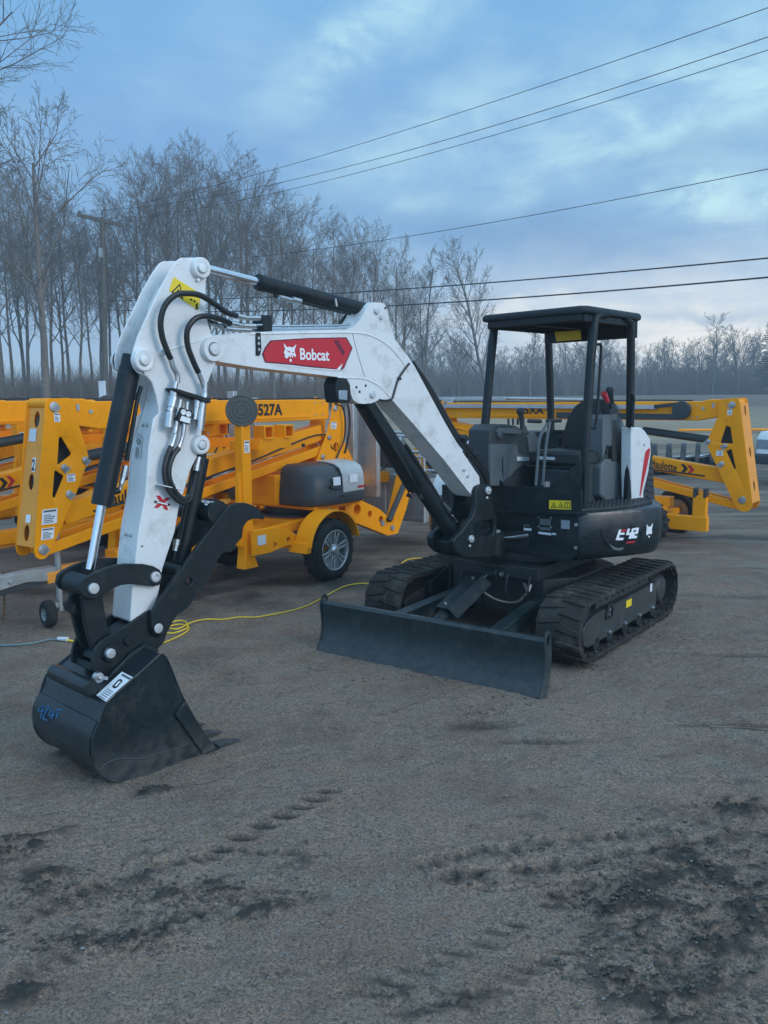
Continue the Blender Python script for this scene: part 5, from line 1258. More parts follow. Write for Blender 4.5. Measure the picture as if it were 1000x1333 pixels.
    for k in range(4):
        t = BW - .055 - k * (2 * BW - .11) / 3
        s0, z0 = l0[0], l0[1] + .012; s1 = s0 - .17
        b = MB(); b.add([(s0 + .05, t - .042, z0 - .022), (s0 + .05, t + .042, z0 - .022), (s0 + .05, t + .042, z0 + .032), (s0 + .05, t - .042, z0 + .032), (s0 - .045, t - .036, z0 - .024), (s0 - .045, t + .036, z0 - .024), (s0 - .045, t + .036, z0 + .028), (s0 - .045, t - .036, z0 + .028),
                         (s1, t - .022, z0 - .020), (s1, t + .022, z0 - .020), (s1, t + .022, z0 - .012), (s1, t - .022, z0 - .012)],
                        [(0, 1, 2, 3), (0, 4, 5, 1), (1, 5, 6, 2), (2, 6, 7, 3), (3, 7, 4, 0), (4, 8, 9, 5), (5, 9, 10, 6), (6, 10, 11, 7), (7, 11, 8, 4), (8, 11, 10, 9)])
        b.build('bucket_tooth', M_BUCKET, bucket, FB, .003)
    # ears and hook tube on the bucket top
    e1 = bt([(136, 900), (138, 886), (148, 872), (170, 850), (190, 838), (206, 846), (200, 856), (170, 884), (146, 906)], .15)
    b = MB()
    for a_ in (.15, -.15): b.prism(e1, a_ - .011, a_ + .011)
    c = FB.tr(121, 884, .20); b.cyl((c[0] + .02, -.21, c[1] - .045), (c[0] + .02, .215, c[1] - .045), .044, seg=24)
    b.build('bucket_ears', M_BUCKET, bucket, FB, .004)
    b = MB(); c = FB.tr(131, 883, .235); b.lathe((c[0], .195, c[1]), (0, 1, 0), [(0, .028), (.03, .028), (.032, .012), (.055, .012), (.056, 0)], 14); b.bar((c[0] - .04, .235, c[1] - .01), (c[0] + .035, .235, c[1] + .02), .012, .018); b.build('lock_pin', M_STEEL, bucket, FB, .002)
    # paper label with bar code block
    def tw(px, py, lift=.0):       # point on the sloping bucket top, between edge points of the near plate
        P0 = FB.M @ Vector((wr[17][0], 0, wr[17][1])); P1 = FB.M @ Vector((wr[20][0], 0, wr[20][1])); nrm = (P1 - P0).cross(FB.t).normalized()
        if nrm.z < 0: nrm = -nrm
        r_ = cam_ray(px, py); o = Vector((0, 0, CAM_H)); k = (P0 + nrm * lift - o).dot(nrm) / r_.dot(nrm); return FB.M.inverted() @ (o + r_ * k)
    nrm_l = (Vector((wr[20][0], 0, wr[20][1])) - Vector((wr[17][0], 0, wr[17][1]))).cross(Vector((0, 1, 0))).normalized(); nrm_l = nrm_l if nrm_l.z > 0 else -nrm_l
    lb = decal([tw(x, y, .004) for x, y in ((125.5, 905), (159, 874.5), (173.5, 882), (139, 914))], 'paper_label', M_WSTK, bucket, FB, nrm_l * .001)
    decal([tw(x, y, .006) for x, y in ((146, 893.5), (154.5, 884.5), (158, 884), (160, 886.5), (152, 895.5), (148, 896))], 'label_logo', M_BSTK, lb, FB, nrm_l * .0008)
    decal([tw(x, y, .0075) for x, y in ((149, 893), (155, 886.5), (157.5, 887), (151.5, 893.5))], 'label_logo_mark', M_WSTK, lb, FB, nrm_l * .0008)
    decal([tw(x, y, .006) for x, y in ((157.5, 879), (160, 877), (171, 883), (168.5, 885))], 'label_lines', M_PLAST, lb, FB, nrm_l * .0008)
    for k in range(5):
        x, y = 139 - k * 2.6, 897 + k * 2.3
        decal([tw(a, c2, .006) for a, c2 in ((x, y), (x + .8, y - .8), (x + 9, y + 3.8), (x + 8.2, y + 4.6))], 'label_text', M_PLAST, lb, FB, nrm_l * .0008)
    # chalk number on the bucket back
    def bk2(px, py):
        P0 = FB.M @ Vector((wr[12][0], 0, wr[12][1])); P1 = FB.M @ Vector((wr[14][0], 0, wr[14][1])); nrm = (P1 - P0).cross(FB.t).normalized(); o = Vector((0, 0, CAM_H)); 
        cd = (P0 - o); nrm = nrm if nrm.dot(cd) < 0 else -nrm
        r_ = cam_ray(px, py); k = (P0 + nrm * .011 - o).dot(nrm) / r_.dot(nrm); return FB.M.inverted() @ (o + r_ * k)
    b = MB()
    S = 1 / 6.059
    for st in (((222, 588), (200, 612), (180, 632), (208, 640), (232, 642)), ((222, 610), (212, 640), (204, 672), (200, 700)), ((238, 610), (256, 600), (262, 618), (240, 650), (222, 690), (232, 706), (256, 712)), ((282, 620), (276, 650), (268, 672), (296, 680), (310, 660)), ((300, 640), (296, 670), (290, 700)), ((318, 632), (345, 628), (378, 630)), ((348, 630), (336, 660), (328, 690))):
        b.tube([bk2(20 + x * S, 820 + y * S) for x, y in st], .0035, 5)
    b.build('chalk_number', M_BLUE, bucket, FB)
    return EX
EXC = build_excavator()
# ---------------------------------------------------------------- trailer boom lifts
FL = Frame(-2.9, 7.8, 53)
FR = Frame(4.7, 11.5, 144)
def wheel(par, c, side, r=.34, w=.20, lug=.0):
    """tyre and alloy rim; outer face on the given side of t"""
    b = MB(); a = Vector((c[0], c[1] - side * w / 2, c[2]))
    b.lathe(a, (0, side, 0), [(.03, r * .62), (.0, r * .70), (-.004 + .0, r * .82), (.018, r * .945), (.035, r * .985), (.05, r), (w - .05, r), (w - .035, r * .985), (w - .018, r * .945), (w + .004, r * .82), (w, r * .70), (w - .03, r * .62)], 44)
    for k in range(36):
        q = 2 * math.pi * k / 36; M = Matrix.Rotation(q, 3, 'Y'); d = M @ Vector((0, 0, 1))
        b.obox(Vector(c) + d * (r - .0075 + lug) + Vector((0, .055 if k % 2 else -.055, 0)), (.034, .055, .012), M @ Matrix.Rotation(R(20 if k % 2 else -20), 3, 'Z'))
    t = b.build('wheel', M_TYRE, par, None)
    WM[t.name] = WM[par.name].copy()
    b = MB(); o = Vector((c[0], c[1] + side * w / 2, c[2]))
    b.lathe(o, (0, -side, 0), [(.025, r * .63), (.0, r * .66), (.0, r * .62), (.03, r * .585), (.11, r * .57), (.12, r * .2), (.12, 0)], 40)
    for k in range(6):
        q = 2 * math.pi * k / 6 + .3; d = Vector((math.cos(q), 0, math.sin(q))); n = Vector((-math.sin(q), 0, math.cos(q)))
        for e in (-1, 1):
            p0 = o - Vector((0, side * .028, 0)) + d * r * .16 + n * e * .012; p1 = o - Vector((0, side * .018, 0)) + d * r * .59 + n * e * .030
            b.bar(p0, p1, .020, .020)
    b.lathe(o - Vector((0, side * .06, 0)), (0, side, 0), [(0, r * .22), (.035, r * .21), (.045, r * .15), (.06, r * .13), (.075, r * .10), (.076, 0)], 24)
    for k in range(6):
        q = 2 * math.pi * k / 6; p = o + Vector((math.cos(q) * r * .17, -side * .03, math.sin(q) * r * .17)); b.cyl(p, p + Vector((0, side * .015, 0)), .011, seg=6)
    b.build('rim', M_RIM, t, None, .003)
    return t
def sticker(par, quad, t, sg, m=None, name='warning_label', lines=True):
    """label on an upright plate at t, facing side sg"""
    k = decal([(p[0], t, p[1]) for p in quad], name, m or M_WSTK, par, None, (0, sg * .002, 0))
    if lines:
        (a, b_, c, d) = [Vector((p[0], t + sg * .0022, p[1])) for p in quad]      # bl br tr tl
        b = MB()
        for f0, f1, g0, g1 in ((.08, .92, .80, .93), (.12, .55, .58, .64), (.12, .85, .46, .52), (.12, .8, .34, .40), (.12, .7, .22, .28), (.12, .78, .10, .16)):
            P = [(a.lerp(b_, f)).lerp(d.lerp(c, f), g) for f, g in ((f0, g0), (f1, g0), (f1, g1), (f0, g1))]
            b.add(P + [p + Vector((0, sg * .0006, 0)) for p in P], [(0, 1, 2, 3), (4, 5, 6, 7), (0, 1, 5, 4), (1, 2, 6, 5), (2, 3, 7, 6), (3, 0, 4, 7)])
        b.build('print', M_PLAST, k, None)
    return k
def arrows(par, s, z, dirs, t, sg, h=.11, slope=0):
    for k, m in ((0, M_BSTK), (1, M_RED)):
        x = s + dirs * k * .085; zz = z + slope * (x - s)
        P = [(0, h / 2), (.045, h / 2), (.10, 0), (.045, -h / 2), (0, -h / 2), (.05, 0)]
        decal([(x + dirs * p[0], t, zz + p[1]) for p in P], 'arrow_mark', m, par, None, (0, sg * .002, 0))
def boom_lift(rt, sg, P):
    """sg: side of t that faces the camera.  P: the numbers that differ between machines"""
    dz, ds, Lb = P['dz'], P['ds'], P['len']
    def S(pts): return [(x + ds, z + dz) for x, z in pts]
    # knuckle: two side plates and an end plate with round holes
    kp = [(-.135, 1.93), (-.125, 1.975), (-.09, 2.0), (.10, 2.003), (.15, 1.99), (.16, 1.83), (.205, 1.70), (.262, 1.50), (.262, 1.46), (.121, 1.169), (-.06, .86), (-.16, .70), (-.185, .660), (-.225, .636), (-.27, .638), (-.305, .665), (-.316, .72)]
    hw = P.get('hw', .14)
    h1 = [(-.05, 1.44), (-.022, 1.66), (-.005, 1.676), (.008, 1.665), (.092, 1.525), (.086, 1.508), (-.035, 1.435)]
    h2 = [(-.115, 1.17), (-.083, 1.375), (-.072, 1.388), (.003, 1.335), (.0, 1.318), (-.088, 1.155), (-.105, 1.15)]
    e0_, e1_ = (-.110, 1.90), (-.305, .74)
    if P.get('wide'):
        kp = [(-.148, 1.96), (-.135, 2.0), (-.10, 2.018), (.10, 2.0), (.115, 1.785), (.24, 1.46), (.248, 1.42), (.04, 1.0), (-.155, .622), (-.20, .58), (-.27, .565), (-.33, .59), (-.36, .66)]
        h1 = [(.072, 1.44), (.010, 1.665), (-.045, 1.645), (-.085, 1.435)]; h2 = [(-.005, 1.335), (-.07, 1.37), (-.135, 1.12), (-.115, 1.11)]
        e0_, e1_ = (-.150, 1.93), (-.35, .68)
    b = MB()
    for t in (-hw, hw): b.prism(S(kp), t - .007, t + .007, [S(h1), S(h2)])
    k = b.build('knuckle', M_YEL, rt, None, .003)
    b = MB(); b.prism(S(grow(kp, .80)), -.03, .03); b.build('shade_plate', M_PLASTD, k, None, .003)  # dark plate added between the sides so the holes look shaded
    # end plate with three oval holes: build flat then stand it up
    g = MB(); p0 = Vector((e0_[0] + ds, 0, e0_[1] + dz)); p1 = Vector((e1_[0] + ds, 0, e1_[1] + dz)); ax = (p1 - p0); Ln = ax.length; ax.normalize()
    holes = [circ((0, u), .042, 16, 1, 1.7) for u in (.08, .62, 1.06)]
    g.prism([(-hw + .007, -.02), (hw - .007, -.02), (hw - .007, Ln), (-hw + .007, Ln)], -.006, .006, holes)
    nrm = Vector((0, 1, 0)).cross(ax)
    g.v = [tuple(p0 + Vector((0, 1, 0)) * v[0] + ax * v[2] + nrm * v[1]) for v in g.v]
    g.build('end_plate', M_YELD, k, None, .002)
    b = MB(); b.cyl((-.08 + ds, -hw + .01, 1.955 + dz), (-.08 + ds, hw - .01, 1.955 + dz), .045, seg=20); b.build('knuckle_tube', M_YEL, k, None)
    b = MB()
    for x, z, rr in ((-.055, 1.93, .042), (.225, 1.455, .032), (.01, 1.405, .030), (.045, 1.17, .034), (-.235, .72, .045)):
        x += ds; z += dz
        b.lathe((x, sg * (hw + .006), z), (0, sg, 0), [(0, rr), (.012, rr), (.016, rr * .7), (.016, 0)], 18); b.obox((x + .03, sg * (hw + .012), z - .025), (.07, .008, .025), Matrix.Rotation(R(-40), 3, 'Y'))
    b.build('pin', M_GALV, k, None)
    for q, kind in (([(-.058, 1.80), (.0, 1.80), (.0, 1.875), (-.058, 1.875)], 0), ([(.035, 1.275), (.115, 1.275), (.115, 1.345), (.035, 1.345)], 0), ([(-.235, .93), (-.09, .93), (-.075, 1.06), (-.22, 1.06)], 1), ([(-.25, .80), (-.13, .80), (-.115, .90), (-.235, .90)], 0)):
        if P.get('wide') and q[0][1] < 1.1: continue
        st_ = sticker(k, S(q), sg * (hw + .008), sg)
    if P.get('fleet'):
        f0, f1 = .50, .62
        def ep(u, v, o=.009): q = p0 + Vector((0, 1, 0)) * u + ax * v - nrm * 0; n_ = nrm if nrm.x < 0 else -nrm; return q + n_ * o
        pl = decal([ep(-.05, .53), ep(.0, .53), ep(.0, .41), ep(-.05, .41)], 'number_plate', M_WSTK, k, None, tuple((nrm if nrm.x < 0 else -nrm) * .002))
        text('2', ep(-.0, .52, .0125), ep(-.042, .52, .0125), ep(-.0, .42, .0125), 'number', M_BSTK, pl, None, .03)
        decal([ep(-.02, .27), ep(.085, .27), ep(.085, .16), ep(-.02, .16)], 'info_label', M_PSTK, k, None, tuple((nrm if nrm.x < 0 else -nrm) * .002))
        decal([ep(-.05, .97), ep(.02, .97), ep(.02, .90), ep(-.05, .90)], 'info_label', M_WSTK, k, None, tuple((nrm if nrm.x < 0 else -nrm) * .002))
    # upper boom
    z0, z1 = 1.97 + dz, 1.945 + dz
    b = MB(); b.prism([(.0 + ds, 2.0 + dz), (.27 + ds, 1.995 + dz), (.36 + ds, z0), (Lb, z1), (Lb, z1 - .235), (.40 + ds, z0 - .25), (.30 + ds, z0 - .23), (.12 + ds, z0 - .20)], -.115, .115)
    ub = b.build('upper_boom', M_YEL, rt, None, .010)
    b = MB(); b.cyl((.33 + ds, sg * .114, z0 - .09), (.33 + ds, sg * .124, z0 - .09), .02, seg=12); b.obox((.20 + ds, sg * .118, z0 - .05), (.03, .01, .06), Matrix.Identity(3)); b.build('pin', M_GALV, ub, None)
    b = MB(); b.box((.55 + ds, sg * .112 if sg > 0 else -.124, z0 - .225), (Lb - .35, .124 if sg > 0 else -.112, z0 - .205)); b.build('ledge', M_YEL, ub, None, .003)
    if P.get('rail'):              # grey slide rail, black hose carrier and its end roll
        b = MB(); b.box((1.15, sg * .116, z0 - .10), (Lb + .05, sg * .175, z0 - .045)) if sg > 0 else b.box((1.15, sg * .175, z0 - .10), (Lb + .05, sg * .116, z0 - .045)); b.build('slide_rail', M_ALU, ub, None)
        b = MB(); b.prism([(.80, z0 - .17), (.9, z0 - .165), (2.6, z0 - .155), (2.6, z0 - .235), (.80, z0 - .235)], sg * .12, sg * .19); b.lathe((.82, sg * .12, z0 - .115), (0, sg, 0), [(0, .12), (.07, .12), (.075, .10), (.075, 0)], 24)
        b.bar((.82, sg * .18, z0 - .03), (1.18, sg * .18, z0 - .07), .02, .05)
        b.build('hose_carrier', M_PLASTD, ub, None, .004)
        b = MB(); b.box((Lb - 1.0, -.05, z1 + .04), (Lb + .35, .05, z1 + .09)); b.box((Lb - .1, -.09, z1 - .02), (Lb + .15, .09, z1 + .07)); b.cyl((Lb - 2.3, -.02, z1 + .045), (Lb - .9, -.02, z1 + .07), .022, seg=10); b.build('fly_section', M_ALU, ub, None, .005)
    b = MB()
    for t in (.06, .0): b.tube([(.5 + ds, t, z0 + .012), (1.5, t + .01, z0 + .016), (2.6, t - .01, z1 + .014), (Lb - .1, t, z1 + .015), (Lb + .12, t, z1 - .05)], .009, 6)
    b.build('cable', M_HOSE, ub, None)
    b = MB()
    for x in (.62, .70, Lb - .25, Lb - .12): b.cyl((x, sg * .114, z0 - .06), (x, sg * .121, z0 - .06), .011, seg=6); b.cyl((x, sg * .114, z0 - .20), (x, sg * .121, z0 - .20), .011, seg=6)
    b.build('bolt', M_GALV, ub, None)
    # text on the upper boom, both flanks
    for s_ in (sg,):
        a, c = P['model_at']; d = 1 if s_ < 0 else -1
        if s_ < 0: q = ((a, -.117, z0 - .185), (c, -.117, z0 - .19), (a, -.117, z0 - .055))
        else: q = ((c, .117, z0 - .185), (a, .117, z0 - .185), (c, .117, z0 - .075))
        text(P['model'], *q, 'model_lettering', M_BSTK, ub, None, .03, lift=(0, s_ * .003, 0))
    # middle boom with the maker's name
    m0, m1 = P['mid']
    b = MB(); b.bar(m0, m1, .18, .185); mb_ = b.build('lower_boom', M_YEL, rt, None, .010)
    sl = (m1[2] - m0[2]) / (m1[0] - m0[0])
    a, c = P['name_at']; za = m0[2] + sl * (a - m0[0]); zc = m0[2] + sl * (c - m0[0])
    if sg < 0: q = ((a, -.092, za - .055), (c, -.092, zc - .055), (a, -.092, za + .055)); text('Haulotte', *q, 'lettering', M_BSTK, mb_, None, .018, lift=(0, -.003, 0)); arrows(mb_, c + .06, zc + sl * .1, 1, -.092, -1, .12, sl)
    else: q = ((c, .092, zc - .055), (a, .092, za - .055), (c, .092, zc + .055)); text('Haulotte', *q, 'lettering', M_BSTK, mb_, None, .018, lift=(0, .003, 0)); arrows(mb_, a - .05, za - sl * .05, -1, .092, 1, .12, sl)
    b = MB(); b.tube([(m0[0] + .3, sg * .10, m0[2] + .0), (m0[0] + 1.2, sg * .105, m0[2] + sl * 1.2 - .08), (m0[0] + 2.2, sg * .105, m0[2] + sl * 2.2 - .07), (m1[0] - .1, sg * .12, m1[2] - .02), (m1[0] + .1, sg * .16, m1[2] - .2)], .010, 6)
    for f in (.30, .62, .9): b.obox((m0[0] + (m1[0] - m0[0]) * f, sg * .10, m0[2] + (m1[2] - m0[2]) * f - .075), (.03, .03, .04), Matrix.Identity(3))
    b.build('hose', M_HOSE, mb_, None)
    # pair of lower links
    l0, l1 = P['link']
    for t in (-.10, .10):
        b = MB(); b.bar((l0[0], t, l0[2]), (l1[0], t, l1[2]), .05, .095); b.build('link_bar', M_YEL, rt, None, .006)
    # lift cylinder under the upper boom
    b = MB(); c0, c1 = Vector((.20 + ds, 0, 1.46 + dz)), Vector((1.75 + ds, 0, 1.64 + dz)); d = (c1 - c0)
    b.cyl(c0, c0 + d * .62, .052, seg=20); lc = b.build('lift_cylinder', M_PLASTD, rt, None, .003)
    b = MB(); b.bar(c1, c1 + Vector((.02, 0, .12)), .12, .14); b.build('cylinder_bracket', M_YEL, rt, None, .003)
    b = MB(); b.cyl(c0 + d * .62, c1, .028, seg=16); b.build('cylinder_rod', M_CHROME, lc, None)
    if P.get('low'): return low_parts(rt, sg, P)
def low_parts(rt, sg, P):
    Lb = P['len']; dz = P['dz']
    # turret knuckle
    tk = [(Lb + .05, 1.98 + dz), (Lb + .14, 1.95 + dz), (Lb + .24, 1.72 + dz), (Lb + .22, 1.24 + dz), (Lb + .12, 1.12), (Lb - .22, 1.12), (Lb - .30, 1.22 + dz), (Lb - .12, 1.50 + dz), (Lb - .02, 1.72 + dz)]
    b = MB()
    for t in (-.15, .15): b.prism(tk, t - .007, t + .007, [circ((Lb + .07, 1.38 + dz), .055, 16), circ((Lb + .06, 1.62 + dz), .03, 12)])
    b.box((Lb + .10, -.14, 1.14), (Lb + .20, .14, 1.5 + dz)); k = b.build('turret_knuckle', M_YEL, rt, None, .004)
    b = MB()
    for x, z, rr in ((Lb + .06, 1.84 + dz, .035), (Lb - .18, 1.28 + dz, .03), (Lb + .10, 1.22 + dz, .03), (Lb - .06, 1.50 + dz, .028)): b.lathe((x, sg * .158, z), (0, sg, 0), [(0, rr), (.014, rr), (.018, rr * .7), (.018, 0)], 16)
    b.build('pin', M_GALV, k, None)
    sticker(k, [(Lb - .02, 1.60 + dz), (Lb + .08, 1.60 + dz), (Lb + .08, 1.68 + dz), (Lb - .02, 1.68 + dz)], sg * .158, sg)
    b = MB(); b.tube([(Lb + .1, sg * .10, 1.98 + dz), (Lb + .28, sg * .16, 1.9 + dz), (Lb + .30, sg * .18, 1.6 + dz), (Lb + .22, sg * .17, 1.3)], .014, 8); b.tube([(Lb + .05, sg * .17, 1.9 + dz), (Lb + .16, sg * .21, 1.82 + dz), (Lb + .18, sg * .20, 1.5 + dz), (Lb + .05, sg * .18, 1.25)], .010, 8); b.build('hose', M_HOSE, k, None)
    # turret base and engine covers
    b = MB(); b.box((Lb - 1.05, -.22, .80), (Lb + .25, .22, 1.13)); b.box((Lb - .9, -.66, .76), (Lb - .1, .66, .81)); tb = b.build('turret', M_YEL, rt, None, .008)
    b = MB(); b.lathe((Lb - .55, 0, .62), (0, 0, 1), [(0, .0), (0, .36), (.05, .36), (.06, .30), (.20, .30)], 32); b.build('slew_ring', M_PLASTD, rt, None)
    for s_ in (-1, 1):
        x0, x1 = Lb - .98, Lb - .08
        lv = [(.80, .0), (.83, .02), (.90, .015), (1.02, -.005), (1.14, -.03), (1.21, -.085), (1.245, -.20)]
        pl = [(x0, .20), (x1, .20), (x1, .62), (x1 - .03, .70), (x1 - .12, .74), (x0 + .20, .72), (x0 + .07, .66), (x0, .50)]
        mx_, my_ = (x0 + x1) / 2, .20; n = len(pl); b = MB()
        for z, e in lv:
            for x, y in pl: b.v.append((mx_ + (x - mx_) * (1 + e / .66), s_ * (my_ + (y - my_) * (1 + e / .5)), z))
        for l in range(len(lv) - 1):
            for i in range(n): b.f.append([l * n + i, l * n + (i + 1) % n, (l + 1) * n + (i + 1) % n, (l + 1) * n + i]); b.m.append(0)
        b.f += [list(range(n)), list(range((len(lv) - 1) * n, len(lv) * n))]; b.m += [0, 0]
        cv = b.build('engine_cover', M_DGREY, rt, None, .02, 45, 3)
        b = MB()                   # pale control panel folded over the edge
        xp0, xp1 = x1 - .44, x1 - .07
        sec = [(.745, .93), (.740, 1.04), (.728, 1.13), (.690, 1.20), (.62, 1.238), (.50, 1.258), (.36, 1.262)]
        v = [(x, s_ * (y + .008), z + .004) for x in (xp0, xp1) for y, z in sec]; v += [(x, s_ * (y - .004), z - .008) for x in (xp0, xp1) for y, z in sec]; m_ = len(sec)
        f = [(i, i + 1, m_ + i + 1, m_ + i) for i in range(m_ - 1)] + [(2 * m_ + i, 2 * m_ + i + 1, 3 * m_ + i + 1, 3 * m_ + i) for i in range(m_ - 1)] + [(i, i + 1, 2 * m_ + i + 1, 2 * m_ + i) for i in range(m_ - 1)] + [(m_ + i, m_ + i + 1, 3 * m_ + i + 1, 3 * m_ + i) for i in range(m_ - 1)] + [(0, m_, 3 * m_, 2 * m_), (m_ - 1, 2 * m_ - 1, 4 * m_ - 1, 3 * m_ - 1)]
        b.add(v, f); pn = b.build('control_panel', M_SILV, cv, None)
        sticker(pn, [(xp0 + .10, 1.03), (xp0 + .24, 1.03), (xp0 + .24, 1.12), (xp0 + .10, 1.12)], s_ * .758, s_, None, 'info_label', False)
        decal([(xp1 - .12, s_ * .760, .96), (xp1 - .01, s_ * .760, .96), (xp1 - .01, s_ * .760, .985), (xp1 - .12, s_ * .760, .985)], 'warning_label', M_RED, pn, None, (0, s_ * .002, 0))
        decal([(xp0 - .17, s_ * .752, 1.02), (xp0 - .05, s_ * .752, 1.02), (xp0 - .05, s_ * .746, 1.11), (xp0 - .17, s_ * .746, 1.11)], 'warning_label', M_WSTK, cv, None, (0, s_ * .003, 0))
        b = MB(); b.prism([(x0 + .22, 1.03), (x0 + .42, 1.01), (x0 + .42, .97), (x0 + .27, .985)], s_ * .745, s_ * .757)
        for i in range(14): b.box((xp0 + .03 * i - .06, min(s_ * .746, s_ * .752), .875), (xp0 + .03 * i - .045, max(s_ * .746, s_ * .752), .91))
        b.build('moulding', M_DGREY, cv, None, .003)
    # chassis
    cs = P.get('cs', 0)
    b = MB(); b.box((.95 if cs else .55, -.09, .44), (Lb + .55, .09, .58)); b.box((Lb - 1.45, -.55, .46), (Lb - 1.33, .55, .60)); b.box((Lb - .20, -.50, .46), (Lb - .08, .50, .60)); b.box((2.70 + P.get('ws', 0), -.76, .30), (2.80 + P.get('ws', 0), .76, .38)); b.box((Lb - 1.0, -.40, .56), (Lb - .1, .40, .64))
    for s_ in (-1, 1):
        cs or b.prism([(x + cs, z) for x, z in [(1.78, .40), (2.02, .40), (2.30, .44), (2.40, .40), (2.48, .42), (2.48, .50), (2.28, .62), (2.04, .66), (1.78, .66)]], s_ * .60, s_ * .64, [circ((2.10 + cs, .47), .028, 12), circ((2.30 + cs, .50), .028, 12)])
        b.bar((2.0, s_ * .58, .60), (3.4, s_ * .38, .62), .08, .10)
    ch = b.build('chassis', M_YEL, rt, None, .006)
    cs or decal([(1.84, sg * .642, .50), (1.96, sg * .642, .50), (1.96, sg * .642, .60), (1.84, sg * .642, .60)], 'info_label', M_PSTK, ch, None, (0, sg * .002, 0))
    b = MB(); cs or b.box((.0, -.045, .42), (.60, .045, .52)); b.bar((-.15 + (1.2 if cs else 0), 0, .44), (1.9, 0, .46), .12, .10); b.build('draw_bar', M_YELD, rt, None, .006)
    if P.get('coupler', True):
        b = MB(); b.prism([(-.05, .40), (-.05, .53), (-.30, .535), (-1.05, .50), (-1.15, .44), (-1.10, .39), (-.70, .40), (-.35, .44)], -.055, .055); b.obox((-.62, 0, .53), (.14, .04, .03), Matrix.Identity(3)); b.cyl((-.62, 0, .50), (-.62, 0, .57), .012, seg=8); b.cyl((-.50, -.056, .47), (-.50, -.07, .47), .02, seg=8); cp_ = b.build('coupler', M_GALV, rt, None, .006)
        b = MB(); b.bar((-.95, 0, .37), (-.12, 0, .42), .07, .06); b.build('coupler_latch', M_PLASTD, cp_, None, .006)
    for s_ in (-1, 1):
        wheel(rt, (2.78 + P.get('ws', 0), s_ * .78 + (.25 if cs and s_ < 0 else 0), .31 if cs else .338), s_, .31 if cs else .34, lug=P.get('lug', 0))
        if cs: continue
        b = MB(); a_ = arc(2.78, .36, .415, 12, 172, 16); c_ = arc(2.78, .36, .400, 172, 12, 16); b.prism(a_ + c_, s_ * .66, s_ * .89)
        b.prism([(2.33, .36), (2.40, .36), (2.42, .48), (2.36, .46)], s_ * .60, s_ * .86); b.prism(arc(2.78, .36, .415, 12, 172, 16) + [(2.40, .38), (2.6, .52), (2.95, .52), (3.16, .42)], s_ * .655, s_ * .665)
        b.build('fender', M_YEL, rt, None, .004)
    if cs:                         # short rests that carry the link bars
        for s_ in (sg,):
            t = s_ * .36
            b = MB(); b.box((.38, t - .05, .24), (.55, t + .05, .66)); b.box((.36, t - .055, .20), (1.10, t + .055, .39)); b.prism([(.95, .36), (1.9, .44), (1.9, .52), (.95, .46)], t - .2, t + .05); rs = b.build('boom_rest', M_YEL, rt, None, .006)
            b = MB()
            for x in (.40, .53): b.box((x - .02, t - .06, .64), (x + .02, t + .06, .76))
            b.build('rest_clamp', M_PLASTD, rs, None, .006)
    # front outriggers folded upright, round foot pad on top
    for s_ in (() if cs else (-1, 1)):
        b = MB(); t = s_ * .50
        b.box((1.75, t - .055, .34), (1.87, t + .055, 1.72)); b.prism([(1.73, .26), (1.93, .26), (1.87, .40), (1.75, .40)], t - .06, t + .06); b.prism([(1.70, .50), (1.78, .48), (1.78, 1.30), (1.72, 1.20)], t - .03, t + .03)
        o_ = b.build('outrigger', M_YEL, rt, None, .006)
        ax = Vector((-.70, -.71 if s_ == sg or sg < 0 else -.71, .0)) if sg < 0 else Vector((.35, .93, 0)); c0 = Vector((1.81, t, 1.86)) + ax * .07
        b = MB(); b.lathe(c0 - ax * .02, ax, [(0, 0), (0, .155), (.022, .160), (.030, .150), (.024, .128), (.030, .120), (.030, .095), (.024, .088), (.030, .080), (.030, .055), (.024, .050), (.030, .044), (.030, 0)], 40); b.build('foot_pad', M_PAD, o_, None)
        b = MB(); b.cyl((1.81, t, 1.70), (1.81, t, 1.86), .03, seg=12); b.build('screw', M_GALV, o_, None)
        sticker(o_, [(1.775, 1.44), (1.845, 1.44), (1.845, 1.56), (1.775, 1.56)], t + sg * .056, sg)
        b = MB()                   # fork pockets beside the leg
        for i in (0, 1):
            x0 = 2.02 + .30 * i; b.prism([(x0, 1.56), (x0 + .14, 1.56), (x0 + .14, 1.70), (x0, 1.70)], t - .10, t + .06, [[(x0 + .02, 1.58), (x0 + .12, 1.58), (x0 + .12, 1.68), (x0 + .02, 1.68)]])
        b.prism([(1.95, 1.46), (2.45, 1.46), (2.40, 1.57), (2.0, 1.57)], t - .08, t + .04); b.bar((1.85, t * .6, 1.50), (2.4, t * .4, 1.5), .06, .10); b.build('bracket', M_YEL, o_, None, .004)
    # rear outriggers: drilled arm, leg and ram
    for s_ in (-1, 1):
        t = s_ * .46
        b = MB(); b.prism([(3.40, .80), (3.40, .58), (4.22, .27), (4.36, .27), (4.38, .40), (4.05, .62), (3.60, .80)], t - .05, t + .05, [circ((3.62, .66), .065, 14), circ((3.86, .58), .042, 12), circ((4.08, .49), .042, 12)])
        b.prism([(4.30, .27), (4.42, .27), (4.60, .55), (4.86, 1.12), (4.78, 1.20), (4.62, 1.16), (4.34, .50)], t - .055, t + .055)
        ro = b.build('rear_outrigger', M_YEL, rt, None, .006)
        b = MB(); b.cyl((4.20, t + s_ * .08, .46), (4.70, t + s_ * .08, 1.10), .036, seg=14); b.build('ram', M_PLASTD, ro, None)
        b = MB()
        for x, z in ((4.10, .44), (4.30, .36), (4.72, 1.10)): b.cyl((x, t - .07, z), (x, t + .07, z), .035, seg=14)
        b.build('pin', M_GALV, ro, None)
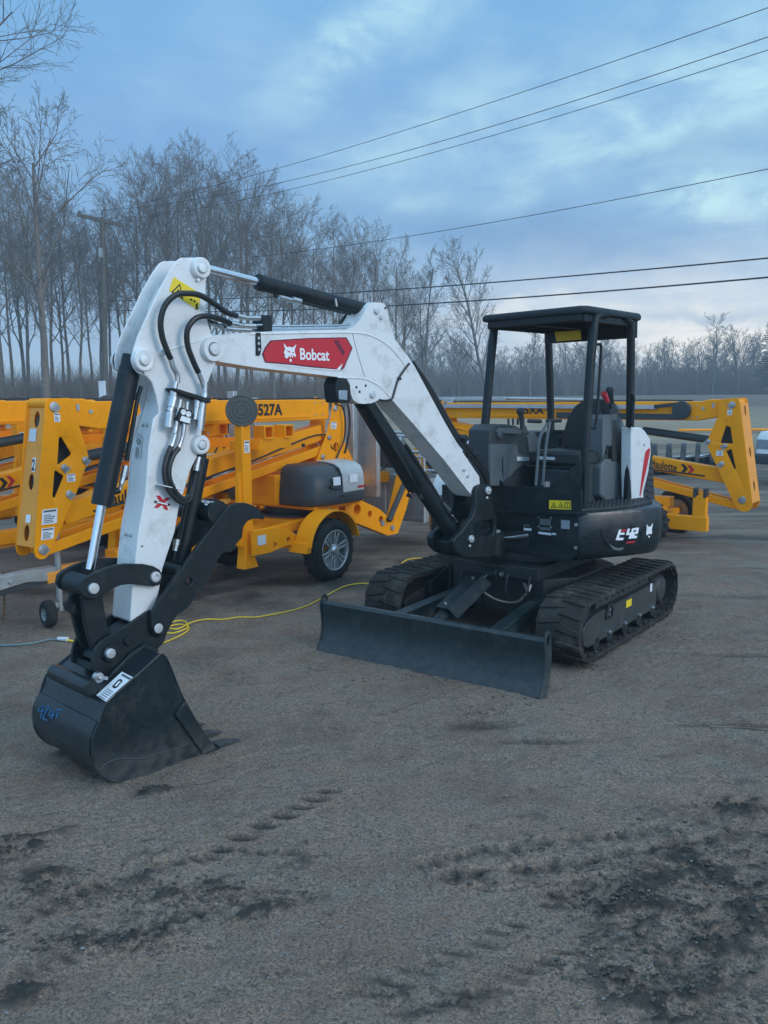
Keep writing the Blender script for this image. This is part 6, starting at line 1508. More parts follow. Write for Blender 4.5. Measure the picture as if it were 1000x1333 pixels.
    # work basket
    if P.get('basket', True):
        bx0, bx1, by0, by1, z0, z1 = Lb + 1.25, Lb + 2.05, -.62, .62, .36, 1.46
        b = MB(); b.box((bx0, by0, z0), (bx1, by1, z0 + .05))
        bs_ = b.build('basket', M_ALU, rt, None, .005)
        b = MB()
        for z in (.95, 1.20, z1):
            b.tube([(bx0, by0, z), (bx1, by0, z), (bx1, by1, z), (bx0, by1, z)], .019, 8, smooth=False, closed=True)
        for x, y in ((bx0, by0), (bx1, by0), (bx1, by1), (bx0, by1), (bx0, 0), (bx1, 0), ((bx0 + bx1) / 2, by0), ((bx0 + bx1) / 2, by1)): b.cyl((x, y, z0), (x, y, z1), .019, seg=8)
        b.build('railing', M_ALU, bs_, None)
        b = MB()
        for y in (by0, by1): b.box((bx0 + .02, y - .004, z0 + .03), (bx1 - .02, y + .004, .92))
        for x in (bx0, bx1): b.box((x - .004, by0 + .02, z0 + .03), (x + .004, by1 - .02, .92))
        b.build('side_panel', M_APANEL, bs_, None)
        b = MB(); b.box((Lb + .35, -.07, .86), (Lb + 1.25, .07, 1.00)); b.bar((Lb + .2, 0, 1.55), (Lb + .62, 0, .95), .10, .12); b.build('basket_arm', M_YEL, rt, None, .006)
        b = MB(); b.box((Lb + .52, -.06, .62), (Lb + .60, .06, 2.05)); b.box((Lb + .70, -.28, .72), (Lb + .78, .02, 1.96)); b.build('fly_section', M_ALU, rt, None, .006)
        b = MB(); b.box((bx0 - .10, -.30, 1.05), (bx0 + .04, .10, 1.42)); b.build('control_box', M_DGREY, bs_, None, .01)
        b = MB(); b.tube([(Lb + .62, -.1, 1.8), (Lb + .9, -.2, 1.5), (Lb + .95, -.2, 1.1), (Lb + .7, -.1, .85)], .012, 8); b.build('hose', M_HOSE, rt, None)
    if P.get('jockey', True):
        b = MB(); w0 = Vector((-.14, -.02, .118)); ax = Vector((-.80, .15, 0)).normalized()
        jx = b.lathe(w0 - ax * .045, ax, [(0, .06), (0, .10), (.012, .116), (.03, .120), (.06, .120), (.078, .116), (.09, .10), (.09, .06)], 30); jw = b.build('jockey_wheel', M_TYRE, rt, None)
        b = MB(); b.lathe(w0 - ax * .03, ax, [(0, 0), (0, .062), (.07, .075), (.073, .062), (.055, .055), (.055, .02), (.085, .018), (.086, 0)], 24); b.build('hub', M_GALV, jw, None)
        b = MB(); b.cyl((-.02, -.02, .12), (-.02, -.02, .95), .028, seg=14); b.bar((-.14, -.02, .12), (-.02, -.02, .2), .03, .03); b.build('jockey_post', M_GALV, rt, None)
P1 = dict(dz=0, ds=0, len=3.60, model='4527A', model_at=(2.33, 2.80), mid=((.02, 0, .985), (3.50, 0, 1.560)), name_at=(.42, .95), link=((-.20, 0, .700), (3.62, 0, 1.385)), fleet=True, low=True)
def chain(rt):
    b = MB(); r_ = random.Random(2)
    for k in range(26):
        f = k / 25; p = Vector((-.42 - .10 * math.sin(f * 2.6), .06 + .03 * math.sin(f * 9), .44 - .42 * f)) if f < .8 else Vector((-.42 - .10 * math.sin(2.1) - (f - .8) * .9, .06 + (f - .8) * .5, .10 - (f - .8) * .3))
        a = k % 2 * 1.57 + r_.uniform(-.4, .4); u = Vector((math.cos(a), math.sin(a), 0)) * .011; w = Vector((0, 0, .017)) if f < .8 else Vector((.017, 0, 0))
        b.tube([p + u * math.cos(q) + w * math.sin(q) for q in (0, .9, 1.57, 2.24, 3.14, 4.04, 4.71, 5.38)], .0035, 5, smooth=False, closed=True)
    b.build('safety_chain', M_RUST, rt, None)
LIFT1 = root('boom_lift', 'nearest yellow boom lift on the left, number 2 on its knuckle plate, behind excavator arm', 'boom lift', FL, group='yellow towable boom lifts parked in a row')
boom_lift(LIFT1, -1, P1); chain(LIFT1)
P2 = dict(P1); P2['fleet'] = False; P2['name_at'] = (-.10 + .22, .62); P2['model_at'] = (2.9, 3.3); P2['basket'] = True
FL2 = Frame(*(FL.o + FL.t * 1.98 - FL.s * .12).to_2d(), 53)
LIFT2 = root('boom_lift', 'second yellow boom lift of the left row, its knuckle cut by the left edge', 'boom lift', FL2, group='yellow towable boom lifts parked in a row')
boom_lift(LIFT2, -1, P2)
for _o in list(bpy.data.objects):
    if _o.type == 'MESH' and not _o.children and _o.name.split('.')[0] in ('pin', 'hose', 'cable', 'bolt', 'side_panel', 'rest_clamp'): split_pieces(_o, _o.name.split('.')[0])
LIFT3 = copy_tree(LIFT2); o3 = FL.o + FL.t * 3.95 - FL.s * .05; LIFT3.location = o3; LIFT3['label'] = 'third yellow towable boom lift of the left row, mostly hidden behind the first two'
#LIFT5 = copy_tree(LIFT2); o5 = FL.o + FL.t * -.3 + FL.s * 7.6; LIFT5.location = o5; LIFT5.rotation_euler[2] = R(56); LIFT5['label'] = 'yellow towable boom lift half hidden behind the excavator boom leg and house'
PR = dict(dz=-.10, ds=.22, len=4.5, model='45XA', model_at=(2.83, 3.24), mid=((.20, 0, .897), (4.45, 0, 1.46)), name_at=(.874, 1.24), link=((.01, 0, .515), (4.35, 0, 1.43)), wide=True, hw=.19, rail=True, low=True, coupler=False, jockey=False, basket=False, cs=-1.35, ws=-1.72, lug=.014)
LIFT4 = root('boom_lift', 'yellow towable boom lift with black hose carrier, behind the excavator seat at the right', 'boom lift', FR)
boom_lift(LIFT4, 1, PR)
# ---------------------------------------------------------------- trees
def tree_meshes(seed, H, spread=.32, fork=.35, n1=13, n2=7, n3=7, n4=4, up=.55, r0=None, twig=.010, first=.28):
    rng = random.Random(seed); tv, tf, cv, cf = [], [], [], []
    r0 = r0 or H * .0098
    def tube(V, Fc, pts, rads, seg):
        base = len(V); n = len(pts); px = None
        for i, p in enumerate(pts):
            d = (pts[min(i + 1, n - 1)] - pts[max(i - 1, 0)]).normalized(); a = Vector((0, 0, 1)) if abs(d.z) < .9 else Vector((1, 0, 0))
            u = d.cross(a).normalized(); w = d.cross(u)
            for k in range(seg):
                q = 2 * math.pi * k / seg; V.append(p + u * (rads[i] * math.cos(q)) + w * (rads[i] * math.sin(q)))
        for i in range(n - 1):
            for k in range(seg): Fc.append((base + i * seg + k, base + i * seg + (k + 1) % seg, base + (i + 1) * seg + (k + 1) % seg, base + (i + 1) * seg + k))
    def limb(p, d, L, r, lvl):
        n = (9, 6, 4, 3, 2)[lvl]; seg = (9, 5, 4, 3, 3)[lvl]; pts = [p.copy()]; q = p.copy(); dd_ = d.copy(); wob = (.05, .13, .17, .20, .15)[lvl]
        for i in range(n):
            dd_ = (dd_ + Vector((rng.gauss(0, wob), rng.gauss(0, wob), rng.gauss(0, wob * .6) + up * (.0, .10, .10, .07, .03)[lvl]))).normalized(); q = q + dd_ * (L / n); pts.append(q.copy())
        rt_ = max(twig * .55, r * (.28, .25, .3, .4, .5)[lvl]); rads = [r + (rt_ - r) * (i / n) ** .8 for i in range(n + 1)]
        if lvl == 0: rads[0] *= 1.35
        (tube(tv, tf, pts, rads, seg) if lvl == 0 else tube(cv, cf, pts, rads, seg))
        if lvl == 4: return
        cnt = (n1, n2, n3, n4)[lvl]; cnt = max(2, int(cnt * rng.uniform(.8, 1.2)))
        f0 = (first, .22, .18, .15)[lvl]
        for k in range(cnt):
            f = f0 + (1 - f0) * ((k + rng.random() * .8) / cnt) ** (.85 if lvl == 0 else 1); f = min(f, .995); x = f * n; i = min(int(x), n - 1); pp = pts[i].lerp(pts[i + 1], x - i); dr = (pts[i + 1] - pts[i]).normalized()
            az = rng.uniform(0, 2 * math.pi) if lvl else k * 2.4 + rng.uniform(-.5, .5)
            a = Vector((0, 0, 1)) if abs(dr.z) < .9 else Vector((1, 0, 0)); u = dr.cross(a).normalized(); w = dr.cross(u)
            ang = rng.uniform(.45, .85) * (1.0 if lvl else (1.25 - .55 * f)); nd = dr * math.cos(ang) + (u * math.cos(az) + w * math.sin(az)) * math.sin(ang)
            if lvl == 0: nl = H * spread * (1.15 - .62 * f) * rng.uniform(.75, 1.2)
            else: nl = L * (.50, .52, .48, .45)[lvl] * (1.15 - .5 * f) * rng.uniform(.7, 1.2)
            rr = max(twig, rads[i] * (.50 if lvl == 0 else .55)) if lvl < 3 else twig
            limb(pp, nd, nl, rr, lvl + 1)
    limb(Vector((0, 0, -.3)), Vector((rng.gauss(0, .02), rng.gauss(0, .02), 1)).normalized(), H * (.93 - fork * .2), r0, 0)
    out = []
    for nm, V, Fc in (('trunk', tv, tf), ('crown', cv, cf)):
        me = bpy.data.meshes.new(nm); me.from_pydata([tuple(v) for v in V], [], Fc); me.polygons.foreach_set('use_smooth', [True] * len(Fc)); out.append(me)
    return out
def make_tree(meshes, mt, mc, x, y, yaw, sc, label, group=None, cat='tree', name='bare_tree', lean=0, sz=1.0):
    o = bpy.data.objects.new(name, None); col.objects.link(o); o.location = (x, y, gz(x, y)); o.rotation_euler = (lean, 0, yaw); o.scale = (sc, sc, sc * sz); tag(o, label, cat, group)
    for me, m, nm in ((meshes[0], mt, 'trunk'), (meshes[1], mc, 'crown')):
        if not me.materials: me.materials.append(m)
        c = bpy.data.objects.new(nm, me); col.objects.link(c); c.parent = o
    return o
rng = random.Random(7)
big = tree_meshes(3, 21, .44, n1=26, n2=11, n3=9, n4=5, up=.36, twig=.007, first=.38, r0=.24)
make_tree(big, M_BARK, M_TWIG, -14.1, 29.5, 1.9, 1.0, 'tall bare tree at the top left whose trunk stands outside the photo')
fk = tree_meshes(11, 14.5, .42, n1=13, n2=8, n3=6, n4=3, up=.5, r0=.24, twig=.012, first=.30)
make_tree(fk, M_BARK, M_TWIG, -16.9, 45, 1.2, 1.0, 'bare spreading tree with thick dark trunk left of the wooden utility pole')
s1 = tree_meshes(21, 13.2, .30, n1=15, n2=7, n3=6, n4=3, up=.9, r0=.17, twig=.013, first=.16)
make_tree(s1, M_PALEB, M_PALEB, 3.6, 77, .3, 1.0, 'slim bare tree just right of the excavator boom, left one of the two')
s2 = tree_meshes(24, 13.6, .36, n1=17, n2=8, n3=6, n4=3, up=.9, r0=.19, twig=.013, first=.14)
make_tree(s2, M_PALEB, M_PALEB, 9.0, 77, 2.1, 1.0, 'bare tree with fanned crown directly behind the front post of the canopy')
kinds = [tree_meshes(40 + i, 15, sp, n1=n, n2=9, n3=7, n4=4, up=.55, twig=.008, first=fi) for i, (sp, n, fi) in enumerate(((.34, 13, .34), (.38, 14, .28), (.32, 12, .42), (.42, 13, .32), (.36, 15, .25)))]
gl = 'bare trees of the left wood'
env = [(-30, 200), (60, 235), (110, 262), (150, 270), (190, 232), (250, 208), (300, 215), (335, 232), (380, 262), (430, 288), (470, 300), (520, 326), (560, 370)]
def env_y(px):
    for (a, ya), (b_, yb) in zip(env, env[1:]):
        if px <= b_: return ya + (yb - ya) * max(0, px - a) / (b_ - a)
    return 380
N_L = 48
for i in range(N_L):
    row = i % 4; D = 52 + row * 8 + rng.uniform(-3, 3); px = -45 + 600 * ((i + rng.random()) / N_L); x = (px - 500) / F_PX * D
    top = env_y(px) + rng.choice((0, 4, 12, 26, 45)) - 6; H = CAM_H + (507 - top) / F_PX * D - gz(x, D); k = rng.randrange(5)
    sc = H / 15.2
    make_tree(kinds[k], M_BARK, M_TWIG, x, D, rng.uniform(0, 6.3), sc, 'bare grey woodland tree, one of many in the wood behind the left boom lifts', gl)
far = [tree_meshes(60 + i, 11, sp, n1=14, n2=7, n3=5, n4=3, up=.6, twig=.017, first=fi, r0=.16) for i, (sp, fi) in enumerate(((.32, .14), (.36, .10), (.30, .2), (.38, .12)))]
gr_ = 'bare trees of the far wood on the right'
for i in range(150):
    px = 470 + 620 * ((i + rng.random()) / 150); D = 118 + (i % 5) * 7 + rng.uniform(-3, 3); x = (px - 500) / F_PX * D
    top = 442 + 9 * math.sin(px * .031) + rng.choice((0, 6, 12, 20, 4)) - (12 if 850 < px < 880 else 0); H = CAM_H + (507 - top) / F_PX * D - gz(x, D)
    make_tree(far[rng.randrange(4)], M_TWIG2, M_TWIG2, x, D, rng.uniform(0, 6.3), H / 11.2, 'small bare tree of the hazy far wood beyond the field on the right', gr_)
for px, top, D, k, lb in ((925, 410, 112, 1, 'tall pale bare tree standing above the far wood at the right'), (958, 420, 114, 2, 'bare tree of the far wood between the pale tall one and the evergreen'), (690, 408, 112, 0, 'bare tree rising above the far wood behind the canopy roof'), (598, 440, 105, 3, 'bare tree of the far wood seen just left of the canopy front post')):
    x = (px - 500) / F_PX * D; H = CAM_H + (507 - top) / F_PX * D - gz(x, D); make_tree(far[k], M_TWIG2, M_TWIG2, x, D, k, H / 11.2, lb)
# evergreen
def fir(seed, H):
    r_ = random.Random(seed); b = MB(); b.cyl((0, 0, -.2), (0, 0, H * .96), .16, .03, 8); c = MB()
    z = H * .12
    while z < H:
        f = 1 - z / H; L = .25 + f * H * .20
        for k in range(9):
            a = r_.uniform(0, 6.28); l = L * r_.uniform(.6, 1.1); p0 = Vector((0, 0, z)); d = Vector((math.cos(a), math.sin(a), -.12 + .35 * (1 - f))); w = Vector((-math.sin(a), math.cos(a), 0))
            for j in range(7):
                q = p0 + d * (l * (j + .5) / 7); e = (.10 + .30 * (1 - j / 7)) * l * .45
                for s in (-1, 1):
                    t = q + w * s * e + d * .2 * l + Vector((0, 0, r_.uniform(-.12, .02))); c.add([q - d * .05, q + d * .10 * l + Vector((0, 0, .04)), t, q + Vector((0, 0, -.06))], [(0, 1, 2), (0, 3, 2), (1, 2, 3)])
        z += H * .022
    return b, c
for px, top, D, sd_ in ((998, 412, 108, 1), (1030, 425, 110, 2)):
    x = (px - 500) / F_PX * D; H = CAM_H + (507 - top) / F_PX * D - gz(x, D); tb_, tc2 = fir(sd_, H)
    o = root('evergreen_tree', 'dark evergreen at the right edge above the far wood' if sd_ == 1 else 'dark evergreen just outside the right edge beside the far wood', 'tree', loc=(x, D, gz(x, D)))
    tb_.build('trunk', M_BARK, o); tc2.build('crown', M_FIR, o)
# underbrush: nobody could count the stems
def brush(name, label, x0, x1, y0, y1, n, hmin, hmax, r_, m, seed):
    g = random.Random(seed); V = []; Fc = []
    for i in range(n):
        x = g.uniform(x0, x1); y = g.uniform(y0, y1)
        if 'left' in label and x > -.02 * y + 4: continue
        z = gz(x, y); h = g.uniform(hmin, hmax)
        for j in range(9):
            a = g.uniform(0, 6.28); q = g.uniform(.05, .5); d = Vector((math.cos(a) * q, math.sin(a) * q, 1)); p = Vector((x + g.gauss(0, .25), y + g.gauss(0, .25), z - .05)); l = h * g.uniform(.4, 1)
            pts = [p, p + d * l * .5, p + Vector((d.x * 1.3, d.y * 1.3, 1)) * l]
            prev = len(V); rr = (r_, r_ * .8, r_ * .3)
            for pt, rad in zip(pts, rr):
                for k in range(3): V.append((pt.x + rad * math.cos(2.1 * k), pt.y + rad * math.sin(2.1 * k), pt.z))
            for s in range(2):
                for k in range(3): Fc.append((prev + s * 3 + k, prev + s * 3 + (k + 1) % 3, prev + s * 3 + 3 + (k + 1) % 3, prev + s * 3 + 3 + k))
    me = bpy.data.meshes.new(name); me.from_pydata(V, [], Fc); me.materials.append(m); o = bpy.data.objects.new(name, me); col.objects.link(o); tag(o, label, 'underbrush', None, 'stuff')
brush('underbrush', 'bare brown underbrush at the foot of the left wood', -42, 6, 50, 92, 5200, .5, 3.4, .011, M_TWIG, 5)
brush('underbrush', 'hazy bare underbrush at the foot of the far wood on the right', -8, 75, 114, 152, 5200, 1.5, 5.0, .03, M_TWIG2, 6)

# ---------------------------------------------------------------- utility pole and wires
PX, PY = -15.15, 49.0
def at_depth(px, py, y):
    r_ = cam_ray(px, py); k = y / r_.y; return Vector((r_.x * k, y, CAM_H + r_.z * k))
pole = root('utility_pole', 'weathered wooden utility pole with crossarm in front of the left wood', 'utility pole', loc=(PX, PY, gz(PX, PY)))
topp = at_depth(133, 283, PY); basep = Vector((PX, PY, gz(PX, PY) - .2))
loc0 = Vector((PX, PY, gz(PX, PY)))
b = MB(); b.cyl(basep - loc0, topp - loc0, .17, .12, 14); b.build('pole', M_POLE, pole)
e0, e1 = at_depth(100, 279.5, PY - .4), at_depth(161, 293.5, PY + .3)
b = MB(); b.bar(e0 - loc0, e1 - loc0, .16, .18); 
for f in (.35, .62): b.bar(e0.lerp(e1, f) - loc0, Vector((topp.x, topp.y, topp.z - 1.0)) - loc0, .03, .05)
b.build('crossarm', M_POLE, pole)
ins = [at_depth(104, 275, PY - .3), at_depth(133, 275, PY), at_depth(156, 287, PY + .2)]
for p in ins:
    b = MB(); b.lathe(p - loc0 - Vector((0, 0, .22)), (0, 0, 1), [(0, .03), (.06, .03), (.08, .07), (.14, .06), (.18, .08), (.24, .04), (.25, 0)], 12); b.build('insulator', M_PLAST, pole)
b = MB(); b.cyl(at_depth(136.5, 392, PY) - loc0 + Vector((0, -.3, 0)), at_depth(136.5, 392, PY) - loc0 + Vector((.1, .2, 0)), .03, seg=8); b.box(tuple(at_depth(132, 330, PY) - loc0 - Vector((.05, .32, .25))), tuple(at_depth(132, 330, PY) - loc0 + Vector((.15, -.1, .25)))); b.build('bracket', M_GALV, pole)
def wire(a, pxm, ym, y1, rad, label):
    """hangs from a; crosses the photo at column pxm at row ym and leaves it at row y1"""
    end = Vector((8.62, 20, 0)); d = Vector((end.x - PX, end.y - PY, 0))
    def hit(px, py):
        r_ = cam_ray(px, py); det = d.x * (-r_.y) + r_.x * d.y        # a + d*u = r*k
        u = (-a.x * -r_.y - -a.y * r_.x * 1) if False else None
        M = np.array([[d.x, -r_.x], [d.y, -r_.y]]); u, k = np.linalg.solve(M, np.array([-a.x, -a.y])); return u, CAM_H + r_.z * k
    u1, z1 = hit(pxm, ym); u2, z2 = hit(1000, y1); A = np.array([[u1, u1 * u1], [u2, u2 * u2]]); c1, c2 = np.linalg.solve(A, np.array([z1 - a.z, z2 - a.z]))
    pts = [Vector((a.x + d.x * u, a.y + d.y * u, a.z + c1 * u + c2 * u * u)) for u in np.linspace(0, 1.55, 60)]
    b = MB(); b.tube(pts, rad, 6, smooth=False); o = b.build('overhead_wire', M_WIRE); tag(o, label, 'wire', 'overhead wires from the utility pole')
wire(ins[1], 500, 178, 10, .009, 'uppermost thin overhead wire crossing the sky')
wire(ins[0], 500, 204.5, 48, .009, 'second thin overhead wire from the top')
wire(ins[2], 500, 216, 65, .009, 'third thin overhead wire, close below the second')
wire(at_depth(134, 345, PY), 500, 312.5, 220, .009, 'single thin overhead wire between the upper three and the thick pair')
wire(at_depth(136.5, 391, PY), 500, 378, 336, .019, 'upper one of the two thick cables low over the canopy')
wire(at_depth(137, 403, PY), 500, 398.5, 361, .021, 'lower one of the two thick cables low over the canopy')

# ---------------------------------------------------------------- cords, sticks, stones
def gcord(pts, rad, name, label, m, cat='cord', lift=.004):
    P = []
    for q in pts:
        p = ground_pt(q[0], q[1]); p = Vector((p.x, p.y, surf(p.x, p.y) + rad + lift + (q[2] if len(q) > 2 else 0))); P.append(p)
    b = MB(); b.tube(P, rad, 8); o = b.build(name, m); tag(o, label, cat); return o
gcord([(150, 838), (168, 842), (190, 840), (205, 838), (214, 834), (226, 829), (240, 822), (246, 815), (236, 811), (222, 813), (215, 820), (226, 822), (244, 817, .012), (240, 808, .012), (226, 809, .01), (218, 816, .01), (232, 819, .02), (250, 810, .012), (268, 806), (290, 805), (310, 803), (332, 803), (352, 800), (375, 796), (400, 789), (425, 777), (448, 766), (470, 762.5), (492, 763), (512, 752), (519, 742), (525, 733), (536, 728.5), (552, 728), (572, 731)], .006, 'extension_cord', 'yellow extension cord running from the coil behind the bucket to the track', M_CORD)
tc_ = gcord([(-20, 842), (0, 841.5), (22, 840.5), (45, 837), (62, 833.5), (76, 832)], .009, 'extension_cord', 'teal extension cord coming in from the left edge', M_CORDB)
p0, p1 = ground_pt(76, 832), ground_pt(88, 833.5); b = MB(); b.cyl((p0.x, p0.y, surf(p0.x, p0.y) + .02), (p1.x, p1.y, surf(p1.x, p1.y) + .02), .016, .02, 12); pl_ = b.build('plug', M_PSTK, tc_, Frame(0, 0, 0)); 
gcord([(88, 833.5), (97, 834), (112, 836), (130, 838), (150, 838)], .009, 'extension_cord', 'short yellow cord end joined to the teal cord plug', M_CORD)
for pts, r_, lb in ((((256, 1021), (272, 1017), (290, 1011)), .004, 'dark thin stick on the ground right of the bucket'), (((512, 924), (528, 917), (546, 912)), .004, 'dark thin stick in front of the blade'),
                    (((924, 944), (950, 944), (975, 947), (1000, 950)), .005, 'long dark stick at the right edge of the lot'), (((48, 1244), (55, 1236), (66, 1231)), .0025, 'pale straw in the churned mud at the lower left'), (((400, 868), (413, 871), (430, 870)), .003, 'reddish twig left of the blade corner')):
    gcord(pts, r_, 'stick', lb, M_STICK, 'stick')
def scatter(name, label, m, spots, seed, smin, smax, flat=.6):
    g = random.Random(seed); b = MB(); ico = [(0, 0, 1), (.894, 0, .447), (.276, .851, .447), (-.724, .526, .447), (-.724, -.526, .447), (.276, -.851, .447), (.724, .526, -.447), (-.276, .851, -.447), (-.894, 0, -.447), (-.276, -.851, -.447), (.724, -.526, -.447), (0, 0, -1)]
    icf = [(0, 1, 2), (0, 2, 3), (0, 3, 4), (0, 4, 5), (0, 5, 1), (1, 6, 2), (2, 7, 3), (3, 8, 4), (4, 9, 5), (5, 10, 1), (2, 6, 7), (3, 7, 8), (4, 8, 9), (5, 9, 10), (1, 10, 6), (11, 7, 6), (11, 8, 7), (11, 9, 8), (11, 10, 9), (11, 6, 10)]
    for (px, py, a, c, n) in spots:
        q = ground_pt(px, py)
        for i in range(n):
            x = q.x + g.gauss(0, a); y = q.y + g.gauss(0, c); s = smin * (smax / smin) ** (g.random() ** 2.2)
            if not (-3 < x < 6 and 2.4 < y < 14): continue
            z = surf(x, y); ca, sa = math.cos(i), math.sin(i); v = []
            for (u, w, h) in ico: k = s * g.uniform(.7, 1.25); v.append((x + (u * ca - w * sa) * k * 1.2, y + (u * sa + w * ca) * k, z + h * k * flat + s * .15))
            b.add(v, icf)
    o = b.build(name, m, sharp=50); tag(o, label, name.replace('_', ' '), None, 'stuff')
scatter('gravel', 'loose light gravel sprinkled over the lot', M_STONE, [(500, 1000, 1.2, .9, 1500), (300, 1200, .8, .5, 500), (700, 1200, .8, .5, 600), (355, 778, .35, .25, 260), (480, 850, 1.5, 1.2, 500), (850, 950, .8, .8, 400), (120, 900, .8, .6, 300)], 3, .0018, .008)
scatter('mud_clods', 'dark clods of churned mud lying in the ruts', M_CLOD, [(870, 1180, .26, .20, 1100), (960, 1120, .22, .24, 600), (830, 1260, .18, .10, 600), (920, 1300, .2, .1, 400), (60, 1160, .32, .09, 600), (130, 1225, .26, .05, 400), (250, 1165, .28, .05, 400), (370, 1165, .06, .02, 60), (790, 1130, .2, .02, 160), (700, 905, .05, .02, 60), (560, 882, .25, .03, 120), (450, 858, .12, .02, 40), (760, 865, .12, .03, 90), (840, 825, .2, .05, 90), (700, 1105, .3, .015, 120), (640, 1150, .2, .015, 90), (200, 1028, .05, .03, 130), (640, 918, .12, .04, 120), (650, 905, .03, .02, 20), (150, 1012, .12, .05, 60), (700, 1090, .5, .06, 100), (960, 1050, .2, .1, 100)], 9, .0018, .012, .6)

# ---------------------------------------------------------------- far things at the right
# grapple rake lying behind the right lift
gx, gy = 7.1, 21.0
rk = root('grapple_rake', 'black grapple rake attachment with curved tines lying behind the right boom lift', 'grapple', loc=(gx, gy, gz(gx, gy)), yaw=8)
b = MB()
for z, y in ((.08, -.3), (.30, .1), (.08, .3)): b.bar((-.95, y, z), (.95, y, z), .08, .08)
for x in (-.9, 0, .9): b.bar((x, -.3, .08), (x, .3, .32), .05, .06)
b.build('frame', M_BLACKG, rk, None, .01)
def crescent(r0, r1, w0=20, w1=172): return [(p[0], p[1]) for p in arc(0, .06, r0, w0, w1, 14)] + [(p[0], p[1]) for p in arc(0, .02, r1, w1, w0, 14)]
for i in range(5):
    x = -.80 + .36 * i; b = MB(); g = MB(); g.prism(crescent(.66, .42), -.055, .055); b.v = [(x + v[1] + v[0] * .35, v[0] * .62 - .1, v[2]) for v in g.v]; b.f = g.f; b.m = g.m; b.build('tine', M_BLACKG, rk, None, .012)
b = MB(); b.box((-.9, -.35, .10), (.75, .30, .40)); b.build('housing', M_BLACKG, rk, None, .03)
b = MB(); b.cyl((-.5, -.1, .36), (.6, -.1, .40), .035, seg=12); b.build('cylinder', M_CHROME, rk)
for ylo, xa, xb, lb in ((33.0, 10.9, 16.5, 'long yellow pole lying across the lot edge behind the right boom lift'),):
    z = gz(xa, ylo); b = MB(); b.cyl((xa, ylo, z + .10), (xb, ylo - .2, z + .10), .05, seg=10); o = b.build('pole_on_ground', M_YEL); tag(o, lb, 'pole')
bx = at_depth(133, 500, 38); b = MB(); b.box((-.13, -.1, 0), (.13, .1, 1.05)); b.prism([(-.15, 1.05), (.15, 1.05), (.12, 1.13), (-.12, 1.13)], -.12, .12)
o = b.build('utility_pedestal', M_PSTK, None, Frame(bx.x, 38, 0, CAM_H - 14 * 38 / F_PX - .2), .02); tag(o, 'pale utility pedestal standing at the edge of the left wood', 'pedestal')
# pickup truck, only its front corner in view
TK = Frame(8.35, 18.2, 24, gz(7.4, 17.6) - .0)
tk = root('pickup_truck', 'white pickup truck at the right edge, only its front corner in view', 'pickup truck', TK)
b = MB()
sec = [(.0, .50), (.0, .98), (.10, 1.10), (1.25, 1.20), (1.35, 1.22), (1.95, 1.80), (2.4, 1.88), (3.4, 1.86), (3.55, 1.30), (5.4, 1.30), (5.45, .55), (4.9, .52), (4.75, .80), (4.45, .93), (4.15, .80), (4.0, .50), (1.45, .45), (1.30, .80), (1.0, .93), (.70, .80), (.55, .50)]
b.prism(sec, -.92, .92); b.build('body', M_CAR, tk, None, .06, 40, 3)
b = MB(); b.prism([(-.09, .42), (-.09, .62), (.06, .66), (.5, .62), (.5, .45)], -.95, .95); b.build('bumper', M_PLASTD, tk, None, .03)
b = MB(); b.prism([(-.012, .68), (-.012, .96), (.02, .96), (.02, .68)], -.55, .55); b.build('grille', M_PLASTD, tk, None, .01)
for s_ in (-1, 1):
    b = MB(); b.prism([(-.015, .74), (-.015, .94), (.20, .98), (.22, .80)], s_ * .60, s_ * .928); b.build('headlight', M_LENS, tk, None, .01)
    b = MB(); b.prism([(1.5, 1.26), (2.0, 1.74), (3.3, 1.74), (3.4, 1.26)], s_ * .921, s_ * .926); b.build('side_window', M_GLASS, tk)
    for x in (1.0, 4.45): wheel(tk, (x, s_ * .80, .37), s_, .37, .24)
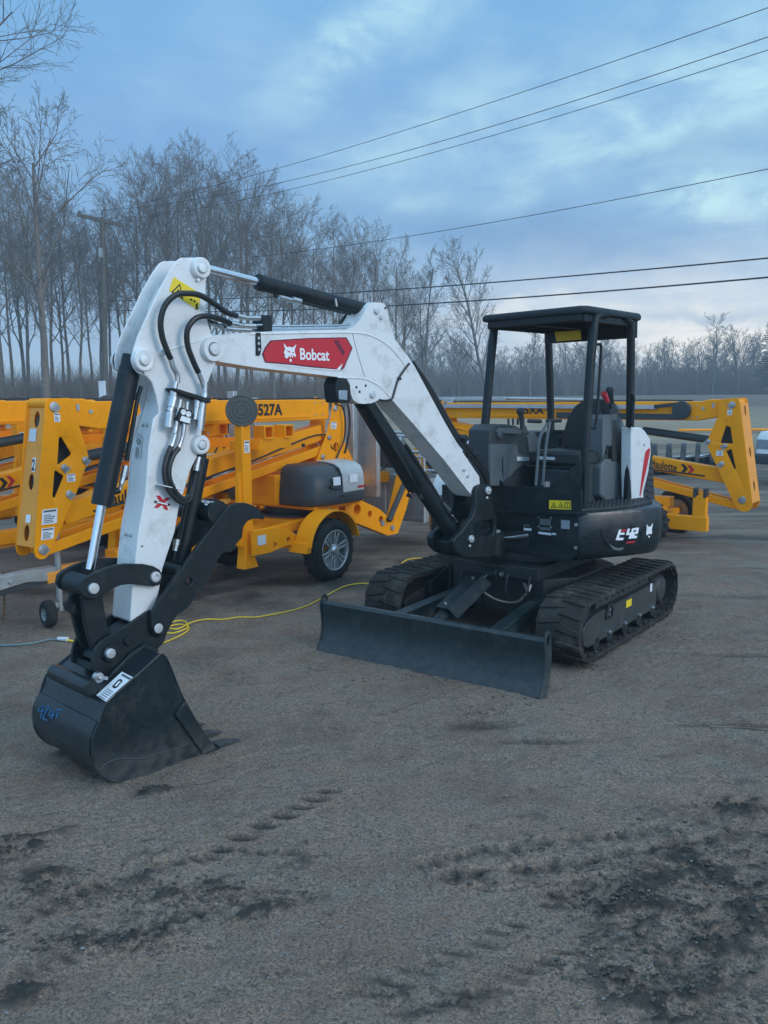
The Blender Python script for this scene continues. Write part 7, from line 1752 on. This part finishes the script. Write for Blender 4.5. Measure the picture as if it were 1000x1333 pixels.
b = MB(); b.prism([(1.36, 1.24), (1.93, 1.79), (1.90, 1.80), (1.33, 1.25)], -.80, .80); b.build('windscreen', M_GLASS, tk)
# ---------------------------------------------------------------- evening haze
def haze():
    b = MB(); b.box((-181, -61, -1.6), (181, 231, 27)); o = b.build('haze', bpy.data.materials.new('haze')); o['kind'] = 'stuff'
    m = o.data.materials[0]; m.use_nodes = True; nt = m.node_tree; nt.nodes.clear(); out = nt.nodes.new('ShaderNodeOutputMaterial'); v = nt.nodes.new('ShaderNodeVolumePrincipled')
    v.inputs['Color'].default_value = (.72, .88, .97, 1); v.inputs['Density'].default_value = .0023; v.inputs['Anisotropy'].default_value = .1
    nt.links.new(v.outputs[0], out.inputs['Volume'])
haze()

SPLIT = {'arm_hoses': 'arm_hose', 'arm_bosses': 'arm_boss', 'hose_ends': 'hose_end', 'coupler_pins': 'coupler_pin', 'thumb_fittings': 'thumb_fitting', 'bolts': 'bolt', 'rollers': 'roller', 'pins': 'swing_pin', 'link_pins': 'link_pin',
         'boom_pins': 'boom_pin', 'boom_hoses': 'boom_hose', 'steel_lines': 'steel_line', 'quick_couplers': 'quick_coupler', 'switches': 'switch', 'travel_levers': 'travel_lever', 'lever_grips': 'lever_grip', 'pipe_fittings': 'pipe_fitting',
         'cylinder_fittings': 'cylinder_fitting', 'hose_clamps': 'hose_clamp', 'weld_beads': 'weld_bead', 'holes': 'bolt_hole', 'screws': 'screw', 'grab_handle': 'grab_handle', 'data_plate': 'data_plate', 'arm_pins': 'arm_pin', 'clamp_bolts': 'bolt',
         'block_ports': 'block_port', 'blade_hose': 'blade_hose', 'hose_fittings': 'hose_fitting', 'front_bolts': 'bolt', 'rear_rail': 'rear_rail', 'line_clamp': 'line_clamp', 'cylinder_pipe': 'cylinder_pipe', 'bucket_ears': 'bucket_ear', 'joystick': 'joystick', 'swing_casting': 'swing_casting'}
for o in list(bpy.data.objects):
    k = o.name.split('.')[0]
    if k in SPLIT and o.type == 'MESH' and not o.children: split_pieces(o, SPLIT[k])
